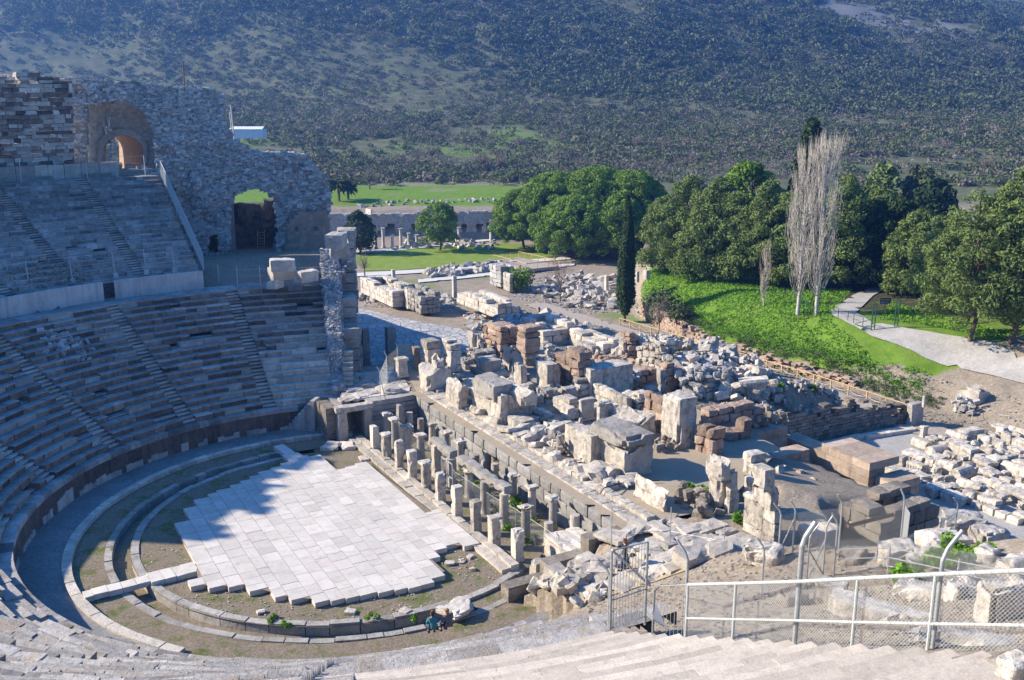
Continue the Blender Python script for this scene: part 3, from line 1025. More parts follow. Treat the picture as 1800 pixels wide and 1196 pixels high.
# marble paving in slab courses along the stage
PAVE = [(337, 888), (358, 874), (420, 850), (470, 826), (527, 802), (560, 801), (598, 826), (640, 812), (664, 826), (842, 960), (778, 958), (762, 985), (785, 1005), (735, 1033), (650, 1046), (565, 1057), (500, 1050), (430, 1030), (386, 1032), (345, 1030), (338, 985), (309, 943), (326, 905)]
pv = [toTF(PX(u, v, .3)) for u, v in PAVE]
rng = np.random.default_rng(33)
mb = MB()
a = -10.2
while a < 5.1:
    w = rng.uniform(.62, 1.0)
    bb = np.linspace(-13, 14, 540)
    ins = inpoly(np.full(540, a + w / 2), bb, pv)
    k = np.where(ins)[0]
    if len(k):
        b0, b1 = bb[k[0]], bb[k[-1]]
        b = b0 + rng.uniform(-.15, .15)
        while b < b1:
            l = rng.uniform(.55, 1.35) * (1.15 if a < -4 else 1)
            e = min(b + l, b1 + .1)
            if e - b > .3 and inpoly(np.array([a + w / 2]), np.array([(b + e) / 2]), pv)[0]:
                g = .013
                tn = float(np.clip(rng.normal(.55, .22), 0, 1))
                z1 = .3 + rng.uniform(-.008, .008)
                q = [TF(a + g, b + g, .02), TF(a + w - g, b + g, .02), TF(a + w - g, e - g, .02), TF(a + g, e - g, .02)]
                q += [p + [0, 0, z1 - .02] for p in q]
                mb.add(q, [(4, 5, 6, 7), (0, 1, 5, 4), (1, 2, 6, 5), (2, 3, 7, 6), (3, 0, 4, 7)], 1 if rng.random() < .12 else 0, tn)
            b = e
    a += w
M['slabpink'] = stone('pinkish_paving_marble', (.66, .61, .565), (.60, .545, .50), dark=(.38, .34, .31), damt=.4, scale=.9, bump=.01, speck=.08, tl=.84, th=1.1)
tag(mb.build('orchestra_pavement', [M['slab'], M['slabpink']]), kind='structure')
mb = MB()
q = [TF(-10.1, -9, .285), TF(4.9, -9, .285), TF(4.9, 11, .285), TF(-10.1, 11, .285)]
# joint filling under the slabs follows the paved outline
pp = [TF(x * .985, y * .985, .275) for x, y in pv]
mb.add(pp, [tuple(range(len(pp)))][:1])
tag(mb.build('pavement_bedding', M['dirt']), kind='structure')


def slabpath(name, p0, p1, w, n, z):
    mb = MB()
    p0, p1 = np.asarray(p0), np.asarray(p1)
    d = (p1 - p0) / np.linalg.norm(p1 - p0)
    L = np.linalg.norm(p1 - p0)
    rg = np.random.default_rng(n)
    cuts = np.cumsum(rg.uniform(.7, 1.3, n)); cuts = np.concatenate([[0], cuts / cuts[-1] * L])
    for i in range(n):
        c = p0 + d * (cuts[i] + cuts[i + 1]) / 2
        mb.box((c[0], c[1], z - .3 + rg.uniform(-.02, .02)), (cuts[i + 1] - cuts[i] - .02, w * (1.25 if i < n * .4 else .8), .3), math.atan2(d[1], d[0]), 0, rg.uniform(.35, .8), .012, rg)
    tag(mb.build(name, M['slab']), kind='structure')


slabpath('slab_path', PX(345, 996, .25), PX(147, 1046, .25), .95, 9, .28)
slabpath('slab_path', PX(530, 812, .25), PX(489, 783, .25), .95, 5, .28)
# plinth carrying the front pillars
mb = MB()
rg = np.random.default_rng(5)
b = -10.6
while b < 12.2:
    l = rg.uniform(.9, 1.8)
    for da, zz in ((4.75, .22), (5.28, .34)):
        c = TF(da + .26, b + l / 2, -.2)
        mb.box(c, (l - .03, .5, .2 + zz + rg.uniform(-.05, .05)), rad(119), 0, rg.uniform(.3, .75), .03, rg)
    b += l
tag(mb.build('stage_plinth', M['pale']), kind='structure')

# small outer stair beside the parodos door and the masonry around it
st = thing('stone_stair', 'narrow stone stair climbing to the parodos doorway terrace', 'stairs', TF(2.6, 17.2, 0))
p0 = PX(508, 752, 0); p1 = PX(556, 703, 2.4)
mb = MB()
rg = np.random.default_rng(6)
d = (p1 - p0)[:2]; L = np.linalg.norm(d); d = d / L
for i in range(9):
    c = p0[:2] + d * L * (i + .5) / 9
    mb.box((c[0], c[1], 0), (L / 9 + .04, 1.1, 2.45 * (i + 1) / 9), math.atan2(d[1], d[0]), 0, rg.uniform(.4, .8), .015, rg)
mb.build('steps', M['grey'], st)


def wallblk(name, label, a, b, sa, sb, z0, h, mat, seed, cat='wall', course=None, **kw):
    mb = MB()
    if course:
        rgw = np.random.default_rng(seed)
        zz = z0
        while zz < z0 + h - .02:
            hh = min(course * rgw.uniform(.85, 1.15), z0 + h - zz)
            n = max(1, int(round(sb / (course * 1.7))))
            cut = np.sort(np.concatenate([[0, 1], (np.arange(1, n) + rgw.uniform(-.25, .25, n - 1)) / n])) if n > 1 else np.array([0, 1])
            for i in range(n):
                y0, y1 = -sb / 2 + cut[i] * sb, -sb / 2 + cut[i + 1] * sb
                rough(mb, TF(a, b + (y0 + y1) / 2, zz) + np.append(rgw.uniform(-.03, .03, 2), 0), (sa, y1 - y0 - .015, hh - .01), rad(29), 0, rgw.uniform(.3, .75), .35, .04, .03, 1.5, seed + i, maxn=5)
            zz += hh
    else:
        rough(mb, TF(a, b, z0), (sa, sb, h), rad(29), 0, .5, seed=seed, **kw)
    return tag(mb.build(name, mat), label, cat)


wallblk('stair_wall', 'rough stone wall between the narrow stair and the parodos doorway', 3.9, 15.3, .9, 2.3, 0, 2.45, M['dirtstone'], 3, course=.5)
dw = thing('doorway', 'dark parodos doorway with marble jambs and a flat lintel under the terrace', 'doorway', TF(5.2, 14.1, 0))
mb = MB(); rough(mb, TF(4.55, 13.95, -.1), (.75, .7, 2.2), rad(29), 0, .5, .3, .05, .04, 2, 1); mb.build('jamb', M['pale'], dw)
mb = MB(); rough(mb, TF(6.55, 13.95, -.1), (.6, .6, 2.2), rad(29), 0, .45, .3, .05, .04, 2, 2); mb.build('jamb', M['pale'], dw)
mb = MB(); rough(mb, TF(5.5, 13.95, 2.1), (2.9, .75, .42), rad(29), 0, .6, .3, .05, .04, 2, 3); mb.build('lintel', M['marble'], dw)
mb = MB()
q = [TF(4.9, 14.3, -.1), TF(6.3, 14.3, -.1), TF(6.3, 19, -.1), TF(4.9, 19, -.1)]
q += [p + [0, 0, 2.2] for p in q]
mb.add(q, [(0, 3, 7, 4), (1, 5, 6, 2), (2, 6, 7, 3), (4, 7, 6, 5), (0, 1, 2, 3)])
mb.build('passage', M['dark'], dw)
wallblk('terrace_wall', 'rubble wall carrying the terrace between the doorway and the dark stage wall', 8.9, 15.05, 4.0, 1.0, -.1, 2.45, M['grey'], 9, course=.42)

def facing(mb, pts, nrm, along, rg, s=(.22, .6), hh=(.12, .3), proud=.16, mat=0):
    """small rough stones set on a wall face at pts"""
    m = len(pts)
    V0, F0 = cubegrid(1, 1, 1)
    S = np.stack([rg.uniform(*s, m), rg.uniform(.12, .3, m), rg.uniform(*hh, m)], 1)[:, None]
    V = V0[None] * S / 2 * rg.uniform(.65, 1.1, (m, 8, 3))
    V[..., 2] += V[..., 0] * rg.normal(0, .13, (m, 1))
    up = np.array([0, 0, 1.0])
    W = pts[:, None] + V[..., 0:1] * along + V[..., 1:2] * nrm + V[..., 2:3] * up + nrm * rg.uniform(-.5, .6, (m, 1, 1)) * proud
    mb.add(W.reshape(-1, 3), (F0[None] + (np.arange(m) * 8)[:, None, None]).reshape(-1, 4), mat, np.repeat(np.clip(rg.normal(.52, .24, m), 0, 1), 6))


# ---------------------------------------------------------------- end wall of the lower tier
def radial_mass(name, az0, az1, prof, mat, seed, label, amp=.18, zb=0):
    """rough masonry mass between two bearings; prof: (r, ztop)"""
    mb = MB()
    rr = np.arange(prof[0][0], prof[-1][0] + .01, .3)
    zt = np.interp(rr, [p[0] for p in prof], [p[1] for p in prof])
    na = max(3, int((az1 - az0) / .5))
    aa = np.linspace(az0, az1, na)
    nz = 22
    # top
    def put(Pg, want=None):
        n0, n1 = Pg.shape[:2]
        V = Pg.reshape(-1, 3).copy()
        D = np.stack([vnoise(V * 2.1 + seed, 1) - .5, vnoise(V * 2.1 + seed, 2) - .5, vnoise(V * 2.1 + seed, 3) - .5], 1)
        D += .6 * np.stack([vnoise(V * 5 + seed, 4) - .5, vnoise(V * 5 + seed, 5) - .5, vnoise(V * 5 + seed, 6) - .5], 1)
        V += D * amp * 2
        i, j = np.meshgrid(np.arange(n0 - 1), np.arange(n1 - 1), indexing='ij')
        q = (i * n1 + j).ravel()
        Fq = np.stack([q, q + 1, q + n1 + 1, q + n1], 1)
        nn = np.cross(V[Fq[:, 1]] - V[Fq[:, 0]], V[Fq[:, 3]] - V[Fq[:, 0]]).mean(0)
        if want is not None and nn @ np.asarray(want, float) < 0: Fq = Fq[:, ::-1]
        mb.add(V, Fq, 0, np.clip(np.random.default_rng(seed).normal(.5, .2, len(q)), 0, 1))
    put(np.array([[POL(r, a, z) for a in aa] for r, z in zip(rr, zt)]), (0, 0, 1))
    for a in (az0, az1):
        put(np.array([[POL(r, a, zb + (z - zb) * t) for t in np.linspace(0, 1, nz)] for r, z in zip(rr, zt)]), np.array([-math.sin(rad(a)), math.cos(rad(a)), 0]) * (1 if a == az1 else -1))
    rg = np.random.default_rng(seed + 50); n = int(len(rr) * nz * 1.6)
    for a, sg in ((az0, -1), (az1, 1)) if amp > .1 else ():
        r_ = rg.uniform(rr[0], rr[-1], n); z_ = zb + (np.interp(r_, rr, zt) - zb) * rg.random(n)
        al = np.array([math.cos(rad(a)), math.sin(rad(a)), 0]); nm = np.array([-al[1], al[0], 0]) * sg
        facing(mb, np.array([POL(x, a, z) for x, z in zip(r_, z_)]), nm, al, rg, proud=amp * 1.6)
    r_ = rg.uniform(rr[0], rr[-1], n); a_ = rg.uniform(az0, az1, n)
    if amp > .1: facing(mb, np.array([POL(x, y, z) for x, y, z in zip(r_, a_, np.interp(r_, rr, zt))]), np.array([-math.sin(rad(az0)), math.cos(rad(az0)), 0]), np.array([math.cos(rad(az0)), math.sin(rad(az0)), 0]), rg, proud=.05)
    for k in (0, -1):
        put(np.array([[POL(rr[k], a, zb + (zt[k] - zb) * t) for t in np.linspace(0, 1, nz)] for a in aa]), np.array([math.cos(rad(az0)), math.sin(rad(az0)), 0]) * (1 if k else -1))
    return tag(mb.build(name, mat), label, 'wall')


radial_mass('end_wall', 100.0, 102.55, [(19, 2.6), (21.5, 3.2), (22, 4.6), (25, 6.4), (28, 8.6), (30.5, 9.8), (33, 11.6)], M['ruin'], 3, 'ragged rubble end wall beside the top right corner of the lower seat rows', zb=.5)
radial_mass('end_wall', 293.9, 295.2, [(31.2, 9.2), (34, 10.2), (46, 16.6)], M['dirtstone'], 9, 'low rubble core along the right edge of the restored near steps', .06, zb=6)
es = thing('stone_stair', 'steep stone stair at the right end of the lower seat rows', 'stairs', POL(20, 99, 2.4))
mb = MB(); rg = np.random.default_rng(2)
for i in range(8):
    r = 19.2 + i * .42
    wedge(mb, r, r + .75, 98.0 - .2, 99.95, 2.3 + i * .32 - .4, 2.45 + i * .32, rg, .03, .04, (0, 0), rg.uniform(.4, .8))
mb.build('steps', M['pale'], es)
for k, (az, r, zt, lab) in enumerate([(98.6, 33.4, 12.6, 'tall pier of big stone blocks overlooking the shaded street'),
                                      (98.9, 28.6, 7.6, 'broken pier of squared blocks below the tall block pier'),
                                      (98.2, 25.6, 5.4, 'lowest broken block pier beside the steep stair at the end of the lower tier')]):
    mb = MB(); z = -1.5 if k == 0 else 1.5; rg = np.random.default_rng(40 + k)
    while z < zt:
        h = rg.uniform(.65, 1.0)
        for s in (-.55, .55):
            c = POL(r + s * 1.1, az + rg.uniform(-.25, .1), z)
            rough(mb, c, (rg.uniform(1.0, 1.3), rg.uniform(1.2, 1.7), h), rad(az) + rg.uniform(-.05, .05), 0, rg.uniform(.3, .75), .3, .09, .07, 1.6, k * 20 + int(z * 7), maxn=4)
        z += h
    tag(mb.build('block_pier', M['grey']), lab, 'pier')

def near_style(a, k): return ((3, 3), .012, .02, .0, .5, SEATM)


seat_rows(['broad restored pale limestone steps in the near foreground with worn edges'], [], 31.3, ZD + .02, 22, .70, .352, 279.4, 294.2, [], 15, near_style, blk=1.5)
# ------------------------------------------------------------------ stage: hyposcaenium columns
def proj(p):
    x, y, z = p[0], p[1], p[2] - CAMZ
    dpt = y * _cp - z * _sp
    up = y * _sp + z * _cp
    return 900 + FOC * x / dpt, 598 - FOC * up / dpt


def hgt(p, vt):
    lo, hi = 0.0, 40.0
    for _ in range(40):
        m = (lo + hi) / 2
        if proj(p + np.array([0, 0, m]))[1] > vt: lo = m
        else: hi = m
    return lo


def ext(p, dirv, ut):
    d = np.array([dirv[0], dirv[1], 0.0])
    s = 1 if proj(p + d * .1)[0] > proj(p)[0] else -1
    if (ut - proj(p)[0]) * s <= 0: return .15
    lo, hi = 0.0, 60.0
    for _ in range(40):
        m = (lo + hi) / 2
        if (proj(p + d * m)[0] - ut) * s < 0: lo = m
        else: hi = m
    return lo


R29 = rad(29)
STAGE_GROUP = 'pillars and columns under the lost stage'


def column(u, v, vt, kind, label, w=.52, zb=-.05, mat='pale', seed=0):
    p = PX(u, v, zb)
    h = hgt(p, vt)
    t = thing('stone_column' if kind[0] == 'r' else 'stone_pillar', label, 'column', p, STAGE_GROUP)
    cap = 'c' in kind
    ch = .3 if cap else 0
    mb = MB()
    if kind[0] == 's':
        rough(mb, p - [0, 0, .1], (w, w, h + .1 - ch), R29 + .03 * math.sin(seed), 0, .45 + .3 * math.sin(seed * 2.1), .22, .03, .02, 2.2, seed, nib=.1)
    else:
        r = w / 2
        mb.lathe(p - [0, 0, .1], [(r * 1.2, 0), (r * 1.2, .2), (r * 1.03, .26), (r, .5), (r * .96, (h - ch) * .6), (r * .9, h - ch + .1)], 14, 0, .5)
    mb.build('shaft', M[mat], t, smooth=kind[0] == 'r')
    if cap:
        mb = MB()
        z0 = h - ch
        if kind[0] == 'r':
            mb.lathe(p + [0, 0, z0 - .01], [(w * .45, 0), (w * .52, .06), (w * .60, .15)], 14, 0, .55)
        rough(mb, p + [0, 0, z0 + (.12 if kind[0] == 'r' else 0)], (w * 1.32, w * 1.32, ch * .62), R29, 0, .65, .2, .03, .03, 2.5, seed + 7, (0.03 * math.sin(seed), 0), nib=.1)
        mb.build('capital', M['marble'], t)
    return t


FR = [(660, 794, 748), (680, 811, 759), (702, 829, 774), (725, 847, 792), (749, 865, 808), (774, 887, 832), (804, 913, 854), (836, 939, 880), (869, 963, 903), (910, 987, 931)]
for i, (u, v, vt) in enumerate(FR):
    column(u, v, vt, 'sc' if i in (1, 4, 8) else 's', '%s square pillar of the front row counted from the parodos doorway' % ORD[i], .56, -.05, 'marble' if i % 3 else 'pale', i + 1)
column(946, 1010, 985, 's', 'short broken pillar stump at the near end of the front row', .7, .1, 'pale', 14)
SR = [(695, 790, 735, 'rc'), (716, 790, 748, 'rc'), (740, 810, 763, 'rc'), (768, 838, 782, 's'), (793, 858, 806, 's'), (824, 874, 825, 'rc'), (852, 903, 846, 'r'), (886, 927, 868, 'r'), (924, 951, 888, 'rc'), (964, 960, 918, 'r')]
for i, (u, v, vt, kd) in enumerate(SR):
    column(u, v, vt, kd, '%s column of the middle row counted from the parodos doorway' % ORD[i], .56, -.05, 'pale' if i % 2 else 'grey', i + 21)
TR = [(680, 768, 725, 'rc'), (705, 760, 711, 's'), (721, 758, 725, 'r'), (740, 768, 736, 'r'), (760, 778, 743, 'rc'), (785, 800, 758, 'rc'), (809, 826, 773, 'rc'), (837, 838, 799, 'r'), (870, 853, 815, 'r'), (902, 882, 833, 'rc'), (935, 911, 853, 'rc'), (972, 940, 873, 'rc')]
for i, (u, v, vt, kd) in enumerate(TR):
    column(u, v, vt, kd, '%s column of the back row, counted from the doorway along the dark stage wall' % (ORD + ['last'])[i], .52, -.05, 'grey' if i % 2 else 'pale', i + 51)
for i, (u, v, vt) in enumerate([(1010, 960, 905), (1044, 945, 931)]):
    column(u, v, vt, 'r', ['thin round column stump behind the mesh fence at the near end of the hyposcaenium', 'broken round stump nearest the paved ramp beside the stage wall'][i], .6, -.05, 'pale', i + 71)
# stone beams still lying on their columns
for i, ((u0, v0), (u1, v1), lab) in enumerate([((763, 776), (796, 801), 'stone beam lying across two middle-row columns, nearest the doorway'), ((812, 810), (850, 836), 'second stone beam on the middle-row columns, in the middle'), ((848, 836), (892, 864), 'third stone beam on the middle-row columns, farthest from the doorway')]):
    p0, p1 = PX(u0, v0, 2.15), PX(u1, v1, 2.15)
    c = (p0 + p1) / 2; d = p1 - p0
    mb = MB(); rough(mb, (c[0], c[1], 2.02), (np.linalg.norm(d) + .2, .62, .5), math.atan2(d[1], d[0]), 0, .5, .25, .05, .03, 2, i + 5, nib=.1)
    tag(mb.build('stone_beam', M['grey']), lab, 'beam')
# low wall lengths at the near end of the hyposcaenium
for i, (u, v, vt, uL, uR, lab) in enumerate([(1000, 1010, 958, 955, 1062, 'low wall capped with pale slabs at the near end of the front pillars')]):
    p = PX(u, v, 0); mb = MB()
    L, R_ = ext(p, AXT, uL), ext(p, AXN, uR)
    for k in range(3):
        for zc, hc in ((0, .55), (.55, .5)):
            rough(mb, p + np.append(AXT * L / 2 + AXN * R_ * (k + .5) / 3, zc), (R_ / 3 - .02, L, hc - .01), R29, 0, .35 + .15 * k, .3, .06, .05, 1.5, 4 + k)
        rough(mb, p + np.append(AXT * L / 2 + AXN * R_ * (k + .5) / 3, 1.04), (R_ / 3 - .05, L + .15, .2), R29 + .04 * (k - 1), 0, .5 + .1 * k, .3, .05, .04, 1.5, 8 + k, nib=.2)
    tag(mb.build('low_wall', M['pale']), lab, 'wall')

# ------------------------------------------------------------------ bossed stage wall
sw = thing('stage_wall', 'long dark grey wall of two bossed stone courses behind the stage columns', 'wall', TF(11.0, 1, -.2))
rg = np.random.default_rng(44)
for ci, (z0, h, da, tl) in enumerate([(-.25, .85, .0, .5), (.6, .85, .06, .55), (1.45, .85, -.16, .38)]):
    mb = MB()
    b = 15.4 + rg.uniform(-.6, 0)
    while b > -13.4:
        l = rg.uniform(1.0, 1.9)
        lo = b - l
        gap = ci < 2 and not (b <= 1.4 or lo > 3.1)
        if gap:
            if b > 3.1 + .3:
                rough(mb, TF(11.35 + da, (b + 3.1) / 2, z0), (.9, b - 3.1 - .02, h - .01), R29, 0, rg.uniform(.3, .7), .25, .1, .03, 1.4, int(b * 50) % 97)
            b = 1.4
            continue
        rough(mb, TF(11.35 + da, b - l / 2, z0), (.9, l - .025, h - .012), R29, 0, float(np.clip(rg.normal(tl, .13), 0, 1)), .2, .17 if ci == 2 else .1, .035, 1.4, int(b * 50 + ci * 31) % 997, maxn=6)
        b = lo
    mb.build('bossed_course', M['dark'], sw)
mb = MB()
b = 15.2
while b > -13.4:
    l = rg.uniform(1.2, 2.2)
    rough(mb, TF(11.75, b - l / 2, 2.28), (.8, l - .03, .22), R29, 0, rg.uniform(.35, .75), .3, .04, .03, 1.4, int(b * 37) % 97)
    rough(mb, TF(12.6, b - l / 2 + .3, 2.28), (.6, l - .03, .36 if rg.random() < .75 else .18), R29, 0, rg.uniform(.35, .75), .3, .04, .03, 1.4, int(b * 41) % 97)
    b -= l
mb.build('marble_step', M['marble'], sw)
mb = MB()
mb.box(TF(12.6, 2.2, -.2), (1.6, 1.6, 1.7), R29, 0, .5)
V, Fa = cubegrid(1, 1, 1)
mb.build('passage_back', M['red'], sw)

# ------------------------------------------------------------------ piers and wall stumps of the scene building
def piece(name, label, u, v, vt, uL, uR, mat='marble', z=2.35, kind='b', cat='pier', seed=None, deep=None, parts=None, group=None, course=.62, tn=.5, cap=None):
    """u,v: lower front corner; vt: its top; uL / uR: left end of the lit face, right end of the shaded face"""
    seed = seed or int(u * 7 + v * 3) % 977
    p = PX(u, v, z)
    h = hgt(p, vt)
    L = ext(p, AXT, uL)
    W = deep or ext(p, AXN, uR)
    rg = np.random.default_rng(seed)
    c = p + np.append(AXT * L / 2 + AXN * W / 2, 0)
    mb = MB()
    top = None
    if kind == 'b':
        rough(mb, c - [0, 0, .1], (W, L, h + .1), R29 + rg.uniform(-.02, .02), 0, tn + rg.uniform(-.1, .15), .24, .06, .045, 1.5, seed, nib=.22, maxn=12)
    elif kind == 't':       # broken, sloping top
        ph = rg.uniform(0, 6)
        f = lambda x, y: np.clip(1 - .16 * (1 + np.sin(ph + 2.2 * x + 1.3 * y)) - .1 * (x > .3), .5, 1)
        rough(mb, c - [0, 0, .1], (W, L, (h + .1) * 1.1), R29, 0, tn, .24, .09, .09, 1.5, seed, top=f, nib=.3, maxn=12)
    elif kind in 'cr':      # courses of blocks
        z0 = -.1
        am = .05 if kind == 'c' else .10
        while z0 < h - .12:
            hh = course * rg.uniform(.8, 1.2)
            if h - z0 < hh * 1.35: hh = h - z0
            nL = max(1, int(round(L / (course * 1.7)))); nW = max(1, int(round(W / (course * 1.7))))
            cl = np.concatenate([[0], np.sort((np.arange(1, nL) + rg.uniform(-.3, .3, nL - 1)) / nL), [1]]) * L
            cw = np.concatenate([[0], np.sort((np.arange(1, nW) + rg.uniform(-.3, .3, nW - 1)) / nW), [1]]) * W
            for i in range(nL):
                for j in range(nW):
                    if 0 < i < nL - 1 and 0 < j < nW - 1: continue
                    if z0 + hh >= h - .05 and rg.random() < .3: continue
                    cc = p + np.append(AXT * (cl[i] + cl[i + 1]) / 2 + AXN * (cw[j] + cw[j + 1]) / 2, z0) + np.append(rg.uniform(-.04, .04, 2), 0)
                    rough(mb, cc, (cw[j + 1] - cw[j] - .01, cl[i + 1] - cl[i] - .01, hh - .005), R29 + rg.uniform(-.03, .03), 0, float(np.clip(rg.normal(tn, .2), 0, 1)), .3, .07 if kind == 'c' else .12, am, 1.7, seed + i * 7 + j * 3 + int(z0 * 11), maxn=4)
            z0 += hh
    elif kind == 'h':       # heap-like mass of lumps
        n = int(26 * max(1, W * L * h / 4)) 
        for i in range(min(n, 150)):
            x, y, zz = rg.uniform(0, W), rg.uniform(0, L), rg.uniform(-.1, 1) ** 1.0 * h * .92
            s = rg.uniform(.28, .75, 3) * min(1.0, .5 + h / 4)
            cc = p + np.append(AXT * y + AXN * x, max(-.1, zz - s[2] * .5))
            rough(mb, cc, s, rg.uniform(0, 6), 0, rg.uniform(.25, .9), .25, .1, .08, 2.2, seed + i, (rg.uniform(-.35, .35), rg.uniform(-.35, .35)), maxn=3)
    elif kind == 'p':       # pedestal with base and cap mouldings
        hb = min(.22, h * .2)
        rough(mb, c, (W, L, hb), R29, 0, tn, .2, .05, .02, 2, seed)
        rough(mb, c + [0, 0, hb], (W * .8, L * .8, h - 2 * hb), R29, 0, tn, .22, .04, .03, 2, seed + 1)
        rough(mb, c + [0, 0, h - hb], (W * .98, L * .98, hb), R29, 0, tn + .1, .2, .05, .03, 2, seed + 2, nib=.1)
    if cap:
        rough(mb, c + [0, 0, h - .03], (W * cap[0], L * cap[0], cap[1]), R29 + .1, 0, .6, .25, .1, .08, 1.6, seed + 9, nib=.2)
    o = mb.build(name, M[mat])
    return tag(o, label, cat, group)


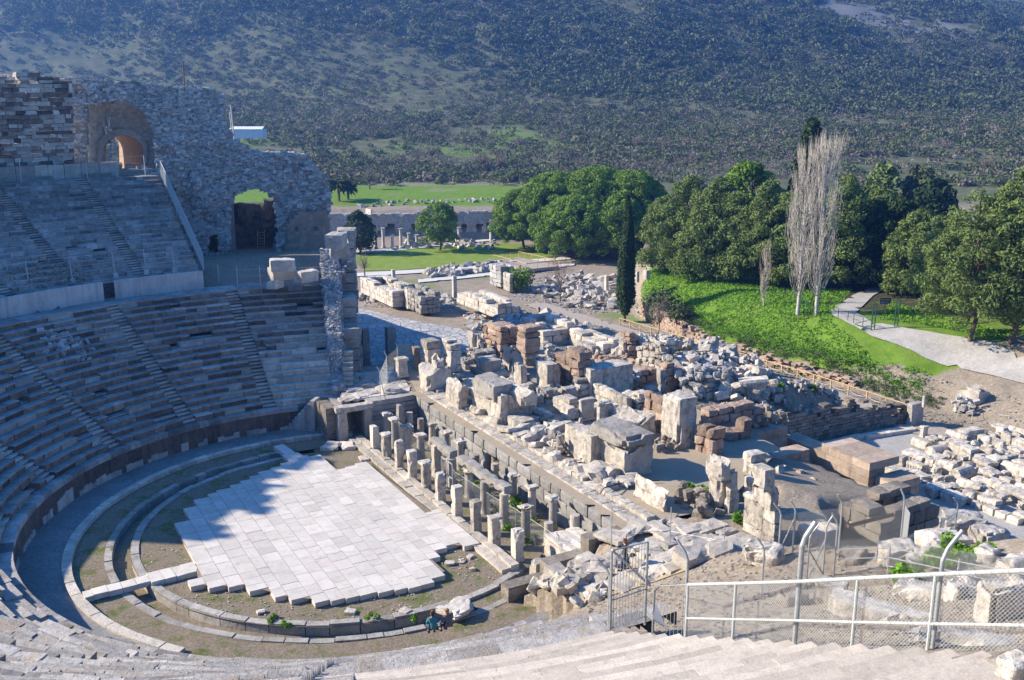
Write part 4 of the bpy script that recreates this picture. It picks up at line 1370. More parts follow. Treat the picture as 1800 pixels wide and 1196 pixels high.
PIECES = [
 ('pedestal', 'squat pale pedestal alone on the terrace by the tall wire fence', 700, 666, 632, 693, 720, 'marble', 2.5, 'p'),
 ('wall_block', 'brownish upright block standing behind the leftmost marble pier', 729, 651, 612, 724, 741, 'red', 2.4, 'b'),
 ('marble_pier', 'stepped marble pier, leftmost of the tall pale piers by the street', 752, 664, 602, 740, 776, 'marble', 2.4, 'c'),
 ('marble_pier', 'tall two-block marble pier right of the stepped pier, with a dark right side', 793, 669, 602, 777, 812, 'marble', 2.4, 'c'),
 ('broken_pedestal', 'big broken statue pedestal with split top at the far end of the stage', 752, 691, 652, 736, 796, 'pale', 2.4, 't'),
 ('round_block', 'pale boulder-like cap stone lying on the big broken pedestal', 768, 650, 628, 757, 780, 'marble', 4.1, 't'),
 ('marble_jamb', 'slim upright marble jamb in front of the red masonry wall', 831, 632, 585, 822, 838, 'pale', 2.4, 'b'),
 ('marble_jamb', 'broad rounded marble slab leaning beside the slim jamb', 842, 634, 587, 834, 853, 'pale', 2.4, 't'),
 ('masonry_wall', 'high reddish rubble masonry wall behind the slim marble jambs', 880, 640, 577, 848, 912, 'red', 2.2, 'r'),
 ('marble_block', 'low block with a knocked-off top behind the long low wall', 842, 640, 618, 834, 861, 'pale', 2.4, 't'),
 ('low_wall', 'low wall of upright marble blocks in front of the red masonry', 853, 668, 636, 825, 882, 'pale', 2.4, 'c'),
 ('marble_pier', 'half-height marble pier with a dark top between low wall and rubble pier', 897, 656, 617, 881, 922, 'pale', 2.4, 't'),
 ('marble_pier', 'slender lone marble post with a flat top in the middle of the stage', 915, 687, 643, 902, 927, 'marble', 2.4, 'b'),
 ('rubble_pier', 'tall rough pier of mixed red and grey rubble behind the lone marble post', 923, 647, 577, 908, 951, 'red', 2.2, 'r'),
 ('marble_pier', 'smooth square marble pier standing against the high red wall', 962, 695, 642, 941, 985, 'marble', 2.4, 'b'),
 ('wall_stump', 'thick marble wall stump with a rounded top near the dark stage wall', 806, 723, 680, 783, 826, 'marble', 2.4, 't'),
 ('wall_stump', 'long white marble wall with a ragged rubble break at its right end', 880, 750, 700, 824, 944, 'marble', 2.4, 't'),
 ('cornice_block', 'dark weathered cornice block on top of the long white wall', 868, 706, 680, 828, 905, 'grey', 4.1, 'b'),
 ('cornice_block', 'square dark cap block at the right end of the long white wall', 918, 715, 693, 893, 946, 'pale', 4.0, 't'),
 ('ashlar_wall', 'neat pale ashlar wall of squared blocks at the upper middle of the ruins', 956, 603, 573, 911, 1010, 'pale', 1.8, 'c'),
 ('ashlar_wall', 'second pale ashlar wall right of and below the first one', 1059, 626, 600, 1000, 1088, 'pale', 1.6, 'c'),
 ('ashlar_wall', 'pale ashlar wall of large blocks at the left edge of the rubble field', 875, 560, 535, 803, 912, 'pale', -1.8, 'c'),
 ('masonry_wall', 'tallest red sandstone masonry wall in the middle of the ruins', 1016, 704, 620, 976, 1042, 'red', 2.2, 'r'),
 ('marble_pier', 'big square marble pier joined to the tallest red wall', 1037, 705, 651, 1013, 1112, 'marble', 2.3, 'b'),
 ('vault_stump', 'broken reddish vault stump with a brick edge among the ruins', 1127, 675, 637, 1109, 1156, 'red', 2.0, 'r'),
 ('grey_wall', 'smooth grey wall face right of the broken reddish vault', 1160, 690, 652, 1153, 1195, 'grey', 2.0, 'b'),
 ('wall_block', 'white marble wall block left of the square column base', 1001, 738, 702, 970, 1016, 'marble', 2.4, 'c'),
 ('statue_base', 'dark sided square column base between two marble wall blocks', 1020, 743, 704, 1013, 1047, 'pale', 2.4, 'p'),
 ('altar', 'waisted marble altar with flared base and cap in the middle of the stage', 1051, 759, 710, 1044, 1081, 'marble', 2.4, 'p'),
 ('bench_wall', 'long low marble bench wall with a rounded left end', 1113, 737, 706, 1040, 1124, 'marble', 2.4, 'c'),
 ('wall_block', 'box-like marble wall block with a big dark end face near the stage edge', 1107, 776, 737, 1069, 1152, 'marble', 2.4, 't'),
 ('red_wall', 'reddish sandstone wall stump left of the largest white pier', 1162, 767, 699, 1130, 1170, 'red', 2.2, 'r'),
 ('marble_pier', 'largest white marble pier with a fully shadowed right side', 1192, 792, 703, 1161, 1223, 'marble', 2.3, 'b'),
 ('wall_stump', 'stepped stump of brown and grey blocks right of the largest white pier', 1250, 809, 757, 1219, 1272, 'red', 2.2, 'r'),
 ('masonry_wall', 'shadowed masonry wall with a stepped top behind the brown block stump', 1245, 776, 722, 1228, 1345, 'red', 1.8, 'r'),
 ('parapet', 'tall white marble parapet slab along the stage edge', 1037, 822, 768, 992, 1060, 'marble', 2.4, 'b'),
 ('wall_stump', 'massive broken wall end with overhanging dark slab at the stage edge', 1097, 842, 783, 1040, 1146, 'pale', 2.4, 't'),
 ('roof_slab', 'dark weathered slab roofing the massive broken wall end', 1098, 791, 772, 1034, 1150, 'grey', 4.35, 'b'),
 ('wall_stump', 'rough white stone stump just left of the tall parapet slab', 985, 803, 770, 962, 1010, 'marble', 2.4, 'h'),
 ('parapet', 'thin broken marble parapet leaning at the near end of the stage', 1166, 902, 864, 1113, 1172, 'marble', 2.35, 't'),
 ('rubble_wall', 'low rubble wall between the broken parapet and the near marble pillars', 1235, 915, 882, 1172, 1262, 'dirtstone', 2.2, 'h'),
 ('marble_pillar', 'near marble pillar with an overhanging broken cap', 1263, 897, 842, 1241, 1279, 'marble', 2.3, 'b'),
 ('cap_stone', 'overhanging broken cap stone on the near marble pillar', 1266, 845, 812, 1238, 1284, 'pale', 4.4, 't'),
 ('fluted_pilaster', 'narrow fluted pilaster right of the capped near pillar', 1281, 902, 828, 1272, 1298, 'marble', 2.3, 'b'),
 ('marble_slab', 'small upright slab behind the tall grey stacked pier', 1315, 898, 842, 1305, 1324, 'pale', 2.2, 'b'),
 ('grey_pier', 'tall pier of stacked grey marble blocks beside the mesh fence', 1358, 962, 892, 1303, 1370, 'marble', 2.2, 'c'),
 ('grey_block', 'middle block with a curved broken face on the stacked grey pier', 1352, 897, 860, 1319, 1371, 'marble', 4.9, 't'),
 ('grey_block', 'topmost square block of the stacked grey pier', 1343, 865, 828, 1319, 1361, 'marble', 6.2, 'b'),
 ('white_pier', 'pair of white blocks behind the topmost block of the grey pier', 1320, 858, 802, 1303, 1346, 'marble', 1.6, 'c'),
 ('dark_pier', 'dark sided upright block right of the white block pair', 1366, 858, 822, 1355, 1382, 'pale', 1.0, 'b'),
 ('rubble_stump', 'small cream rubble stump in front of the restored sandstone walls', 1421, 877, 843, 1394, 1441, 'sand', .2, 'h'),
]
PIECES += [
 ('low_wall', 'ragged rubble footing between the long white wall and the lone marble post', 905, 705, 688, 860, 950, 'rubble', 2.4, 'h'),
 ('low_wall', 'low rubble footing in front of the smooth square marble pier', 985, 712, 694, 950, 1012, 'pale', 2.4, 'h'),
 ('rubble_wall', 'reddish rubble wall between the tallest red wall and the vault stump', 1085, 668, 640, 1040, 1120, 'red', 2.2, 'h'),
 ('rubble_wall', 'grey rubble wall running back behind the big square marble pier', 1070, 690, 655, 1040, 1130, 'rubble', 2.2, 'h'),
 ('rubble_wall', 'rubble wall behind the second ashlar wall, left of the great heap', 1110, 640, 618, 1075, 1150, 'rubble', 2.0, 'h'),
 ('rubble_wall', 'dark rubble wall top running along the heap above the grey wall', 1215, 700, 662, 1180, 1290, 'rubble', 2.0, 'h'),
 ('rubble_wall', 'brown rubble between the red wall stump and the bench wall', 1140, 735, 705, 1118, 1165, 'red', 2.3, 'h'),
 ('low_wall', 'broken marble blocks heaped on the stage floor below the altar', 1040, 785, 762, 1000, 1075, 'marble', 2.4, 'h'),
 ('low_wall', 'pale broken blocks lining the back of the stage by the column base', 975, 760, 742, 935, 1003, 'pale', 2.4, 'h'),
 ('rubble_wall', 'heap of broken wall core in front of the rubble piers near the street', 905, 600, 572, 862, 950, 'rubble', 1.0, 'h'),
 ('low_wall', 'stub of squared blocks between the two leftmost marble piers', 770, 675, 645, 760, 790, 'pale', 2.4, 'h'),
 ('low_wall', 'knee-high block row at the back of the courtyard floor', 1160, 800, 782, 1135, 1190, 'dirtstone', 2.3, 'h'),
 ('masonry_wall', 'stepped brown wall right of the largest white pier, in half shade', 1280, 790, 745, 1240, 1320, 'red', 1.9, 'r'),
 ('rubble_wall', 'rubble core of the scene building left of the cross wall', 1330, 765, 735, 1290, 1385, 'dirtstone', 1.6, 'h'),
]
for p in PIECES:
    piece(p[0], p[1], *p[2:7], mat=p[7], z=p[8], kind=p[9], cat=p[0].split('_')[-1])

# restored sandstone walls at the corner of the scene building
def tfwall(name, label, a0, a1, b0, b1, z0, z1, mat, cat='wall', seed=1, course=.5, holes=()):
    mb = MB()
    rg = np.random.default_rng(seed)
    z = z0
    while z < z1 - .02:
        h = min(course, z1 - z)
        for (A0, A1, B0, B1) in [(a0, a1, b0, b1)]:
            along_b = (B1 - B0) > (A1 - A0)
            n = max(1, int(round((B1 - B0 if along_b else A1 - A0) / 1.1)))
            off = rg.uniform(0, .5)
            cut = np.clip((np.arange(n + 1) + (off if n > 1 else 0) * (np.arange(n + 1) % n > 0)) / n, 0, 1)
            for i in range(n):
                if along_b: q = (A0, A1, B0 + cut[i] * (B1 - B0), B0 + cut[i + 1] * (B1 - B0))
                else: q = (A0 + cut[i] * (A1 - A0), A0 + cut[i + 1] * (A1 - A0), B0, B1)
                if any(hz0 < z + h / 2 < hz1 and ha0 < (q[0] + q[1]) / 2 < ha1 and hb0 < (q[2] + q[3]) / 2 < hb1 for (ha0, ha1, hb0, hb1, hz0, hz1) in holes): continue
                rough(mb, TF((q[0] + q[1]) / 2, (q[2] + q[3]) / 2, z), (q[1] - q[0] - .006, q[3] - q[2] - .006, h - .004), R29, 0, rg.uniform(.3, .75), .45, .02, .012, 1.3, seed + i + int(z * 9), maxn=3)
        z += h
    return tag(mb.build(name, mat), label, cat)


def ab(u, v, z): return toTF(PX(u, v, z))


for k, (a0, a1, h, lab) in enumerate([(8.4, 11.2, 2.3, 'highest length of the rough wall closing the near end of the hyposcaenium'), (5.9, 8.38, 1.5, 'middle length of the rough wall closing the near end of the hyposcaenium'), (3.6, 5.88, .75, 'lowest length of the rough wall at the near end of the hyposcaenium, by the orchestra kerb')]):
    tfwall('closing_wall', lab, a0, a1, -13.35, -12.55, -.2, h, M['dirtstone'], seed=70 + k, course=.42)
c1 = ab(1528, 868, -.6); c2 = ab(1432, 806, .5)
tfwall('sandstone_wall', 'restored pinkish sandstone wall with square openings beside the gravel plaza', c1[0] - .2, c1[0] + 1.3, c1[1], c1[1] + 8.0, -2, 1.0, M['sand'], seed=3, holes=[(0, 99, c1[1] + 5.2, c1[1] + 6.4, -2, -.5), (0, 99, c1[1] + 1.0, c1[1] + 1.9, -1.2, .2)])
tfwall('sandstone_wall', 'upper step of the restored sandstone corner above the gravel plaza', c1[0] - .2, c1[0] + 2.6, c1[1] - .0, c1[1] + 4.2, 1.0, 1.55, M['sand'], seed=5)
tfwall('sandstone_wall', 'shaded sandstone buttress at the corner of the gravel plaza', c1[0] + .4, c1[0] + 2.8, c1[1] - 1.6, c1[1] - .02, -2, .6, M['sand'], seed=6)
q = ab(1395, 790, 1.2)
tfwall('sandstone_wall', 'brown sandstone cross wall with two small square holes behind the white blocks', q[0] - 3.6, q[0] + .6, q[1] - .9, q[1] + .3, -1.2, 1.4, M['sand'], seed=7, holes=[(q[0] - 2.6, q[0] - 1.9, -99, 99, -.2, .5)])
tfwall('sandstone_block', 'two pinkish sandstone blocks on top of the low wall above the brown cross wall', q[0] - 3.4, q[0] + 1.2, q[1] + 1.8, q[1] + 2.8, .6, 2.1, M['sand'], 'block', seed=8, course=.8)
tfwall('ledge_wall', 'long ledge of worn brown blocks running up to the shadowed masonry wall', q[0] - 8.5, q[0] - 3.5, q[1] + 2.4, q[1] + 3.6, .6, 2.0, M['red'], seed=9, course=.7)
fp = [PX(1446, 885, -1.2), PX(1525, 849, -1.2), PX(1541, 853, -1.2), PX(1452, 895, -1.2)]
mb = MB()
f0 = ab(1448, 890, -1.1); f1 = ab(1528, 853, -1.1)
mb.box(TF((f0[0] + f1[0]) / 2 + .4, (f0[1] + f1[1]) / 2, -2), (3.0, abs(f1[1] - f0[1]) * .55 + 2.2, .95), R29, 0, .6)
tag(mb.build('sandstone_floor', M['sand']), 'low pink sandstone platform inside the restored corner walls', 'platform')
# shadowed retaining wall and banks of the terrace above the plaza
mb = MB()
rg = np.random.default_rng(61)
coursed(mb, [TF(36.2, .1), TF(41, .25), TF(46, .1), TF(49.2, -.4)], -2.05, 1.0, .28, .26, .55, rg, None, .6, 1.4, .02, .25, None, .03, topf=lambda s: 1 - .5 * s)
tag(mb.build('retaining_wall', M['dirtstone']), 'rough retaining wall in deep shade above the gravel plaza', 'wall')
mb = MB()
coursed(mb, [TF(36.2, -1.3), TF(42, -1.2), TF(48, -1.9)], -2.02, -1.55, 0, .45, 1.6, rg, None, .8, .1, .02, .2, None, .02)
tag(mb.build('stone_kerb', M['pale']), kind='structure')
wp = TF(49.6, -1.2, -2)
piece('corner_pier', 'square grey block pier at the corner of the terrace by the boardwalk', 1600, 752, 712, 1590, 1624, 'grey', -2, 'b', 'pier')
piece('marble_post', 'slim upright marble post on top of the corner pier', 1624, 715, 697, 1620, 1628, 'pale', 0, 'b', 'post')
piece('column_drum', 'stubby fluted column drum standing on the gravel by the shaded wall', 1622, 771, 751, 1614, 1632, 'pale', -2, 'p', 'column')

# broken walls of the rooms behind the stage
rg = np.random.default_rng(90)
def seg(a, b, along, L, h, th, mat, seed):
    mb = MB(); r2 = np.random.default_rng(seed)
    z = 0.0; n = max(1, int(round(L / .95)))
    prof = h * (.6 + .5 * r2.random(n))
    if r2.random() < .5: prof = np.sort(prof)[::(1 if r2.random() < .5 else -1)]
    for i in range(n):
        z = 0; y0 = -L / 2 + L * i / n + r2.uniform(-.08, .08); w = L / n
        while z < prof[i] - .15:
            hh = min(r2.uniform(.35, .75), prof[i] - z)
            da, db = (r2.uniform(-.05, .05), y0 + w / 2) if along else (y0 + w / 2, r2.uniform(-.05, .05))
            rough(mb, TF(a + da, b + db, G1(*TF(a, b)[:2]) - .15 + z), (th if along else w * r2.uniform(.9, 1.0), w * r2.uniform(.9, 1.0) if along else th, hh - .01), R29 + r2.uniform(-.05, .05), 0, float(np.clip(r2.normal(.5, .2), 0, 1)), .26, .08, .07, 1.7, seed + i + int(z * 9), maxn=5, nib=.2)
            z += hh
    return mb.build('wall_fragment', M[mat])


LBL = {'pale': 'broken pale block wall of the rooms behind the stage', 'red': 'broken reddish block wall of the rooms behind the stage', 'rubble': 'broken grey rubble wall of the rooms behind the stage', 'marble': 'broken white marble wall of the rooms behind the stage'}
k = 0
for along, lines, rng_ in ((True, (16.6, 19.4, 23.0, 27.0, 31.0), (-2.5, 21)), (False, (0.5, 3.8, 7.5, 11.5, 15.5, 19.5), (17, 32))):
    for c in lines:
        x = rng_[0] + rg.uniform(0, 1)
        while x < rng_[1]:
            L = rg.uniform(1.2, 3.4)
            a, b = (c + rg.uniform(-.4, .4), x + L / 2) if along else (x + L / 2, c + rg.uniform(-.4, .4))
            if rg.random() < .76 and not (a < 25 and b < -3.0):
                mt_ = ['pale', 'red', 'rubble', 'marble'][int(rg.choice(4, p=[.32, .25, .2, .23]))]
                k += 1
                o = seg(a, b, along, L, rg.uniform(.9, 2.7) * (1.0 if a > 20 else .6), rg.uniform(.7, 1.1), mt_, 500 + k)
                tag(o, LBL[mt_], 'wall', 'broken %s walls of the scene rooms' % mt_)
            x += L + rg.uniform(.2, 1.4)
# ------------------------------------------------------------------ arched rubble ruin on the left
class VPlane:
    """vertical plane through two plan points; photo positions fall on it as (s, z)"""
    def __init__(s, A, B):
        s.A = np.asarray(A, float)[:2]; d = np.asarray(B, float)[:2] - s.A
        s.L = np.linalg.norm(d); s.d = d / s.L
        s.n = np.array([s.d[1], -s.d[0]])            # towards the camera side
    def at(s, u, v):
        r = ray(u, v)
        # A + d*s = t*r
        Mx = np.array([[r[0], -s.d[0]], [r[1], -s.d[1]]])
        t, q = np.linalg.solve(Mx, s.A)
        return q, CAMZ + t * r[2]
    def w(s, q, z, off=0.0):
        q = np.asarray(q); z = np.asarray(z)
        return np.stack([s.A[0] + s.d[0] * q + s.n[0] * off, s.A[1] + s.d[1] * q + s.n[1] * off, z + 0 * q], -1)


def sheet(mb, vp, poly, holes, step, thick, amp, seed, off=0.0, pix=True, mat=0):
    pl = [vp.at(*p) for p in poly] if pix else poly
    hl = [[vp.at(*p) for p in h] if pix else h for h in holes]
    P = np.array(pl)
    x0, y0 = P.min(0); x1, y1 = P.max(0)
    nx, ny = int((x1 - x0) / step) + 2, int((y1 - y0) / step) + 2
    X, Z = np.meshgrid(x0 + np.arange(nx) * step, y0 + np.arange(ny) * step, indexing='ij')
    rg = np.random.default_rng(seed)
    X = X + rg.uniform(-.3, .3, X.shape) * step; Z = Z + rg.uniform(-.25, .25, Z.shape) * step
    cx = (X[:-1, :-1] + X[1:, 1:]) / 2; cz = (Z[:-1, :-1] + Z[1:, 1:]) / 2
    ok = inpoly(cx, cz, pl)
    for h in hl: ok &= ~inpoly(cx, cz, h)
    front = vp.w(X.ravel(), Z.ravel())
    nz = vnoise(front * .8 + seed, 1) + .6 * vnoise(front * 2.2, 2) + .35 * vnoise(front * 4.7, 3) - 1.0
    o = off + amp * nz * 1.6 + amp * .35 * (vnoise(front * 9, 7) - .5)
    front = front + np.append(vp.n, 0) * o[:, None]
    back = front - np.append(vp.n, 0) * (thick + 0 * o[:, None])
    n = nx * ny
    i, j = np.where(ok)
    q = i * ny + j
    tn = np.clip(rg.normal(.5, .09, len(q)), 0, 1)
    V = np.concatenate([front, back])
    mb.add(V, np.stack([q, q + ny, q + ny + 1, q + 1], 1), mat, tn)
    mb.add(V, np.stack([q, q + 1, q + ny + 1, q + ny], 1) + n, mat, tn)
    okp = np.pad(ok, 1)
    for di, dj, e in ((-1, 0, (0, 1)), (1, 0, (ny + 1, ny)), (0, -1, (ny, 0)), (0, 1, (1, ny + 1))):
        m = ok & ~okp[1 + di:1 + di + ok.shape[0], 1 + dj:1 + dj + ok.shape[1]]
        ii, jj = np.where(m); qq = ii * ny + jj
        if len(qq): mb.add(V, np.stack([qq + e[0], qq + e[1], qq + e[1] + n, qq + e[0] + n], 1), mat, .5)


def arcpix(u0, u1, vt, vb, n=9):
    c = (u0 + u1) / 2; r = (u1 - u0) / 2
    return [(u0, vb)] + [(c - r * math.cos(math.pi * k / n), vt + r * .8 * (1 - math.sin(math.pi * k / n))) for k in range(n + 1)] + [(u1, vb)]


VP = VPlane((-50, 95.5), (-18, 103.5))
ruin = thing('rubble_ruin', 'huge ragged ruin of grey rubble masonry with two arched openings at the upper left', 'ruin', VP.w(16., 9.))
OUT = [(60, 300), (70, 150), (85, 138), (130, 140), (180, 141), (235, 144), (275, 151), (300, 156), (330, 154), (372, 158), (392, 168), (396, 196), (385, 200), (398, 225), (412, 246), (440, 262), (470, 271), (510, 268), (535, 275), (550, 292), (572, 312), (580, 345), (578, 400), (582, 440), (590, 500), (380, 520), (340, 500), (300, 400)]
REC = [(146, 300), (150, 184), (185, 179), (225, 180), (255, 196), (272, 225), (277, 300)]
ARC2 = [(412, 520), (404, 440), (403, 368), (415, 342), (440, 331), (465, 334), (480, 348), (487, 380), (488, 440), (492, 520)]
DOOR = [(365, 446), (366, 418), (372, 411), (380, 412), (386, 424), (387, 446)]
mb = MB(); sheet(mb, VP, OUT, [REC, ARC2, DOOR], .30, 2.4, .5, 5)
mb.build('masonry', M['ruin'], ruin)


def face_sheet(mb, vp, poly, holes, n, seed, off, amp, sseed, **kw):
    rg = np.random.default_rng(seed)
    pl = [vp.at(*p) for p in poly]; hl = [[vp.at(*p) for p in h] for h in holes]
    P = np.array(pl)
    q = rg.uniform(P[:, 0].min(), P[:, 0].max(), n); z = rg.uniform(P[:, 1].min(), P[:, 1].max(), n)
    ok = inpoly(q, z, pl)
    for h in hl: ok &= ~inpoly(q, z, h)
    z = np.round(z / .21) * .21 + rg.normal(0, .04, n)
    f = vp.w(q[ok], z[ok])
    nz = vnoise(f * .8 + sseed, 1) + .6 * vnoise(f * 2.2, 2) + .35 * vnoise(f * 4.7, 3) - 1.0
    f = f + np.append(vp.n, 0) * (off + amp * nz * 1.6)[:, None]
    facing(mb, f, np.append(vp.n, 0), np.append(vp.d, 0), rg, **kw)


mb = MB(); face_sheet(mb, VP, OUT, [REC, ARC2, DOOR], 24000, 3, .0, .5, 5, s=(.15, .75), hh=(.1, .32), proud=.12)
mb.build('facing_stones', M['ruin'], ruin)['kind'] = 'stuff'
# recess with the vaulted passage
VR = VPlane((-50 - .24 * 3.2, 95.5 + 3.2), (-18 - .24 * 3.2, 103.5 + 3.2))
mb = MB()
ARC1 = arcpix(181, 253, 238, 306)
sheet(mb, VR, [(140, 310), (144, 170), (285, 170), (285, 310)], [ARC1, [(183, 236), (184, 210), (193, 208), (195, 232)]], .42, 1.6, .3, 8)
mb.build('recess_wall', M['rubble'], ruin)
mb = MB()
a1 = [VR.at(*p) for p in ARC1]
ring0 = np.array([VR.w(q, z, .25) for q, z in a1]); 
cc = np.array([np.mean([q for q, z in a1]), a1[0][1]])
ring1 = np.array([VR.w(cc[0] + (q - cc[0]) * 1.2, cc[1] + (z - cc[1]) * 1.17, .3) for q, z in a1])
n = len(a1)
mb.add(np.concatenate([ring0, ring1]), [(i, i + 1, n + i + 1, n + i) for i in range(n - 1)], 0, .8)
mb.add(np.concatenate([ring0, ring0 - np.append(VR.n, 0) * 2]), [(i + 1, i, n + i, n + i + 1) for i in range(n - 1)], 0, .8)
mb.build('arch_ring', M['grey'], ruin)
mb = MB()
sk = np.append(-VR.n * 9 - VR.d * 3.4, 0)
mb.add(np.concatenate([ring0 - np.append(VR.n, 0) * 1.0, ring0 + sk]), [(i + 1, i, n + i, n + i + 1) for i in range(n - 1)], 0, .5)
mb.build('vault', M['brick'], ruin)
# broken stones in the vault mouth
for k, (u, v, w) in enumerate([(232, 292, .9), (207, 292, 1.1), (246, 294, .7), (258, 297, .8)]):
    p = VR.w(*VR.at(u, v), 1.2 + k * .2); p[2] = ZU
    mb = MB(); rough(mb, p, (w, w * .7, w * .8), .4 * k, 0, .6, .25, .1, .08, 2, k + 3, (.2, .1), maxn=4)
    tag(mb.build('fallen_block', M['brick' if k < 2 else 'pale']), ['brown lump in the mouth of the upper vault', 'leftmost brown stone in the mouth of the upper vault', 'pale block at the right inside the upper arch', 'rightmost pale block below the upper arch'][k], 'stone')
# chamber behind the lower arch
VC = VPlane((-50 - .24 * 5, 95.5 + 5), (-18 - .24 * 5, 103.5 + 5))
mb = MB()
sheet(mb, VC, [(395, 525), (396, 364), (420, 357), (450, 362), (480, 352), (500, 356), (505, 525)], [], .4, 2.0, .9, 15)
M['chamber'] = stone('shade_dark_chamber_rubble', (.15, .148, .142), (.085, .082, .078), dark=(.04, .037, .033), damt=.6, scale=1.6, bump=.2, speck=.4)  # rubble darkened to paint the chamber's inner shade
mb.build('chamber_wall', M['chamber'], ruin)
for u_, vt_ in ((399, 345), (497, 345)):
    mb = MB()
    q_, z_ = VP.at(u_, vt_)
    c_ = VP.w(q_, z_, -3.6)
    mb.box((c_[0], c_[1], 7.5), (.9, 6.2, z_ - 7.5 - (0 if u_ < 450 else 1.5)), math.atan2(VP.d[1], VP.d[0]), 0, .4)
    mb.build('chamber_side', M['dirtstone'], ruin)
mb = MB()
V = []
for y_, x_, zt in ((104, -20.6, 9.5), (112, -22.2, 6.5), (120, -23.6, 3.0), (127, -24.8, .5)):
    V += [(x_ - 4.5, y_, -4), (x_, y_, -4), (x_, y_, zt), (x_ - 4.5, y_, zt)]
Fb = []
for i in range(3):
    for a_, b_ in ((0, 1), (1, 2), (2, 3), (3, 0)): Fb.append((i * 4 + a_, i * 4 + b_, i * 4 + 4 + b_, i * 4 + 4 + a_))
mb.add(V, Fb + [(0, 3, 2, 1), (12, 13, 14, 15)])
mb.build('rear_wall', M['rubble'], ruin)
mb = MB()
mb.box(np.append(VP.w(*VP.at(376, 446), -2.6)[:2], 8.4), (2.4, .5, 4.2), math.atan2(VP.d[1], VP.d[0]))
mb.build('doorway_back', M['void'], ruin)  # dark box filling the opening, shade put into its colour
p0 = np.append(VC.w(*VC.at(458, 442), 1.6)[:2], VC.at(458, 442)[1] - .2)
ld = thing('ladder', 'wooden ladder leaning in the dark chamber under the lower arch', 'ladder', p0)
mb = MB(); 
e = np.append(VC.d * .35, 0); up_ = np.append(-VC.n * .9 + VC.d * .2, 2.6)
for s in (-1, 1): mb.tube((p0 + e * s, p0 + e * s + up_), .04, 5)
mb.build('rails', M['wood'], ld)
mb = MB()
for k in range(1, 9): mb.tube((p0 - e + up_ * k / 9, p0 + e + up_ * k / 9), .025, 4)
mb.build('rungs', M['wood'], ld)
# buttress between lower arch and doorway, with the brick-faced end bay
mb = MB(); sheet(mb, VP, [(500, 470), (505, 385), (530, 372), (560, 365), (577, 372), (580, 440), (585, 470)], [[(520, 398), (527, 398), (527, 406), (520, 406)], [(548, 397), (556, 397), (556, 404), (548, 404)]], .4, .6, .15, 9, .55)
mb.build('brick_bay', M['brick'], ruin)
# post, pole and props on the ruin
mb = MB(); p = VP.w(*VP.at(325, 156)); mb.tube((p - [0, 0, .4], p + [0, 0, 2.5]), .06, 6)
tag(mb.build('pole', M['rust']), 'lone rusty pole standing on top of the rubble ruin', 'pole')
base = VP.w(*VP.at(409, 245), -3)
mb = MB()
for a_, b_ in (((0, 0, -1), (-.2, 0, 2.6)), ((-.25, 0, -1), (-1.0, 0, 1.2)), ((.05, .3, -1), (-.1, .2, 3.2))):
    mb.tube((base + np.array(a_), base + np.array(b_)), .07, 5)
tag(mb.build('scaffold_poles', M['galvlight']), 'bundle of pale scaffold poles at the right shoulder of the ruin', 'poles')
# rubble slope and stray blocks between the ruin and the tall pier
rg = np.random.default_rng(77)
mb = MB()
for i in range(520):
    u, v = rg.uniform(505, 615), rg.uniform(440, 515)
    z = np.interp(u, [500, 560, 620], [8.9, 9.9, 10.4]) + rg.uniform(-.4, .3)
    p = PX(u, v, z)
    if np.hypot(p[0] - CEN[0], p[1] - CEN[1]) < 30.6: continue
    if not (96.5 < math.degrees(math.atan2(p[1] - CEN[1], p[0] - CEN[0])) < 121): continue
    rough(mb, p - [0, 0, .4], rg.uniform(.15, .5, 3), rg.uniform(0, 6), 0, rg.uniform(.2, .95), .3, .08, .07, 2.4, i, (rg.uniform(-.5, .5), rg.uniform(-.5, .5)), maxn=2)
o = mb.build('rubble_slope', M['rubble']); tag(o, 'spill of loose rubble beside the ruin', 'rubble', kind='stuff')
V0 = [POL(r, a, z) for r, z in ((29.9, 8.0), (36, 10.4), (46, 9.4)) for a in (99.5, 104, 110, 116, 121)]
mb = MB(); mb.add(V0, [(i * 5 + j, i * 5 + j + 1, i * 5 + j + 6, i * 5 + j + 5) for i in range(2) for j in range(4)])
tag(mb.build('earth_bank', M['dirt'], smooth=True), kind='structure')
for k, (u, v, w, h, lab) in enumerate([(497, 472, 2.0, 1.0, 'squared pale block lying on another at the left of the rubble spill'), (496, 487, 2.2, 1.1, 'lower of two stacked squared blocks left of the rubble spill'), (538, 492, 1.9, 1.0, 'pale block on the topmost row of the lower seats, right of the iron door'), (484, 503, 1.4, .7, 'small pale block at the head of the parodos stair, left of the other blocks'),
                                       (592, 430, 2.2, 1.1, 'rounded column drum lying on top of the tall block pier'), (597, 447, 2.6, 1.3, 'big weathered block under the drum on the tall block pier')]):
    p = PX(u, v, [10.9, 9.8, 9.5, 9.2, 13.4, 12.0][k])
    mb = MB(); rough(mb, p - [0, 0, .2], (w, w * .6, h), .3 + .3 * k, 0, .65, .3, .1, .06, 1.6, k + 60, maxn=6)
    tag(mb.build('stone_block', M['pale' if k < 4 else 'grey']), lab, 'stone')
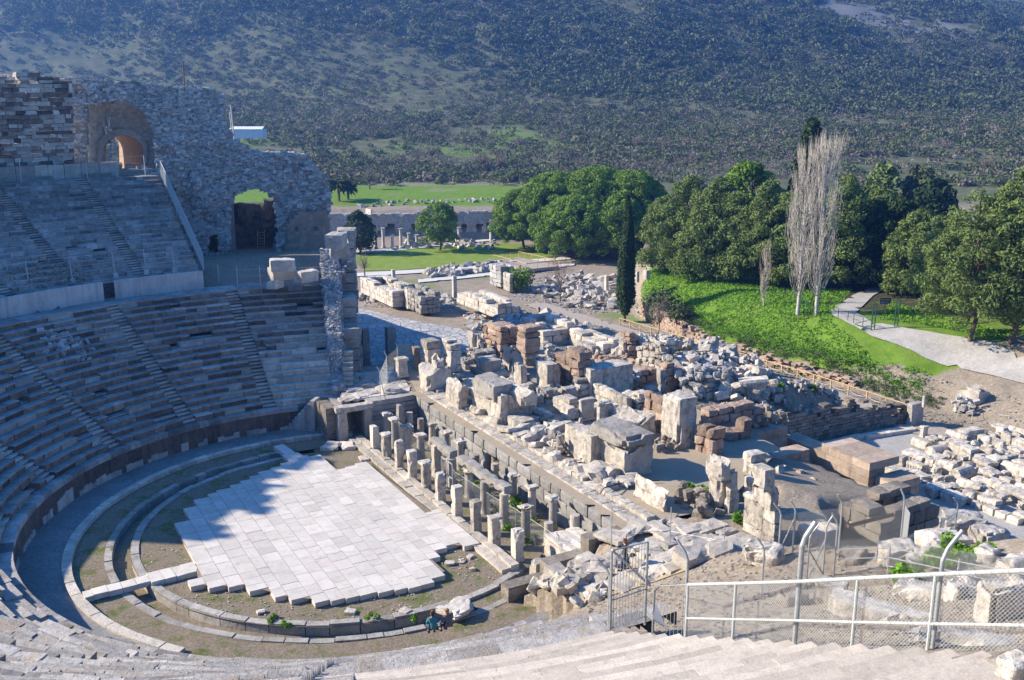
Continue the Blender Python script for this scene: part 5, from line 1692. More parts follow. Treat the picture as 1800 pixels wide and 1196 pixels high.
# ------------------------------------------------------------------ trees and shrubs
def cards(mb, C, Nn, size, asp, rg, tn, spread=.7, mat=0):
    """leaf-sized pointed faces at points C, facing roughly along Nn"""
    n = len(C)
    d = Nn + rg.normal(0, spread, (n, 3))
    d /= np.linalg.norm(d, axis=1)[:, None] + 1e-9
    a = np.cross(d, rg.normal(0, 1, (n, 3)))
    a /= np.linalg.norm(a, axis=1)[:, None] + 1e-9
    b = np.cross(d, a)
    s = size * rg.uniform(.6, 1.4, n)[:, None]
    a = a * s; b = b * s * asp
    V = np.stack([C - a, C + b * .9 - a * .1, C + a, C - b * .9 + a * .15], 1).reshape(-1, 3)
    q = np.arange(n) * 4
    mb.add(V, np.stack([q, q + 1, q + 2, q + 3], 1), mat, np.clip(tn, 0, 1))


def clump(mb, c, r, n, size, asp, rg, tone0, flat=1.0, under=.25, spread=.7):
    d = rg.normal(0, 1, (n, 3)); d /= np.linalg.norm(d, axis=1)[:, None]
    keep = (d[:, 2] > -.35) | (rg.random(n) < under)
    d = d[keep]; k = len(d)
    rr = r * (.78 + .3 * rg.random(k)) * (1 + .22 * (vnoise(d * 2.3 + c, 3) - .5))
    P = c + d * rr[:, None] * np.array([1, 1, flat])
    cards(mb, P, d, size, asp, rg, tone0 + rg.normal(0, .13, k), spread)


def limb(mb, p, q, r0, r1, rg, sag=.0, n=4, tn=.5):
    p = np.asarray(p, float); q = np.asarray(q, float)
    pts = [p + (q - p) * t + np.append(rg.normal(0, .03, 2) * np.linalg.norm(q - p) * (0 < t < 1), sag * math.sin(math.pi * t)) for t in np.linspace(0, 1, n)]
    mb.tube(pts, [r0 + (r1 - r0) * t for t in np.linspace(0, 1, n)], 6, 0, tn, cap=False)


def scale_at(p): return FOC / depth_of(p)      # photo pixels per metre


def pinetree(kind, label, u, v, vt, wpx, seed, mat, name, group=None, dens=1.0, card=.3, shape='dome', clump_r=1.15, trunk=.3, low=.45, bark='bark', basez=None, flat=.85, asp=.55):
    p = ON(u, v) if basez is None else PX(u, v, basez)
    s = scale_at(p)
    H = (v - vt) / s; W = wpx / s
    rg = np.random.default_rng(seed)
    t = thing(name, label, 'tree', p, group)
    tr = MB(); cr = MB()
    lean = rg.normal(0, .02, 2) * H
    topz = H * (.8 if shape == 'dome' else .95)
    limb(tr, p - [0, 0, .4], p + np.append(lean, topz), trunk, trunk * .25, rg, 0, 6)
    cl = []
    if shape == 'dome':
        n = int(dens * 1.25 * (W / clump_r / 2) ** 2 * 2.6)
        for i in range(n):
            a = rg.uniform(0, 2 * math.pi); x = math.sqrt(rg.random())
            h = low + (1 - low) * math.sqrt(max(0, 1 - (x * .97) ** 2.4))
            if rg.random() < .35: h = low + (h - low) * rg.uniform(.0, .8)
            c = p + np.array([math.cos(a) * x * (W / 2 - clump_r * .6), math.sin(a) * x * (W / 2 - clump_r * .6), h * H - clump_r * .7]) + np.append(lean, 0)
            cl.append((c, clump_r * rg.uniform(.7, 1.25)))
    else:
        n = int(dens * 9 * H / clump_r)
        for i in range(n):
            h = low + (1 - low) * rg.random() ** .9
            tt = (h - low) / (1 - low)
            if shape == 'cone': prof = (1 - tt) ** .8 * (.55 + .45 * min(1, tt * 6))
            elif shape == 'egg': prof = math.sin(math.pi * min(1, .18 + .82 * tt)) ** .7
            else: prof = math.sin(math.pi * min(1, .28 + .72 * tt)) ** .6
            a = rg.uniform(0, 2 * math.pi); x = rg.uniform(.45, 1.0) ** .7
            c = p + np.array([math.cos(a) * x * prof * W / 2 * .92, math.sin(a) * x * prof * W / 2 * .92, h * H]) + np.append(lean * h, 0)
            cl.append((c, clump_r * rg.uniform(.6, 1.25) * (.6 + .4 * prof)))
    for i, (c, r) in enumerate(cl):
        k = int(70 * dens * (r / card) ** 2 / 9)
        clump(cr, c, r, max(20, k), card, asp, rg, .5 + rg.normal(0, .09), flat, .3)
        if i % 4 == 0:
            hz = p[2] + (c[2] - p[2]) * rg.uniform(.45, .7)
            limb(tr, np.array([p[0] + lean[0] * .5, p[1] + lean[1] * .5, hz]), c, trunk * .3, trunk * .08, rg, -.2)
    tr.build('trunk', M[bark], t, smooth=True)
    cr.build('crown', M[mat], t)
    return t


UG = 'umbrella pines beside the agora'
for i, (u, v, vt, w, lab) in enumerate([(922, 438, 335, 120, 'leftmost umbrella pine of the big dense clump, its crown reaching down low'), (982, 442, 305, 165, 'second umbrella pine from the left in the big dense clump'), (1046, 446, 297, 175, 'highest umbrella pine in the middle of the dense clump'), (1104, 449, 302, 145, 'right-hand umbrella pine of the dense clump, behind the cypress'), (1012, 455, 345, 150, 'lower umbrella pine in front of the dense clump'), (1082, 457, 348, 130, 'umbrella pine in front of the clump, just left of the cypress')]):
    pinetree('umb', lab, u, v, vt, w, 100 + i, 'pine', 'umbrella_pine', UG, 1.5, .19, 'dome', 1.05, .32, .2, basez=-4)
pinetree('umb', 'solitary round-headed pine on the lawn with a single trunk', 772, 441, 357, 78, 120, 'pine', 'round_pine', None, 1.2, .19, 'dome', .9, .28, .28, basez=-4)
pinetree('dark', 'dark conifer in front of the arched stoa wall by the ruin', 632, 446, 374, 58, 121, 'darkleaf', 'dark_conifer', None, 1.0, .3, 'egg', 1.0, .25, .1, basez=-4)
# cypress: narrow column
def cypress(label, u, v, vt, wpx, seed):
    p = ON(u, v); s = scale_at(p); H = (v - vt) / s; W = wpx / s
    rg = np.random.default_rng(seed)
    t = thing('cypress', label, 'tree', p)
    tr = MB(); limb(tr, p - [0, 0, .3], p + [0, 0, H * .8], .2, .05, rg); tr.build('trunk', M['bark'], t, smooth=True)
    cr = MB(); n = 9000
    h = rg.random(n) ** .9; pr = np.minimum(1, h * 7 + .25) * (1 - h ** 2.2) ** .8
    a = rg.uniform(0, 2 * math.pi, n)
    P0 = np.stack([np.cos(a), np.sin(a), h * 6], 1)
    rr = W / 2 * pr * (.72 + .45 * vnoise(P0 * np.array([2, 2, 1.6]), 4)) * (.8 + .25 * rg.random(n))
    P = p + np.stack([np.cos(a) * rr, np.sin(a) * rr, .06 * H + h * H * .94], 1)
    N_ = np.stack([np.cos(a), np.sin(a), np.full(n, .6)], 1)
    cards(cr, P, N_, .26, .4, rg, .5 + rg.normal(0, .15, n), .5)
    cr.build('crown', M['cypress'], t)


cypress('tall narrow dark cypress beside the boardwalk', 1098, 566, 346, 33, 5)
AG = 'loose pines behind the grassy bank'
for i, (u, v, vt, w, lab) in enumerate([
    (1172, 476, 350, 95, 'small bluish pine at the left end of the pine belt'), (1214, 482, 316, 125, 'broad loose pine second from the left in the pine belt'),
    (1258, 488, 320, 120, 'pine with a shaggy rounded top left of the light green umbrella pine'), (1296, 496, 345, 110, 'lower pine in front of the light green umbrella pine'),
    (1342, 500, 325, 120, 'shaggy pine between the umbrella pine and the bare poplars'), (1388, 505, 340, 105, 'low pine just behind the thin bare sapling'),
    (1480, 508, 314, 110, 'tall pine directly right of the two bare poplars'), (1540, 500, 338, 110, 'shaded pine over the lane, between the poplars and the oak'), (1605, 520, 372, 105, 'low shaded pine on the far side of the lane'), (1232, 492, 365, 105, 'short pine at the front of the pine belt')]):
    pinetree('ale', lab, u, v, vt, w, 140 + i, 'aleppo', 'pine_tree', AG, 1.3, .21, 'loose', 1.1, .2, .08, flat=.75, asp=.38)
pinetree('umb', 'light green umbrella pine rising behind the pine belt', 1315, 478, 288, 105, 160, 'pine', 'umbrella_pine', None, 1.2, .22, 'dome', 1.15, .3, .4)
pinetree('fir', 'tall dark pointed conifer behind the two bare poplars', 1402, 480, 222, 88, 161, 'darkleaf', 'tall_conifer', None, 1.0, .38, 'cone', 1.3, .28, .15)
pinetree('dk', 'very dark evergreen oak over the lane', 1570, 508, 350, 135, 162, 'darkleaf', 'evergreen_oak', None, 1.2, .24, 'dome', 1.3, .3, .1)
pinetree('dk', 'dark evergreen behind the lane gate, left of the oak', 1505, 505, 372, 90, 163, 'darkleaf', 'evergreen_oak', None, 1.0, .34, 'egg', 1.4, .25, .05)
for i, (u, v, vt, w, lab) in enumerate([(1702, 602, 342, 195, 'large pine with a bare orange lower trunk beside the road'), (1775, 604, 300, 165, 'tall pine at the right edge of the road'), (1640, 545, 385, 110, 'pine left of the large roadside pine, overhanging the lane'),
                                        (1812, 575, 330, 150, 'dark backed pine cut by the right edge of the picture'), (1735, 560, 350, 150, 'pine half hidden behind the two roadside pines')]):
    pinetree('ale', lab, u, v, vt, w, 170 + i, 'aleppo', 'pine_tree', AG, 1.15, .19, 'loose', .95, .24, .16, flat=.7, asp=.38)
for i, (u, v, vt, w, lab) in enumerate([(1545, 410, 294, 58, 'bushy evergreen rising behind the oak, left of a similar one'), (1610, 410, 298, 60, 'paler bushy evergreen rising behind the oak, on the right'), (1640, 420, 322, 60, 'dark bush topped tree right of the paler evergreen')]):
    pinetree('bk', lab, u, v, vt, w, 180 + i, ['aleppo', 'olive', 'darkleaf'][i], 'evergreen_tree', None, .9, .45, 'loose', 1.5, .25, .2, basez=2.0)


def baretree(name, label, u, v, vt, wpx, seed, style='spread', mat='twig', z=None, nb=60, r0=.12, group=None, ntw=5):
    p = ON(u, v) if z is None else PX(u, v, z)
    s = scale_at(p); H = (v - vt) / s; W = wpx / s
    rg = np.random.default_rng(seed)
    t = thing(name, label, 'tree', p, group)
    tr = MB(); tw = MB()
    if style == 'poplar':
        H *= .90; W *= .82
        pts = [p + np.array([rg.normal(0, .05), rg.normal(0, .05), H * f]) for f in np.linspace(-.02, .97, 9)]
        tr.tube(pts, [r0 * (1 - .93 * f) for f in np.linspace(0, 1, 9)], 8, 0, .6, cap=False)
        for i in range(nb):
            f = rg.uniform(.1, .93)
            a = rg.uniform(0, 2 * math.pi)
            st = p + np.array([0, 0, H * f])
            out = W / 2 * (.35 + .65 * math.sin(math.pi * min(1, .12 + f * .85))) * rg.uniform(.55, 1.05)
            L = min(H * rg.uniform(.13, .27), H * 1.0 - H * f)
            pp = [st]
            for g in (.25, .55, 1.0):
                o = out * (g ** .55)
                pp.append(st + np.array([math.cos(a) * o, math.sin(a) * o, L * g ** 1.25]) + rg.normal(0, .05, 3))
            rb = .045 * (1 - f * .5)
            tr.tube(pp, [rb, rb * .7, rb * .45, .008], 4, 0, rg.uniform(.4, .7), cap=False)
            for k in range(ntw):
                g = rg.uniform(.25, 1)
                b = pp[1] + (pp[3] - pp[1]) * g
                e = b + np.array([math.cos(a) * rg.uniform(-.1, .35), math.sin(a) * rg.uniform(-.1, .35), rg.uniform(.9, 2.2)]) + rg.normal(0, .12, 3)
                tw.tube((b, (b + e) / 2 + rg.normal(0, .05, 3), e), [.014, .011, .004], 3, 0, rg.uniform(.3, .7), cap=False)
    else:
        fork = p + np.array([0, 0, H * .25])
        limb(tr, p - [0, 0, .2], fork, r0, r0 * .75, rg)
        for i in range(nb):
            a = rg.uniform(0, 2 * math.pi); el = rg.uniform(.25, 1.0)
            e = fork + np.array([math.cos(a) * W / 2 * (1.15 - el) ** .5, math.sin(a) * W / 2 * (1.15 - el) ** .5, H * .75 * el])
            limb(tr, fork + [0, 0, H * .1 * rg.random()], e, r0 * .35, .012, rg, .1 * H * .3)
            for k in range(ntw):
                b = fork + (e - fork) * rg.uniform(.35, 1)
                e2 = b + rg.normal(0, 1, 3) * np.array([.1, .1, .08]) * H + [0, 0, .06 * H]
                tw.tube((b, (b + e2) / 2 + rg.normal(0, .02, 3) * H, e2), [.016, .012, .005], 3, 0, rg.uniform(.3, .7), cap=False)
    tr.build('trunk', M['palebark' if style == 'poplar' else 'bark'], t, smooth=True)
    tw.build('twigs', M[mat], t)


baretree('poplar', 'tall bare poplar with pale trunk, left one of the pair', 1402, 554, 246, 76, 1, 'poplar', 'paletwig', None, 200, .24, ntw=4)
baretree('poplar', 'tall bare poplar with pale trunk, right one of the pair', 1434, 554, 232, 82, 2, 'poplar', 'paletwig', None, 215, .24, ntw=4)
baretree('sapling', 'thin bare sapling on the grassy bank left of the poplars', 1341, 538, 434, 22, 3, 'poplar', 'twig', None, 46, .09, ntw=3)
baretree('bare_tree', 'small bare tree at the left end of the lawn, beside the tall block pier', 641, 484, 446, 32, 4, 'spread', 'twig', -3.6, 26, .12)
baretree('bare_tree', 'spindly bare tree growing in the rubble left of the cypress', 985, 528, 448, 58, 5, 'spread', 'twig', -2.6, 26, .09)
baretree('bare_tree', 'thin bare shrub tree beside the boardwalk, right of the cypress', 1158, 590, 520, 50, 6, 'spread', 'twig', -2.2, 26, .07)
baretree('bare_tree', 'small bare tree standing alone on the green field', 650, 331, 295, 34, 7, 'spread', 'twig', 3, 40, .2, ntw=8)
baretree('bare_tree', 'bare reddish tree behind the oak, left of the second one', 1545, 415, 325, 55, 8, 'spread', 'twig', 1.5, 50, .2, ntw=8)
baretree('bare_tree', 'bare reddish tree behind the oak, on the right', 1608, 415, 325, 60, 9, 'spread', 'twig', 1.5, 50, .2, ntw=8)


def shrub(name, label, p, w, h, seed, mat, n=500, card=.16, group=None, tn=.5, asp=.55):
    rg = np.random.default_rng(seed)
    mb = MB()
    m = max(3, int(n / 70))
    for i in range(m):
        a = rg.uniform(0, 6.28); x = rg.random() ** .5
        c = p + np.array([math.cos(a) * x * w * .33, math.sin(a) * x * w * .33, h * rg.uniform(.2, .7)])
        clump(mb, c, min(w, h) * .42 * rg.uniform(.7, 1.2), n // m, card, asp, rg, tn + rg.normal(0, .1), .9, .6)
    o = mb.build(name, M[mat])
    return tag(o, label, 'bush', group)


shrub('bush', 'small round dark green bush among the rubble left of the cypress', PX(916, 506, -3), 3.6, 3.0, 1, 'pine', 1800, .22)
shrub('bush', 'grey green bush hanging on the brick wall end of the bank', ON(1160, 560), 4.5, 3.6, 2, 'olive', 1600, .2)
shrub('bush', 'brownish bush right of the grey green bush on the bank edge', ON(1200, 575), 3.6, 2.8, 3, 'olive', 1100, .2, tn=.35)
for i, (u, v, w, h) in enumerate([(1580, 345, 5, 4), (596, 352, 5.5, 5.5), (612, 350, 4.5, 4.5)][1:]):
    t = thing('palm', ['left of two dark bushy palms on the green field edge', 'right of two dark bushy palms on the green field edge'][i], 'tree', PX(u, v, 2.6))
    p = PX(u, v, 2.6); rg = np.random.default_rng(i)
    mb = MB(); mb.tube((p - [0, 0, .3], p + [0, 0, h * .55]), .3, 6); mb.build('trunk', M['bark'], t)
    mb = MB()
    for k in range(70):
        a = rg.uniform(0, 6.28); el = rg.uniform(-.3, 1.3)
        c = p + np.array([0, 0, h * .55]); L = w * .5
        pts = [c + np.array([math.cos(a) * L * g * math.cos(el * (1 - .6 * g)), math.sin(a) * L * g * math.cos(el * (1 - .6 * g)), L * g * math.sin(el) - L * .5 * g * g]) for g in (0, .4, .75, 1)]
        mb.tube(pts, [.05, .22, .2, .03], 4, 0, rg.uniform(.2, .8), cap=False)
    mb.build('crown', M['darkleaf'], t)
# weeds on the old floors
rg = np.random.default_rng(4)
for i in range(16):
    a, b = rg.uniform(6.4, 10.2), rg.uniform(-10, 2.5)
    shrub('weed_patch', 'patch of fresh green weeds between the columns of the old stage', TF(a, b, -.15), rg.uniform(.8, 1.7), rg.uniform(.35, .7), i + 30, 'weed', 160, .1, 'weeds under the stage')
for i, (u, v, w) in enumerate([(480, 1092, 1.0), (502, 1105, .5), (655, 1090, 1.1), (735, 1090, .7)]):
    shrub('weed_patch', 'green weed patch along the front kerb of the orchestra', PX(u, v, .0), w, .35, i + 60, 'weed', 140, .09, 'weeds along the orchestra kerb')
for i, (u, v, z, w, lab) in enumerate([(1222, 868, 2.3, 1.6, 'weeds at the foot of the near marble pillars'), (1298, 922, 2.3, .7, 'small weed tuft below the near marble pillars'), (1372, 688, 1.8, 1.5, 'green tuft on the earth beside the white rubble heap'), (1430, 690, 1.0, 1.2, 'second green tuft farther right on the earth slope')]):
    shrub('weed_patch', lab, PX(u, v, z), w, .7, i + 70, 'weed', 300, .11)
# ------------------------------------------------------------------ wild cover on the slopes (nobody could count it)
def scatter(name, n, yr, mats, rad_rng, per, card, seed, dens=None, flat=.75, tn=(.5, .14), spread=.8, asp=.7, xlim=.62, label=None):
    rg = np.random.default_rng(seed)
    y = yr[0] * (yr[1] / yr[0]) ** rg.random(n * 3)
    x = rg.uniform(-xlim, xlim, n * 3) * (y + 20)
    if dens is not None:
        k = rg.random(n * 3) < dens(x, y); x, y = x[k], y[k]
    x, y = x[:n], y[:n]; m = len(x)
    z = G(x, y)
    R = rg.uniform(*rad_rng, m) * np.exp(np.clip(rg.normal(-.05, .34, m), -.8, .6)) * (1 + (y - yr[0]) / 2500)
    d = rg.normal(0, 1, (m, per, 3)); d[..., 2] = np.abs(d[..., 2]) * .9 - .12
    d /= np.linalg.norm(d, axis=2)[..., None]
    rr = R[:, None, None] * rg.uniform(.7, 1.08, (m, per, 1))
    c = np.stack([x, y, z + R * .25], 1)[:, None, :]
    P = (c + d * rr * np.array([1, 1, flat])).reshape(-1, 3)
    t = np.repeat(rg.normal(tn[0], tn[1], m), per) + rg.normal(0, .12, m * per)
    mi = np.repeat(rg.integers(0, len(mats), m), per)
    mb = MB()
    cards(mb, P, d.reshape(-1, 3), 1.0, asp, rg, t, spread, 0)
    # size of the faces grows with the plant
    V = mb.v[0].reshape(-1, 4, 3); ctr = V.mean(1, keepdims=True)
    V = ctr + (V - ctr) * (np.repeat(np.minimum(R, rad_rng[1] * .75), per) * card)[:, None, None]
    mb.v[0] = V.reshape(-1, 3); mb.m[0] = mi
    o = mb.build(name, mats, base=(0, 0, 0))
    return tag(o, label, None, None, 'stuff')


M['scrubgreen'] = leafmat('olive_green_scrub', (.16, .18, .085), (.11, .14, .06), lo=.45, hi=1.5)
M['scrubbrown'] = leafmat('leafless_brown_scrub', (.25, .215, .165), (.19, .165, .125), lo=.5, hi=1.5)
M['scrubpale'] = leafmat('pale_grey_scrub', (.28, .245, .215), (.235, .205, .175), lo=.5, hi=1.5)
M['forest'] = leafmat('hill_oak_scrub', (.115, .145, .06), (.08, .11, .045), lo=.4, hi=1.6)
lowd = lambda x, y: (1 - .42 * sstep(y, 370, 420) * (1 - sstep(y, 480, 560)) * (1 - sstep(x / y, .02, .2))) * np.clip(.45 + 1.2 * fbm2(x, y, 45, 7, 3) + .3 * (y > 300), .08, 1) * np.maximum(sstep(y, 240, 262), sstep(x, 10, 30))
scatter('scrub', 19000, (240, 640), [M['scrubgreen'], M['scrubbrown'], M['scrubgreen'], M['forest'], M['scrubgreen']], (.8, 2.1), 56, .25, 1, lowd, label='olive green and brown scrub covering the lower hillside')
scatter('bare_scrub', 4200, (250, 600), [M['scrubbrown'], M['scrubpale']], (1.0, 2.5), 46, .2, 2, lambda x, y: np.clip(.2 + 1.5 * fbm2(x, y, 60, 19, 3), .03, 1), .85, asp=.25, label='leafless grey brown thickets on the lower hillside')


def fd(x, y):
    left = 545 - 150 * sstep(x / y, -.25, .3)
    rk = fbm2(x, y, 55, 71, 4) + .35 * fbm2(x, y, 9, 72, 3)
    hole = 1 - .8 * sstep(rk, .1, .3) * (x / y > -.1)
    return np.clip(sstep(y + 40 * fbm2(x, y, 60, 29, 3), left, left + 60) * hole * (.75 + .5 * fbm2(x, y, 40, 9, 3)), 0, 1)


scatter('hill_forest', 14000, (420, 900), [M['forest'], M['scrubgreen'], M['forest']], (1.6, 3.6), 46, .28, 3, fd, .85, label='dark evergreen oak scrub covering the high hill')
# edge plants on the grassy bank and its front
def strip(name, pts, n, r, mat, seed, label, per=40, card=.4, h=.75, jit=1.0):
    rg = np.random.default_rng(seed)
    P = np.array([p[:2] for p in pts]); seg = rg.integers(0, len(P) - 1, n); f = rg.random(n)[:, None]
    q = P[seg] + (P[seg + 1] - P[seg]) * f + rg.normal(0, jit, (n, 2))
    z = G(q[:, 0], q[:, 1]); R = rg.uniform(*r, n)
    mb = MB()
    d = rg.normal(0, 1, (n, per, 3)); d[..., 2] = np.abs(d[..., 2]); d /= np.linalg.norm(d, axis=2)[..., None]
    C_ = (np.c_[q, z + R * .1][:, None, :] + d * R[:, None, None] * rg.uniform(.6, 1.1, (n, per, 1)) * np.array([1, 1, h])).reshape(-1, 3)
    cards(mb, C_, d.reshape(-1, 3), card * .4, .45, rg, np.repeat(rg.normal(.5, .15, n), per) + rg.normal(0, .12, n * per), .9)
    tag(mb.build(name, M[mat], base=(0, 0, 0)), label, None, None, 'stuff')


bl = [TF(np.interp(b, BANK_B, BANK_A) + 2.2, b) for b in np.linspace(5, 46, 30)]
strip('bank_growth', bl, 380, (.2, .6), 'weed', 5, 'fresh green weeds overhanging the earth bank', 46, .24, .7, .9)
bl2 = [TF(np.interp(b, BANK_B, BANK_A) + .9, b) for b in np.linspace(1, 44, 30)]
strip('dry_growth', bl2, 420, (.2, .65), 'olive', 6, 'dry brushy stems on the face of the earth bank', 40, .22, .9, .6)
rg0 = np.random.default_rng(2)
gp = []
gx = rg0.uniform(14, 60, 110000); gy = rg0.uniform(85, 140, 110000)
qa = (gx - CEN[0]) * AXN[0] + (gy - CEN[1]) * AXN[1]; qb = (gx - CEN[0]) * AXT[0] + (gy - CEN[1]) * AXT[1]
bd = qa - np.interp(qb, BANK_B, BANK_A)
rdp = [PX(u, v, 2.0)[:2] for u, v in [(1460, 557), (1530, 593), (1620, 629), (1700, 654), (1830, 686), (1840, 620), (1660, 580), (1545, 560), (1590, 490), (1500, 505)]]
ok = (bd > 1.2) & ~inpoly(gx, gy, rdp) & (gx > .125 * gy + 1) & (qb > 4) & (bd < 14 + .3 * qb) & (fbm2(gx, gy, 4, 15, 3) > -.5)
gx, gy = gx[ok][:26000], gy[ok][:26000]
mb = MB()
cards(mb, np.stack([gx, gy, G(gx, gy) + .1], 1), np.tile([0, 0, .2], (len(gx), 1)), .2, .3, rg0, rg0.normal(.72, .2, len(gx)), 1.0)
tag(mb.build('tall_grass', M['weed'], base=(0, 0, 0)), 'tufted bright grass on the bank', None, None, 'stuff')
# individual leafless trees one can tell apart on the lower slope
rg = np.random.default_rng(9)
spots = [(1170, 268, 240, 34), (1206, 262, 240, 28), (1280, 268, 246, 22), (1120, 262, 240, 26), (1235, 248, 228, 22), (1065, 250, 230, 22), (760, 285, 248, 40), (735, 290, 255, 36), (845, 300, 262, 52), (880, 302, 268, 40), (1735, 305, 272, 48), (1660, 268, 240, 34), (990, 252, 232, 22), (915, 262, 238, 24)]
for i, (u, v, vt, w) in enumerate(spots):
    baretree('bare_tree', 'pale leafless tree standing out of the scrub on the lower hillside', u, v, vt, w, 300 + i, 'spread', 'twig', None, 34, .16, 'leafless trees in the hillside scrub', 10)
# ------------------------------------------------------------------ loose blocks
def variants(n, mat, seed, aspect=(1, .7, .55), rnd=.08, amp=.09, nib=.25, sub=.28):
    rg = np.random.default_rng(seed)
    out = []
    for i in range(n):
        mb = MB()
        s = np.array(aspect) * rg.uniform(.75, 1.25, 3)
        rough(mb, (0, 0, -s[2] / 2), s, 0, 0, float(np.clip(rg.normal(.5, .16), .1, .9)), sub, rnd, amp, 1.8, seed * 31 + i, nib=nib, maxn=6)
        me = mb.mesh('block', [mat], np.zeros(3))
        out.append(me)
    return out


def frag_variants(n, mat, seed):
    """carved fragments: cornice lengths, drums, fluted or dentilled blocks"""
    rg = np.random.default_rng(seed)
    out = []
    for i in range(n):
        mb = MB(); k = i % 5
        if k == 0:      # dentilled cornice
            rough(mb, (0, 0, -.35), (1.5, .7, .32), 0, 0, .55, .3, .05, .03, 1.5, i)
            rough(mb, (0, .05, -.03), (1.55, .9, .24), 0, 0, .65, .3, .05, .03, 1.5, i + 1)
            for j in range(6): mb.box((-.62 + j * .25, -.42, -.2), (.13, .14, .18), 0, 0, .5)
        elif k == 1:    # drum
            a = np.arange(16) * math.pi / 8
            r = .42 + .02 * (np.arange(16) % 2)
            V = np.concatenate([np.stack([np.full(16, x), r * np.cos(a), r * np.sin(a)], 1) for x in (-.7, -.3, .1, .5, .7)])
            mb.add(V, [(s_ * 16 + j, s_ * 16 + (j + 1) % 16, (s_ + 1) * 16 + (j + 1) % 16, (s_ + 1) * 16 + j) for s_ in range(4) for j in range(16)], 0, .55)
            mb.add(V[:16], [tuple(range(16))[::-1]], 0, .6); mb.add(V[-16:], [tuple(range(16))], 0, .6)
        elif k == 2:    # architrave with fasciae
            for j in range(3): rough(mb, (0, .05 * j - .06, -.35 + j * .22), (1.7, .62 + .08 * j, .23), 0, 0, .5 + .06 * j, .35, .03, .025, 1.5, i + j)
        elif k == 3:    # notched block
            rough(mb, (0, 0, -.35), (1.2, .75, .4), 0, 0, .5, .3, .06, .05, 1.6, i, nib=.2)
            rough(mb, (-.3, 0, .03), (.6, .7, .32), 0, 0, .6, .3, .06, .05, 1.6, i + 2, nib=.2)
        else:           # capital-like
            mb.lathe((0, 0, -.42), [(.34, 0), (.36, .15), (.42, .4), (.55, .58)], 12, 0, .5)
            rough(mb, (0, 0, .14), (1.05, 1.05, .22), 0, 0, .6, .3, .05, .04, 2, i)
        out.append(mb.mesh('fragment', [mat], np.zeros(3)))
    return out


def drop(name, me, p, rot, sc, label, cat, group):
    o = bpy.data.objects.new(name, me)
    COL.objects.link(o)
    o.location = tuple(float(c) for c in p); o.rotation_euler = tuple(float(c) for c in rot); o.scale = tuple(float(c) for c in sc)
    return tag(o, label, cat, group)


VB = variants(16, M['marble'], 3) + variants(10, M['pale'], 4, rnd=.12, amp=.12)
VS = variants(12, M['pale'], 5, (1.2, .8, .28), .06, .06)
VG = variants(10, M['grey'], 6, (1, .8, .6), .14, .13)
VF = frag_variants(15, M['marble'], 7)


def field(name, poly, n, smin, smax, pool, seed, label, cat, group, tilt=.4, mind=.5, zf=None, up=.0, rows=None, rot=None):
    rg = np.random.default_rng(seed)
    P = np.array([p[:2] for p in poly])
    pts = []
    tries = 0
    while len(pts) < n and tries < n * 60:
        tries += 1
        x, y = rg.uniform(P[:, 0].min(), P[:, 0].max()), rg.uniform(P[:, 1].min(), P[:, 1].max())
        if not inpoly(np.array([x]), np.array([y]), poly)[0]: continue
        if any((x - a) ** 2 + (y - b) ** 2 < mind ** 2 for a, b in pts): continue
        pts.append((x, y))
    for i, (x, y) in enumerate(pts):
        s = rg.uniform(smin, smax) * (1.35 if rg.random() < .12 else 1)
        z = (G1(x, y) if zf is None else zf) + up * rg.random()
        drop(name, pool[rg.integers(len(pool))], (x, y, z + s * .2), (rg.normal(0, tilt), rg.normal(0, tilt), rg.uniform(0, 6.28) if rot is None else rot + rg.normal(0, .12) + (math.pi / 2 if rg.random() < .3 else 0)), (s, s * rg.uniform(.8, 1.2), s * rg.uniform(.8, 1.2)), label, cat, group)


def zpoly(L, z): return [tuple(PX(u, v, z)[:2]) for u, v in L]


HEAP = zpoly([(1092, 622), (1130, 596), (1175, 585), (1235, 594), (1285, 612), (1318, 642), (1345, 670), (1372, 690), (1345, 715), (1300, 712), (1262, 694), (1225, 680), (1180, 672), (1150, 650), (1115, 640)], 1.9)
field('marble_block', HEAP, 235, .55, 1.15, VB + VG[:4] + VS[:4], 11, 'tumbled white block in the big rubble heap behind the scene building', 'block', 'blocks of the big rubble heap', .45, .5, None, .8)
field('marble_block', zpoly([(1250, 690), (1330, 690), (1365, 712), (1370, 742), (1330, 735), (1262, 715)], 1.8), 26, .9, 1.6, VB, 12, 'big white block lying along the top of the shadowed masonry wall', 'block', 'blocks above the shadowed wall', .25, .9, None, .5)
for i, (u, v, z, s, lab) in enumerate([(1168, 606, 2.6, 1.9, 'large peaked white block at the back left of the rubble heap'), (1330, 655, 2.4, 1.9, 'rounded boulder-like drum at the right end of the rubble heap'), (1298, 652, 2.2, 1.6, 'upright leaning block left of the rounded drum'), (1325, 682, 2.3, 2.2, 'white column base under the rounded drum'), (1250, 605, 2.4, 1.7, 'squared grey block at the top of the rubble heap'), (1205, 642, 3.2, 2.0, 'long shaft leaning over the middle of the rubble heap')]):
    drop('marble_block', [VB[1], VG[2], VB[3], VF[4], VB[6], VF[2]][i], PX(u, v, z), (.1, .15, i), (s, s * .8, s) if i != 5 else (1.8, .6, .7), lab, 'block', None)
field('fallen_slab', zpoly([(935, 505), (965, 480), (1010, 474), (1085, 482), (1090, 520), (1075, 545), (1010, 540), (965, 530)], -2.9), 110, .7, 1.5, VS + VB[:6], 13, 'flat grey slab lying in the field of fallen stones left of the cypress', 'slab', 'field of fallen slabs', .3, .9, None, .3)
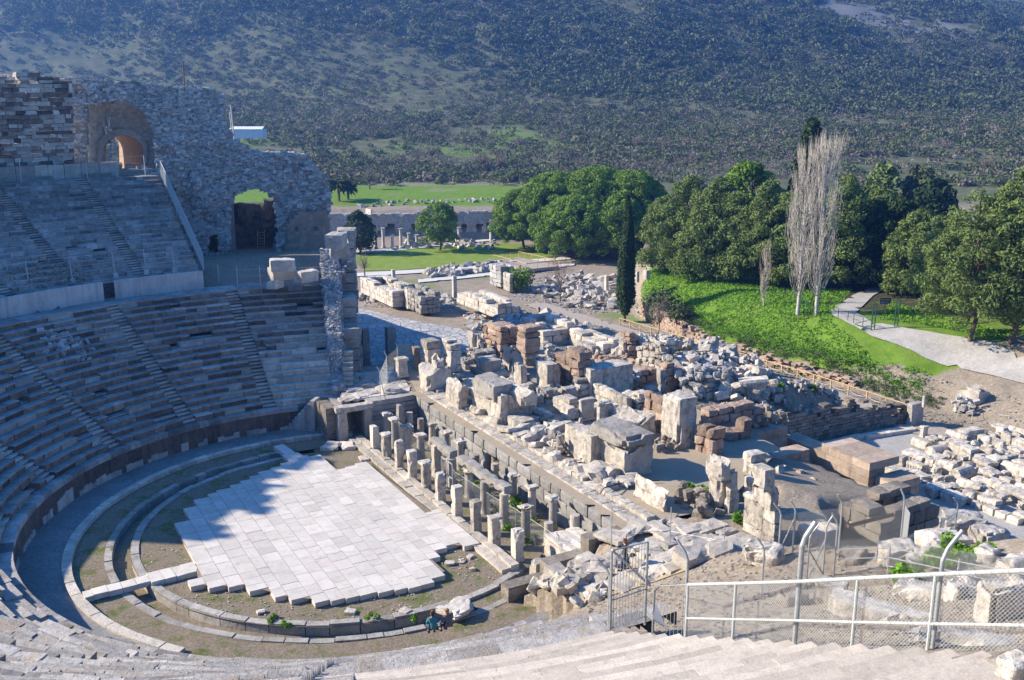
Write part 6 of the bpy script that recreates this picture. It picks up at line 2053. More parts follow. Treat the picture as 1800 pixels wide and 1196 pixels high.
field('rubble_stone', zpoly([(800, 545), (850, 530), (915, 520), (960, 530), (1040, 560), (1060, 585), (960, 572), (915, 565), (905, 590), (850, 580)], -1.6), 85, .6, 1.2, VG + VB[16:], 14, 'rough grey stone on the stony mound between the street and the ashlar walls', 'stone', 'stones of the mound by the street', .5, .8, None, .4)
field('rubble_stone', zpoly([(905, 600), (915, 622), (985, 640), (1090, 640), (1110, 600), (1040, 590), (1010, 612), (905, 608)], 1.4), 60, .5, 1.1, VB[16:] + VG, 15, 'small pale stone strewn around the two ashlar walls', 'stone', 'stones around the ashlar walls', .5, .6)
field('wall_stone', zpoly([(742, 478), (800, 466), (905, 460), (900, 474), (830, 484), (760, 488)], -3.9), 60, .9, 1.5, VG + VB[16:], 16, 'stone of the low broken wall field between the two pale paths', 'stone', 'stones between the pale paths', .3, .9)
field('wall_stone', zpoly([(632, 505), (690, 500), (735, 508), (800, 520), (800, 545), (745, 540), (700, 528), (632, 530)], -2.9), 70, .7, 1.3, VG + VB[16:], 17, 'stone of the ruined street-side foundations left of the mound', 'stone', 'stones of the street foundations', .3, .8)
field('wall_stone', zpoly([(690, 432), (780, 424), (880, 428), (870, 438), (780, 436), (690, 440)], -3.9), 44, .8, 1.5, VB, 18, 'pale stone lined up along the far side of the lawn', 'stone', 'stones beyond the lawn', .3, 1.2)
field('wall_stone', zpoly([(628, 358), (700, 355), (905, 353), (905, 356), (700, 359), (628, 362)], 2.2), 46, .5, .95, VB[16:] + VG, 19, 'pale stone in the row along the edge of the green field', 'stone', 'row of stones on the field edge', .3, .9)
field('debris_stone', [TF(37, 5), TF(47, 3), TF(49, .6), TF(40, .8), TF(36, 2)], 60, .3, .8, VG + VB, 20, 'small stone on the earth slope above the shadowed retaining wall', 'stone', 'debris on the earth slope', .5, .45)
field('debris_stone', [tuple(PX(u, v, 1.5)[:2]) for u, v in [(880, 1040), (950, 1005), (1060, 1010), (1065, 1070), (960, 1075), (890, 1060)]], 46, .4, .9, VS + VB, 21, 'broken pale slab at the ruined end of the lower seats by the steel gate', 'slab', 'debris by the steel gate', .35, .55, None, .2)
RAMP = [TF(6.2, -13.2), TF(12.8, -13.7), TF(15.4, -16), TF(13.8, -20.2), TF(9, -20.5), TF(4.8, -17.2)]
field('paving_slab', RAMP, 70, .9, 1.5, VS, 41, 'worn pale slab of the broken pavement where the auburn haired person walks', 'slab', 'slabs of the broken ramp pavement', .03, .85, None, .0, rot=rad(35))
field('paving_slab', [TF(5.6, 15.8), TF(10.7, 15.8), TF(12, 22), TF(8.6, 24)], 34, .6, 1.25, VS, 43, 'worn slab of the terrace above the parodos doorway', 'slab', 'slabs of the parodos terrace', .03, .8, 2.12, .0, rot=R29)
# marble yard on the plaza: rows of sorted fragments
LOT = zpoly([(1556, 832), (1590, 800), (1640, 778), (1700, 766), (1840, 752), (1860, 930), (1790, 915), (1700, 893), (1620, 862)], -1.9)
rg = np.random.default_rng(23)
P = np.array(LOT); cnt = 0
e1 = (PX(1795, 925, -2) - PX(1540, 822, -2))[:2]; e1 = e1 / np.linalg.norm(e1); e2 = np.array([-e1[1], e1[0]])
for i in range(-40, 40):
    s = rg.uniform(0, 1)
    for j in range(-40, 40):
        q = P.mean(0) + e2 * i * 1.35 + e1 * (s + j * 1.38) + rg.normal(0, .06, 2)
        if not inpoly(q[:1], q[1:], LOT)[0] or rg.random() < .05: continue
        sc = rg.uniform(.8, 1.3)
        fr = rg.random() < .55
        drop('carved_fragment' if fr else 'marble_block', VF[rg.integers(len(VF))] if fr else VB[rg.integers(16)], (q[0], q[1], -1.96 + sc * .38), (rg.normal(0, .06) + (math.pi / 2 if rg.random() < .2 else 0), rg.normal(0, .06), math.atan2(e1[1], e1[0]) + rg.choice([0, 0, math.pi / 2, math.pi]) + rg.normal(0, .07)), (sc * rg.uniform(.8, 1.1), sc * rg.uniform(.8, 1.1), sc * rg.uniform(.8, 1.3)),
             'carved marble fragment sorted in rows on the gravel plaza' if fr else 'plain marble block sorted in rows on the gravel plaza', 'fragment' if fr else 'block', 'sorted carved fragments' if fr else 'sorted plain blocks')
        cnt += 1
# kerb of the yard
k0, k1 = PX(1540, 822, -2), PX(1795, 925, -2)
for i in range(13):
    c = k0 + (k1 - k0) * (i + .5) / 13
    mb = MB(); d = (k1 - k0) / 13
    rough(mb, c, (np.linalg.norm(d) * .93, .7, .5), math.atan2(d[1], d[0]) + rg.normal(0, .04), 0, rg.uniform(.4, .8), .35, .08, .05, 1.4, i + 5, nib=.15)
    tag(mb.build('border_block', M['marble']), 'long pale block in the border of the marble yard', 'block', 'border blocks of the marble yard')
field('fallen_block', [TF(12.7, -9), TF(15.6, -8), TF(16.2, 4), TF(16, 20), TF(12.7, 15)], 85, .6, 1.35, VB + VF[:3], 51, 'broken marble piece lying on the stage ledge among the wall stumps', 'block', 'broken pieces on the stage ledge', .12, .75, 2.35, .1, rot=R29)
# fallen slabs on the orchestra floor
for i, (u, v, s, lab) in enumerate([(1558 / 3.987 + 400, 896 + 380 / 3.987, .5, 'pale slab piece on the brown earth, leftmost of the scatter'), (812, 987, .5, 'pale slab piece in the middle of the brown earth patch'), (826, 979, .4, 'pale slab piece farthest right on the brown earth patch'), (831, 1000, .4, 'pale slab piece nearest the stone kerb on the brown earth'), (640, 807, .75, 'square pale slab lying on the dirt notch of the paving'), (712, 1076, .5, 'flat grey stone near the front kerb'), (616, 1077, .5, 'rounded grey stone at the front of the orchestra'), (459, 1077, .4, 'thin pale flake left of the front kerb weeds'), (803, 1072, 1.5, 'large square white slab beside the seated couple'), (583, 787, 1.3, 'worn stone at the foot of the parodos doorway'), (612, 785, 1.2, 'long worn threshold stone right of the doorway foot')]):
    mb = MB(); p = PX(u, v, .05 if i != 8 else .25)
    rough(mb, p - [0, 0, .06], (s * 1.1, s * .9, .18 if i < 8 else .3), .5 * i, 0, .75, .2, .04, .04, 2, i + 90, maxn=5, nib=.15)
    tag(mb.build('loose_slab', M['pale']), lab, 'slab')
# small rubbly stones spread on old floors and slopes: nobody could count them
def gritty(name, poly, n, s, mat, seed, label, zf=None):
    rg = np.random.default_rng(seed); P = np.array([p[:2] for p in poly])
    x = rg.uniform(P[:, 0].min(), P[:, 0].max(), n); y = rg.uniform(P[:, 1].min(), P[:, 1].max(), n)
    k = inpoly(x, y, poly); x, y = x[k], y[k]
    z = G(x, y) if zf is None else np.full(len(x), zf)
    V0, F0 = cubegrid(1, 1, 1)
    m = len(x)
    S = rg.uniform(s[0], s[1], (m, 1, 3)) * np.array([1, .8, .5])
    V = V0[None] * S * rg.uniform(.6, 1.15, (m, 8, 3)) / 2
    a = rg.uniform(0, 6.28, m); c, si = np.cos(a)[:, None], np.sin(a)[:, None]
    V = np.stack([V[..., 0] * c - V[..., 1] * si, V[..., 0] * si + V[..., 1] * c, V[..., 2] + .3 * V[..., 0] * rg.normal(0, .6, (m, 1))], -1) + np.stack([x, y, z], 1)[:, None]
    mb = MB()
    mb.add(V.reshape(-1, 3), (F0[None] + (np.arange(m) * 8)[:, None, None]).reshape(-1, 4), 0, np.repeat(np.clip(rg.normal(.5, .2, m), 0, 1), 6))
    return tag(mb.build(name, M[mat], base=(0, 0, 0)), label, None, None, 'stuff')


gritty('rubble', HEAP, 900, (.15, .5), 'pale', 31, 'small broken marble filling the big heap')
gritty('rubble', zpoly([(780, 560), (915, 520), (1060, 570), (1090, 620), (960, 650), (890, 610)], -.5), 1500, (.12, .4), 'rubble', 32, 'loose rubble around the ashlar walls')
gritty('rubble', [TF(24, -2), TF(46, .6), TF(47, 22), TF(34, 30), TF(24, 22)], 2600, (.1, .35), 'dirtstone', 33, 'loose stones on the terrace earth')
gritty('rubble', zpoly([(900, 515), (950, 478), (1090, 476), (1095, 550), (1000, 550)], -2.9), 1500, (.15, .5), 'rubble', 34, 'loose stones among the fallen slabs')
gritty('gravel_stones', [POL(r, a) for r, a in ((19, -24), (30, -30), (46, -50), (46, -64.5), (31, -64.5), (19, -46))], 5200, (.05, .22), 'dirtstone', 35, 'stony litter on the near slope')
gritty('gravel_stones', [POL(r, a) for r, a in [(12, x) for x in range(200, 330, 8)] + [(7, x) for x in range(328, 200, -8)]], 700, (.03, .11), 'pale', 36, 'small stones on the orchestra earth', .03)
gritty('gravel_stones', [TF(5.6, -10), TF(10, -10.5), TF(10.2, 12), TF(5.6, 12)], 500, (.06, .25), 'pale', 37, 'broken stones between the columns', -.08)
gritty('gravel_stones', [POL(r, a) for r, a in [(18.6, x) for x in range(214, 318, 8)] + [(36, 278), (36, 214)]], 10, (.05, .2), 'nearseat', 38, 'stony litter on the near seats')
gritty('rubble', zpoly([(635, 500), (800, 505), (800, 550), (640, 535)], -2.9), 900, (.15, .45), 'rubble', 39, 'loose stones of the street foundations')
gritty('gravel_stones', [TF(51, 6), TF(58, 6), TF(60, -12), TF(51.5, -14)], 1200, (.06, .3), 'dirtstone', 40, 'stones on the bare earth slope')

# ------------------------------------------------------------------ agora ruins in the middle distance
sw_y = 200.6
SV = VPlane((-75, sw_y), (40, sw_y))
stoa = thing('stoa_wall', 'long ruined stoa wall with round arches behind the green lawn', 'wall', (-20, sw_y, -4))
so = [SV.at(*p) for p in [(560, 424), (560, 378), (600, 376), (660, 376), (700, 376), (770, 373), (815, 374), (870, 370), (905, 372), (990, 376), (1180, 380), (1180, 424)]]
ho = [[SV.at(*p) for p in arcpix(c - w, c + w, t, 424)] for c, w, t in ((666, 6, 408), (686, 9, 394), (735, 11, 391), (760, 8, 400), (816, 5, 392), (843, 5, 392), (862, 7, 387), (960, 9, 392))]
mb = MB(); sheet(mb, SV, so, ho, .5, 1.6, .22, 3, pix=False); mb.build('masonry', M['rubble'], stoa)
mb = MB(); mb.add([(-75, sw_y + 2.4, -4.2), (40, sw_y + 2.4, -4.2), (40, sw_y + 2.4, .2), (-75, sw_y + 2.4, .2)], [(0, 1, 2, 3)]); mb.build('vault_back', M['brick'], stoa)
AGG = 'standing columns round the agora lawn'
for i, (u, v, vt) in enumerate([(601, 434, 407), (617, 437, 406), (632, 438, 419), (648, 438, 419), (661, 437, 404), (674, 435, 403), (690, 435, 416), (705, 436, 404), (719, 434, 412), (733, 433, 415), (759, 431, 418), (807, 428, 402), (863, 423, 398)]):
    p = PX(u, v, -3.9); h = hgt(p, vt)
    t = thing('agora_column', '%s grey column counted from the left along the far side of the lawn' % (ORD + ['twelfth', 'last'])[i], 'column', p, AGG)
    mb = MB(); mb.lathe(p - [0, 0, .1], [(.42, 0), (.42, .25), (.3, .35), (.27, h)], 10, 0, .6); mb.build('shaft', M['pale'], t, smooth=True)
    mb = MB(); mb.lathe(p + [0, 0, h - .05], [(.28, 0), (.42, .22), (.42, .3)], 8, 0, .6); mb.build('capital', M['pale'], t)
for i, (u, v, vt, w, lab) in enumerate([(692, 502, 474, .5, 'slim grey pillar by the first pale path'), (799, 522, 485, .55, 'tall square pillar standing right of the pale paths'), (720, 541, 508, .9, 'white square pillar beside the marble street'), (1066, 510, 484, .5, 'slender lone column left of the cypress'), (1120, 495, 477, .4, 'short column stub right of the cypress on the bank'), (1137, 490, 475, .7, 'carved capital stub at the left tip of the grassy bank')]):
    p = PX(u, v, [-3.2, -3, -2.7, -2.8, 1, 1.2][i]); h = hgt(p, vt)
    mb = MB(); rough(mb, p - [0, 0, .1], (w, w, h + .1), R29, 0, .65, .3, .05, .03, 1.5, i + 9); 
    tag(mb.build('stone_pillar', M['pale']), lab, 'pillar')
piece('stone_block', 'white box-like block standing on the stoa wall', 652, 378, 369, 642, 655, 'marble', 1.2, 'b', 'block')
piece('ruined_wall', 'dark low ruined wall beside the marble street, near the white square pillar', 740, 552, 516, 700, 775, 'grey', -2.6, 'r', 'wall')
piece('ruined_wall', 'long low wall of squared blocks along the left edge of the street', 690, 540, 512, 634, 740, 'pale', -2.6, 'c', 'wall')
piece('ruined_wall', 'dark stump of rubble wall right of the pale paths', 880, 505, 470, 860, 905, 'rubble', -3.1, 'r', 'wall')
piece('ruined_wall', 'narrow pale block stack beside the dark stump of rubble wall', 896, 512, 482, 884, 902, 'pale', -3.1, 'c', 'wall')
# timber viewing platform with rail
pl = thing('viewing_platform', 'square timber viewing platform with low rails in front of the pines', 'platform', PX(925, 462, -3.6))
pp = [PX(u, v, -3.4) for u, v in ((868, 458), (925, 474), (982, 468), (912, 452))]
mb = MB(); mb.add(pp + [p - [0, 0, .5] for p in pp], [(0, 1, 2, 3), (0, 4, 5, 1), (1, 5, 6, 2), (2, 6, 7, 3), (3, 7, 4, 0)]); mb.build('deck', M['board'], pl)
mb = MB()
for i in range(4):
    a, b = pp[i], pp[(i + 1) % 4]
    n = max(2, int(np.linalg.norm(b - a) / 1.8))
    for k in range(n): q = a + (b - a) * k / n; mb.tube((q, q + [0, 0, .95]), .06, 4)
    mb.tube((a + [0, 0, .95], b + [0, 0, .95]), .06, 4)
mb.build('railing', M['wood'], pl)
# white shed far behind the ruin
p = PX(440, 243, 12.0); q = PX(471, 243, 12.0)
sh = thing('shed', 'long low white sheet metal shed behind the ruin at the foot of the hill', 'shed', p)
W = np.linalg.norm(q - p) * 1.85
mb = MB(); mb.box(p - [W * .05, 0, 0], (W, 5, 2.6), 0, 0, .5); mb.build('wall', M['white'], sh)
mb = MB()
V = [(-W * .55, -2.8, 2.6), (W * .45, -2.8, 2.6), (W * .45, 0, 3.3), (-W * .55, 0, 3.3), (-W * .55, 2.8, 2.6), (W * .45, 2.8, 2.6)]
mb.add(np.array(V) + p, [(0, 1, 2, 3), (3, 2, 5, 4)]); mb.build('roof', M['white'], sh)
# ------------------------------------------------------------------ boardwalk rail, gates, wire fences
def railing(name, label, a, bs, zfun, h=.95, step=2.0, rope=True, mat='wood', cat='railing', group=None):
    P = [TF(a, b, 0) for b in bs]
    t = thing(name, label, cat, np.append(P[0][:2], zfun(P[0][0], P[0][1])), group)
    L = [0]
    for i in range(len(P) - 1): L.append(L[-1] + np.linalg.norm(P[i + 1] - P[i]))
    n = int(L[-1] / step)
    ps = []
    for k in range(n + 1):
        s = L[-1] * k / n
        x = np.interp(s, L, [p[0] for p in P]); y = np.interp(s, L, [p[1] for p in P])
        ps.append(np.array([x, y, zfun(x, y)]))
    for q in ps:
        mb = MB(); mb.box(q, (.11, .11, h), R29, 0, .5); mb.build('post', M[mat], t)
    if rope is not None:
        mb = MB(); mb.tube([q + [0, 0, h - .03] for q in ps], .05, 5); mb.build('top_rail', M[mat], t)
        mb = MB()
        for q0, q1 in zip(ps[:-1], ps[1:]):
            mb.tube([q0 + (q1 - q0) * f + np.array([0, 0, h * .55 - .25 * math.sin(math.pi * f)]) for f in (0, .25, .5, .75, 1)], .025, 4, cap=False)
        mb.build('rope', M['rope'], t)
    return t


bz = lambda x, y: float(np.interp(y, PROF_Y, PROF_Z)) + .12
railing('timber_railing', 'long timber railing with sagging ropes on the bank side of the boardwalk', BW1 + .05, np.linspace(1.5, 44, 30), bz, .95, 2.1)
railing('timber_railing', 'row of short timber posts on the ruin side of the boardwalk', BW0, np.linspace(3, 24, 12), bz, .7, 3.4, None)
# brick revetment under the bank
mb = MB()
pts = [TF(np.interp(b, BANK_B, BANK_A) - .1, b) for b in np.linspace(47, 9, 20)]
coursed(mb, pts, -2.9, -.6, -.1, .2, .45, np.random.default_rng(5), None, .5, 2.5, .015, .22, None, .02, topf=lambda s: .9 + .5 * max(0, 1 - s * 2.4) - .35 * s)
tag(mb.build('brick_wall', M['brick']), 'low pinkish brick wall along the foot of the grassy bank', 'wall')
# ruined stone stump at the right end of the boardwalk
piece('rubble_stump', 'big rubble stump with a white plastered left face at the right end of the boardwalk', 1716, 726, 690, 1676, 1752, 'pale', -1.9, 't', 'ruin')
piece('rubble_stump', 'lower dark rubble lump in front of the plastered stump', 1702, 734, 708, 1672, 1722, 'rubble', -1.9, 'h', 'ruin')
rp = thing('rope_barrier', 'white rope barrier on low posts around the plastered rubble stump', 'barrier', PX(1690, 738, -1.9))
rps = [PX(u, v, -1.9) for u, v in ((1682, 738), (1708, 741), (1730, 730), (1772, 747), (1815, 752))]
for q in rps:
    mb = MB(); mb.tube((q, q + [0, 0, .8]), .035, 5); mb.build('post', M['galvlight'], rp)
mb = MB()
for a, b in zip(rps[:-1], rps[1:]): mb.tube([a + (b - a) * f + np.array([0, 0, .78 - .25 * math.sin(math.pi * f)]) for f in np.linspace(0, 1, 6)], .02, 4)
mb.build('rope', M['galvlight'], rp)
mb = MB(); rough(mb, PX(1772, 752, -1.95), (2.4, 1.2, .25), .3, 0, .7, .3, .04, .03, 2, 4)
tag(mb.build('loose_slab', M['marble']), 'flat pale slab under the rope barrier post', 'slab')
# green swing gate and fence on the road
g0 = ON(1531, 583); g1 = ON(1572, 576)
gt = thing('road_gate', 'green steel road gate standing open with tall square posts', 'gate', g0)
for p, nm in ((g0, 'post'), (g1, 'post')):
    mb = MB(); 
    for d in ((0, 0), (.35, .1)): mb.tube((p + np.array([*d, 0]), p + np.array([*d, 2.9])), .06, 5)
    for z in (.5, 1.3, 2.1, 2.8): mb.tube((p + np.array([0, 0, z]), p + np.array([.35, .1, z])), .03, 4)
    mb.build(nm, M['greenmetal'], gt)
gl = ON(1502, 575)
mb = MB()
for z in (.3, 1.3): mb.tube((g0 + np.array([0, 0, z]), gl + np.array([0, 0, z])), .04, 5)
mb.tube((g0 + np.array([0, 0, 1.3]), gl + np.array([0, 0, .3])), .035, 5)
mb.build('gate_leaf', M['greenmetal'], gt)
fn = thing('road_fence', 'thin dark post fence across the near side of the road', 'fence', ON(1473, 560))
for u, v in ((1473, 560), (1490, 565), (1500, 570), (1516, 577)):
    p = ON(u, v); mb = MB(); mb.tube((p, p + [0, 0, 1.1]), .035, 5); mb.build('post', M['darkmetal'], fn)
mb = MB()
for z in (.6, 1.05): mb.tube([ON(u, v) + [0, 0, z] for u, v in ((1473, 560), (1490, 565), (1500, 570), (1516, 577))], .015, 4)
mb.build('wire', M['darkmetal'], fn)
sp = ON(1555, 545)
sg = thing('road_sign', 'small dark board sign with pale lines of writing beside the road gate', 'sign', sp)
mb = MB(); mb.tube((sp, sp + [0, 0, 1.0]), .04, 5); mb.build('post', M['darkmetal'], sg)
mb = MB(); mb.box(sp + [0, 0, .7], (1.2, .05, .6), .1); mb.build('board', M['darkmetal'], sg)
mb = MB()
for z in (.82, .98, 1.14): mb.box(sp + [0, -.06, z], (.9, .02, .05), .1)
mb.build('lettering', M['white'], sg)
lp = ON(1768, 470)
lm = thing('lamp_post', 'thin grey lamp post rising above the roadside pines', 'lamp', PX(1768, 420, 3))
q = PX(1768, 420, 3.0); mb = MB(); mb.tube((q - [0, 0, 1], q + [0, 0, hgt(q, 300)], q + [.7, 0, hgt(q, 296)]), .1, 6); mb.build('pole', M['galv'], lm)
mb = MB(); mb.box(q + [.9, 0, hgt(q, 297)], (.8, .3, .15)); mb.build('lamp_head', M['galv'], lm)
# green mesh tree guard
p = ON(1424, 556); mb = MB()
for d in ((-.5, 0), (.5, 0), (.5, .8), (-.5, .8)): mb.tube((p + np.array([*d, 0]), p + np.array([*d, 1.6])), .03, 4)
for z in np.arange(.1, 1.6, .16): mb.tube([p + np.array([*d, z]) for d in ((-.5, 0), (.5, 0), (.5, .8), (-.5, .8), (-.5, 0))], .012, 3, cap=False)
tag(mb.build('tree_guard', M['greenmetal']), 'green mesh guard between the trunks of the two poplars', 'guard')

# ------------------------------------------------------------------ near steelwork
def barpost(mb, p, h, bend=0.0, bd=(0, 0), r=.035, n=8):
    pts = [p - [0, 0, .25], p + [0, 0, h]]
    if bend:
        d = np.array([bd[0], bd[1], 0.0])
        pts += [p + d * bend * .25 + [0, 0, h + bend * .45], p + d * bend + [0, 0, h + bend * 1.1]]
    mb.tube(pts, r, n)


def chain(mb, p, q, h0, h1, cell, r, drop=0.0):
    """diamond mesh between two posts; p,q feet, h0/h1 bottom and top heights"""
    d = q - p; L = np.linalg.norm(d[:2]); H = h1 - h0
    if L < .2: return
    n = int((L + H) / cell)
    for k in range(n):
        for sgn in (1, -1):
            s0 = k * cell - (H if sgn > 0 else 0)
            a, b = (s0, 0), (s0 + H, H)
            if sgn < 0: a, b = (s0, 0), (s0 - H, H)
            (x0, y0), (x1, y1) = a, b
            if x0 > x1: x0, y0, x1, y1 = x1, y1, x0, y0
            if x1 <= 0 or x0 >= L: continue
            m = (y1 - y0) / (x1 - x0)
            if x0 < 0: y0 += m * (0 - x0); x0 = 0
            if x1 > L: y1 += m * (L - x1); x1 = L
            f = lambda x, y: p + d * (x / L) + np.array([0, 0, h0 + y])
            mb.tube((f(x0, y0), f(x1, y1)), r, 3, cap=False)


M['wire'] = plain('fence_wire', (.50, .51, .49), .5, .3, .1)
FG = None
edge_az = 294.55
def EDGE(u, v):
    """foot on the right edge of the restored steps seen at photo column u"""
    best = None
    for r in np.linspace(31, 47, 400):
        z = ZD + .02 + (r - 31.3) / .70 * .352
        p = POL(r, edge_az, z)
        e = abs(proj(p)[0] - u)
        if best is None or e < best[0]: best = (e, p)
    return best[1]


# gate at the foot of the steps
ga, gb = PX(1072, 1108, 8.95), PX(1134, 1086, 8.95)
gate = thing('steel_gate', 'open steel bar gate with a diagonal brace at the foot of the restored steps', 'gate', ga)
H1 = hgt(ga, 968); H2 = hgt(gb, 953)
for p, h in ((ga, H1), (gb, H2)):
    mb = MB(); barpost(mb, p, h, r=.04); mb.build('gate_post', M['galv'], gate)
mb = MB()
dg = gb - ga
mb.tube((ga + [0, 0, H1], ga + [.03, 0, .06], gb + [-.03, 0, .06], gb + [0, 0, H2], ga + [0, 0, H1]), .028, 6)
m2 = MB(); m2.tube((ga + [0, 0, 1.0], gb + [0, 0, 1.0]), .025, 6); m2.build('crossbar', M['galv'], gate)
mb.build('gate_frame', M['galv'], gate)
for k in range(1, 12):
    p = ga + dg * k / 12
    mb = MB(); mb.tube((p + [0, 0, .06], p + [0, 0, H1 + (H2 - H1) * k / 12]), .010, 5); mb.build('bar', M['galv'], gate)
mb = MB(); mb.tube((ga + [0, 0, H1 + .02], PX(1143, 1030, 9.6)), .04, 6); mb.build('brace', M['galvlight'], gate)
mb = MB(); p = PX(1069, 1106, 8.95); barpost(mb, p, hgt(p, 1012), .45, (-.8, .2), .035)
tag(mb.build('fence_post', M['galv']), 'bent-topped fence post directly left of the steel gate', 'post')
# flank rail: net-wrapped pipes on posts, with wire mesh below
rail = thing('hand_rail', 'thick pale net-wrapped handrail with a lower rail along the right edge of the restored steps', 'railing', EDGE(1205, 1100))
fus = [1147, 1205, 1287, 1388, 1497, 1627, 1800]
feet = [EDGE(u, 0) for u in fus]
feet[0] = PX(1148, 1100, 9.0)
ext_ = feet[-1] + (feet[-1] - feet[-2]) * .8
tops = [1031, 1028, 1026, 1023, 1017, 1010, 1002]
lows = [1060, 1087, 1089, 1091, 1094, 1097, 1100]
hi = [p + [0, 0, hgt(p, v)] for p, v in zip(feet, tops)]
lo_ = [p + [0, 0, hgt(p, v)] for p, v in zip(feet, lows)]
hi.append(hi[-1] + (hi[-1] - hi[-2]) * .8); lo_.append(lo_[-1] + (lo_[-1] - lo_[-2]) * .8)
mb = MB(); mb.tube(hi[1:], .042, 10); mb.build('top_rail', M['galvlight'], rail)
mb = MB(); mb.tube(lo_[1:], .031, 8); mb.build('lower_rail', M['galvlight'], rail)
mb = MB()
for A_, r_ in ((hi, .044), (lo_, .033)):
    for a, b in zip(A_[1:-1], A_[2:]):
        L = np.linalg.norm(b - a); d = (b - a) / L
        x = np.cross(d, [0, 0, 1.0]); x /= np.linalg.norm(x); y = np.cross(x, d)
        for sg in (1, -1):
            n = int(L / .02)
            mb.tube([a + d * (L * k / n) + r_ * (math.cos(sg * k * 1.05) * x + math.sin(sg * k * 1.05) * y) for k in range(n + 1)], .007, 3, cap=False)
mb.build('net_wrap', M['wire'], rail)
for i in (1, 2, 4, 5):
    mb = MB(); mb.tube((feet[i] - [0, 0, .5], hi[i]), .036, 8); mb.build('post', M['galvlight'], rail)
mb = MB(); mb.tube((feet[0] - [0, 0, .3], hi[0] - [0, 0, .15], hi[0] + (hi[1] - hi[0]) * .15), .04, 8); mb.build('end_post', M['galv'], rail)
mb = MB()
mb.tube((hi[0], hi[1]), .02, 6)
for k in range(1, 9):
    f = k / 9; a = hi[0] + (hi[1] - hi[0]) * f
    mb.tube((feet[0] + (feet[1] - feet[0]) * f, a), .008, 4)
mb.build('bar_panel', M['galv'], rail)
tall = thing('wire_fence', 'near diamond mesh wire fence on tall bent posts beside the handrail', 'fence', feet[3])
nf = [PX(1203, 1117, 9.6), feet[3] + np.append(AXN * .15, 0), ]
for i, (u, vt) in enumerate([(1203, 985), (1388, 960), (1630, 985)]):
    p = [nf[0], nf[1], feet[5] + np.append(AXN * .15, 0)][i]
    mb = MB(); h = hgt(p, vt); barpost(mb, p, h, .5, [(-.6, .4), (.55, .1), (.7, .2)][i], .06 if i == 1 else .04, 10); mb.build('post', M['galv'], tall)
fp = [nf[0], nf[1], feet[5] + np.append(AXN * .15, 0), feet[6] + np.append(AXN * .15, 0)]
fp.append(fp[-1] + (fp[-1] - fp[-2]) * .8)
mb = MB()
for a, b in zip(fp[:-1], fp[1:]):
    chain(mb, a, b, -.25, 1.7, .09, .0042)
mb.build('mesh', M['wire'], tall)
# second fence across the slope
F2 = [(1336, 1058, 935), (1403, 1018, 915), (1443, 1014, 900), (1466, 1013, 898), (1560, 1010, 900), (1640, 1002, 955)]
def post_on(u, v): return ON(u, v, 8)


f2 = thing('wire_fence', 'middle diamond mesh fence with bent posts across the stony slope', 'fence', post_on(1443, 985))
pp2 = [post_on(u, v) for u, v in ((1338, 1050), (1417, 1030), (1446, 1014), (1465, 1012), (1560, 1010), (1680, 1040), (1810, 1085))]
for k, p in enumerate(pp2):
    mb = MB(); barpost(mb, p, [1.9, 2.0, 2.1, 2.1, 1.15, 1.2, 1.2][k], .45 if k < 4 else 0, [(-.6, .2), (.7, .1), (.6, .2), (-.5, .2), (0, 0), (0, 0), (0, 0)][k], .035); mb.build('post', M['galv'], f2)
mb = MB()
for a, b in zip(pp2[:-1], pp2[1:]): chain(mb, a, b, .05, 1.5, .12, .0042)
mb.build('mesh', M['wire'], f2)
mb = MB()
for a, b in zip(pp2[3:-1], pp2[4:]):
    for z in (.35, .7, 1.1): mb.tube((a + [0, 0, z], b + [0, 0, z]), .022, 5)
mb.tube((pp2[1] + [0, 0, .2], pp2[2] + [0, 0, 1.6]), .03, 5)
mb.tube((pp2[2] + [0, 0, .1], pp2[1] + [0, 0, 1.5]), .03, 5)
mb.build('rails', M['galv'], f2)
f3 = thing('wire_fence', 'far diamond mesh fence with bent posts between the grey stacked pier and the plaza', 'fence', post_on(1475, 963))
pp3 = [post_on(u, v) for u, v in ((1368, 978), (1393, 972), (1474, 965), (1582, 961), (1596, 956), (1677, 946))]
hs = [1.9, 1.9, 1.95, 2.0, 2.1, 2.2]
for k, p in enumerate(pp3):
    mb = MB(); barpost(mb, p, hs[k], .45, [(-.7, .2), (-.5, .1), (-.5, 0), (-.4, .1), (-.4, 0), (-.7, 0)][k], .04); mb.build('post', M['galv'], f3)
mb = MB()
for a, b in zip(pp3[:-1], pp3[1:]): chain(mb, a, b, .05, 1.85, .12, .006)
mb.build('mesh', M['wire'], f3)
mb = MB()
for a, b, z0, z1 in ((pp3[5], pp3[4], 1.7, .1), (pp3[5], pp3[5] + np.array([-2.1, -.6, 0]), 1.6, -.1), (pp3[1], pp3[0], 1.6, .1)): mb.tube((a + [0, 0, z0], b + [0, 0, z1]), .035, 5)
mb.build('braces', M['galv'], f3)
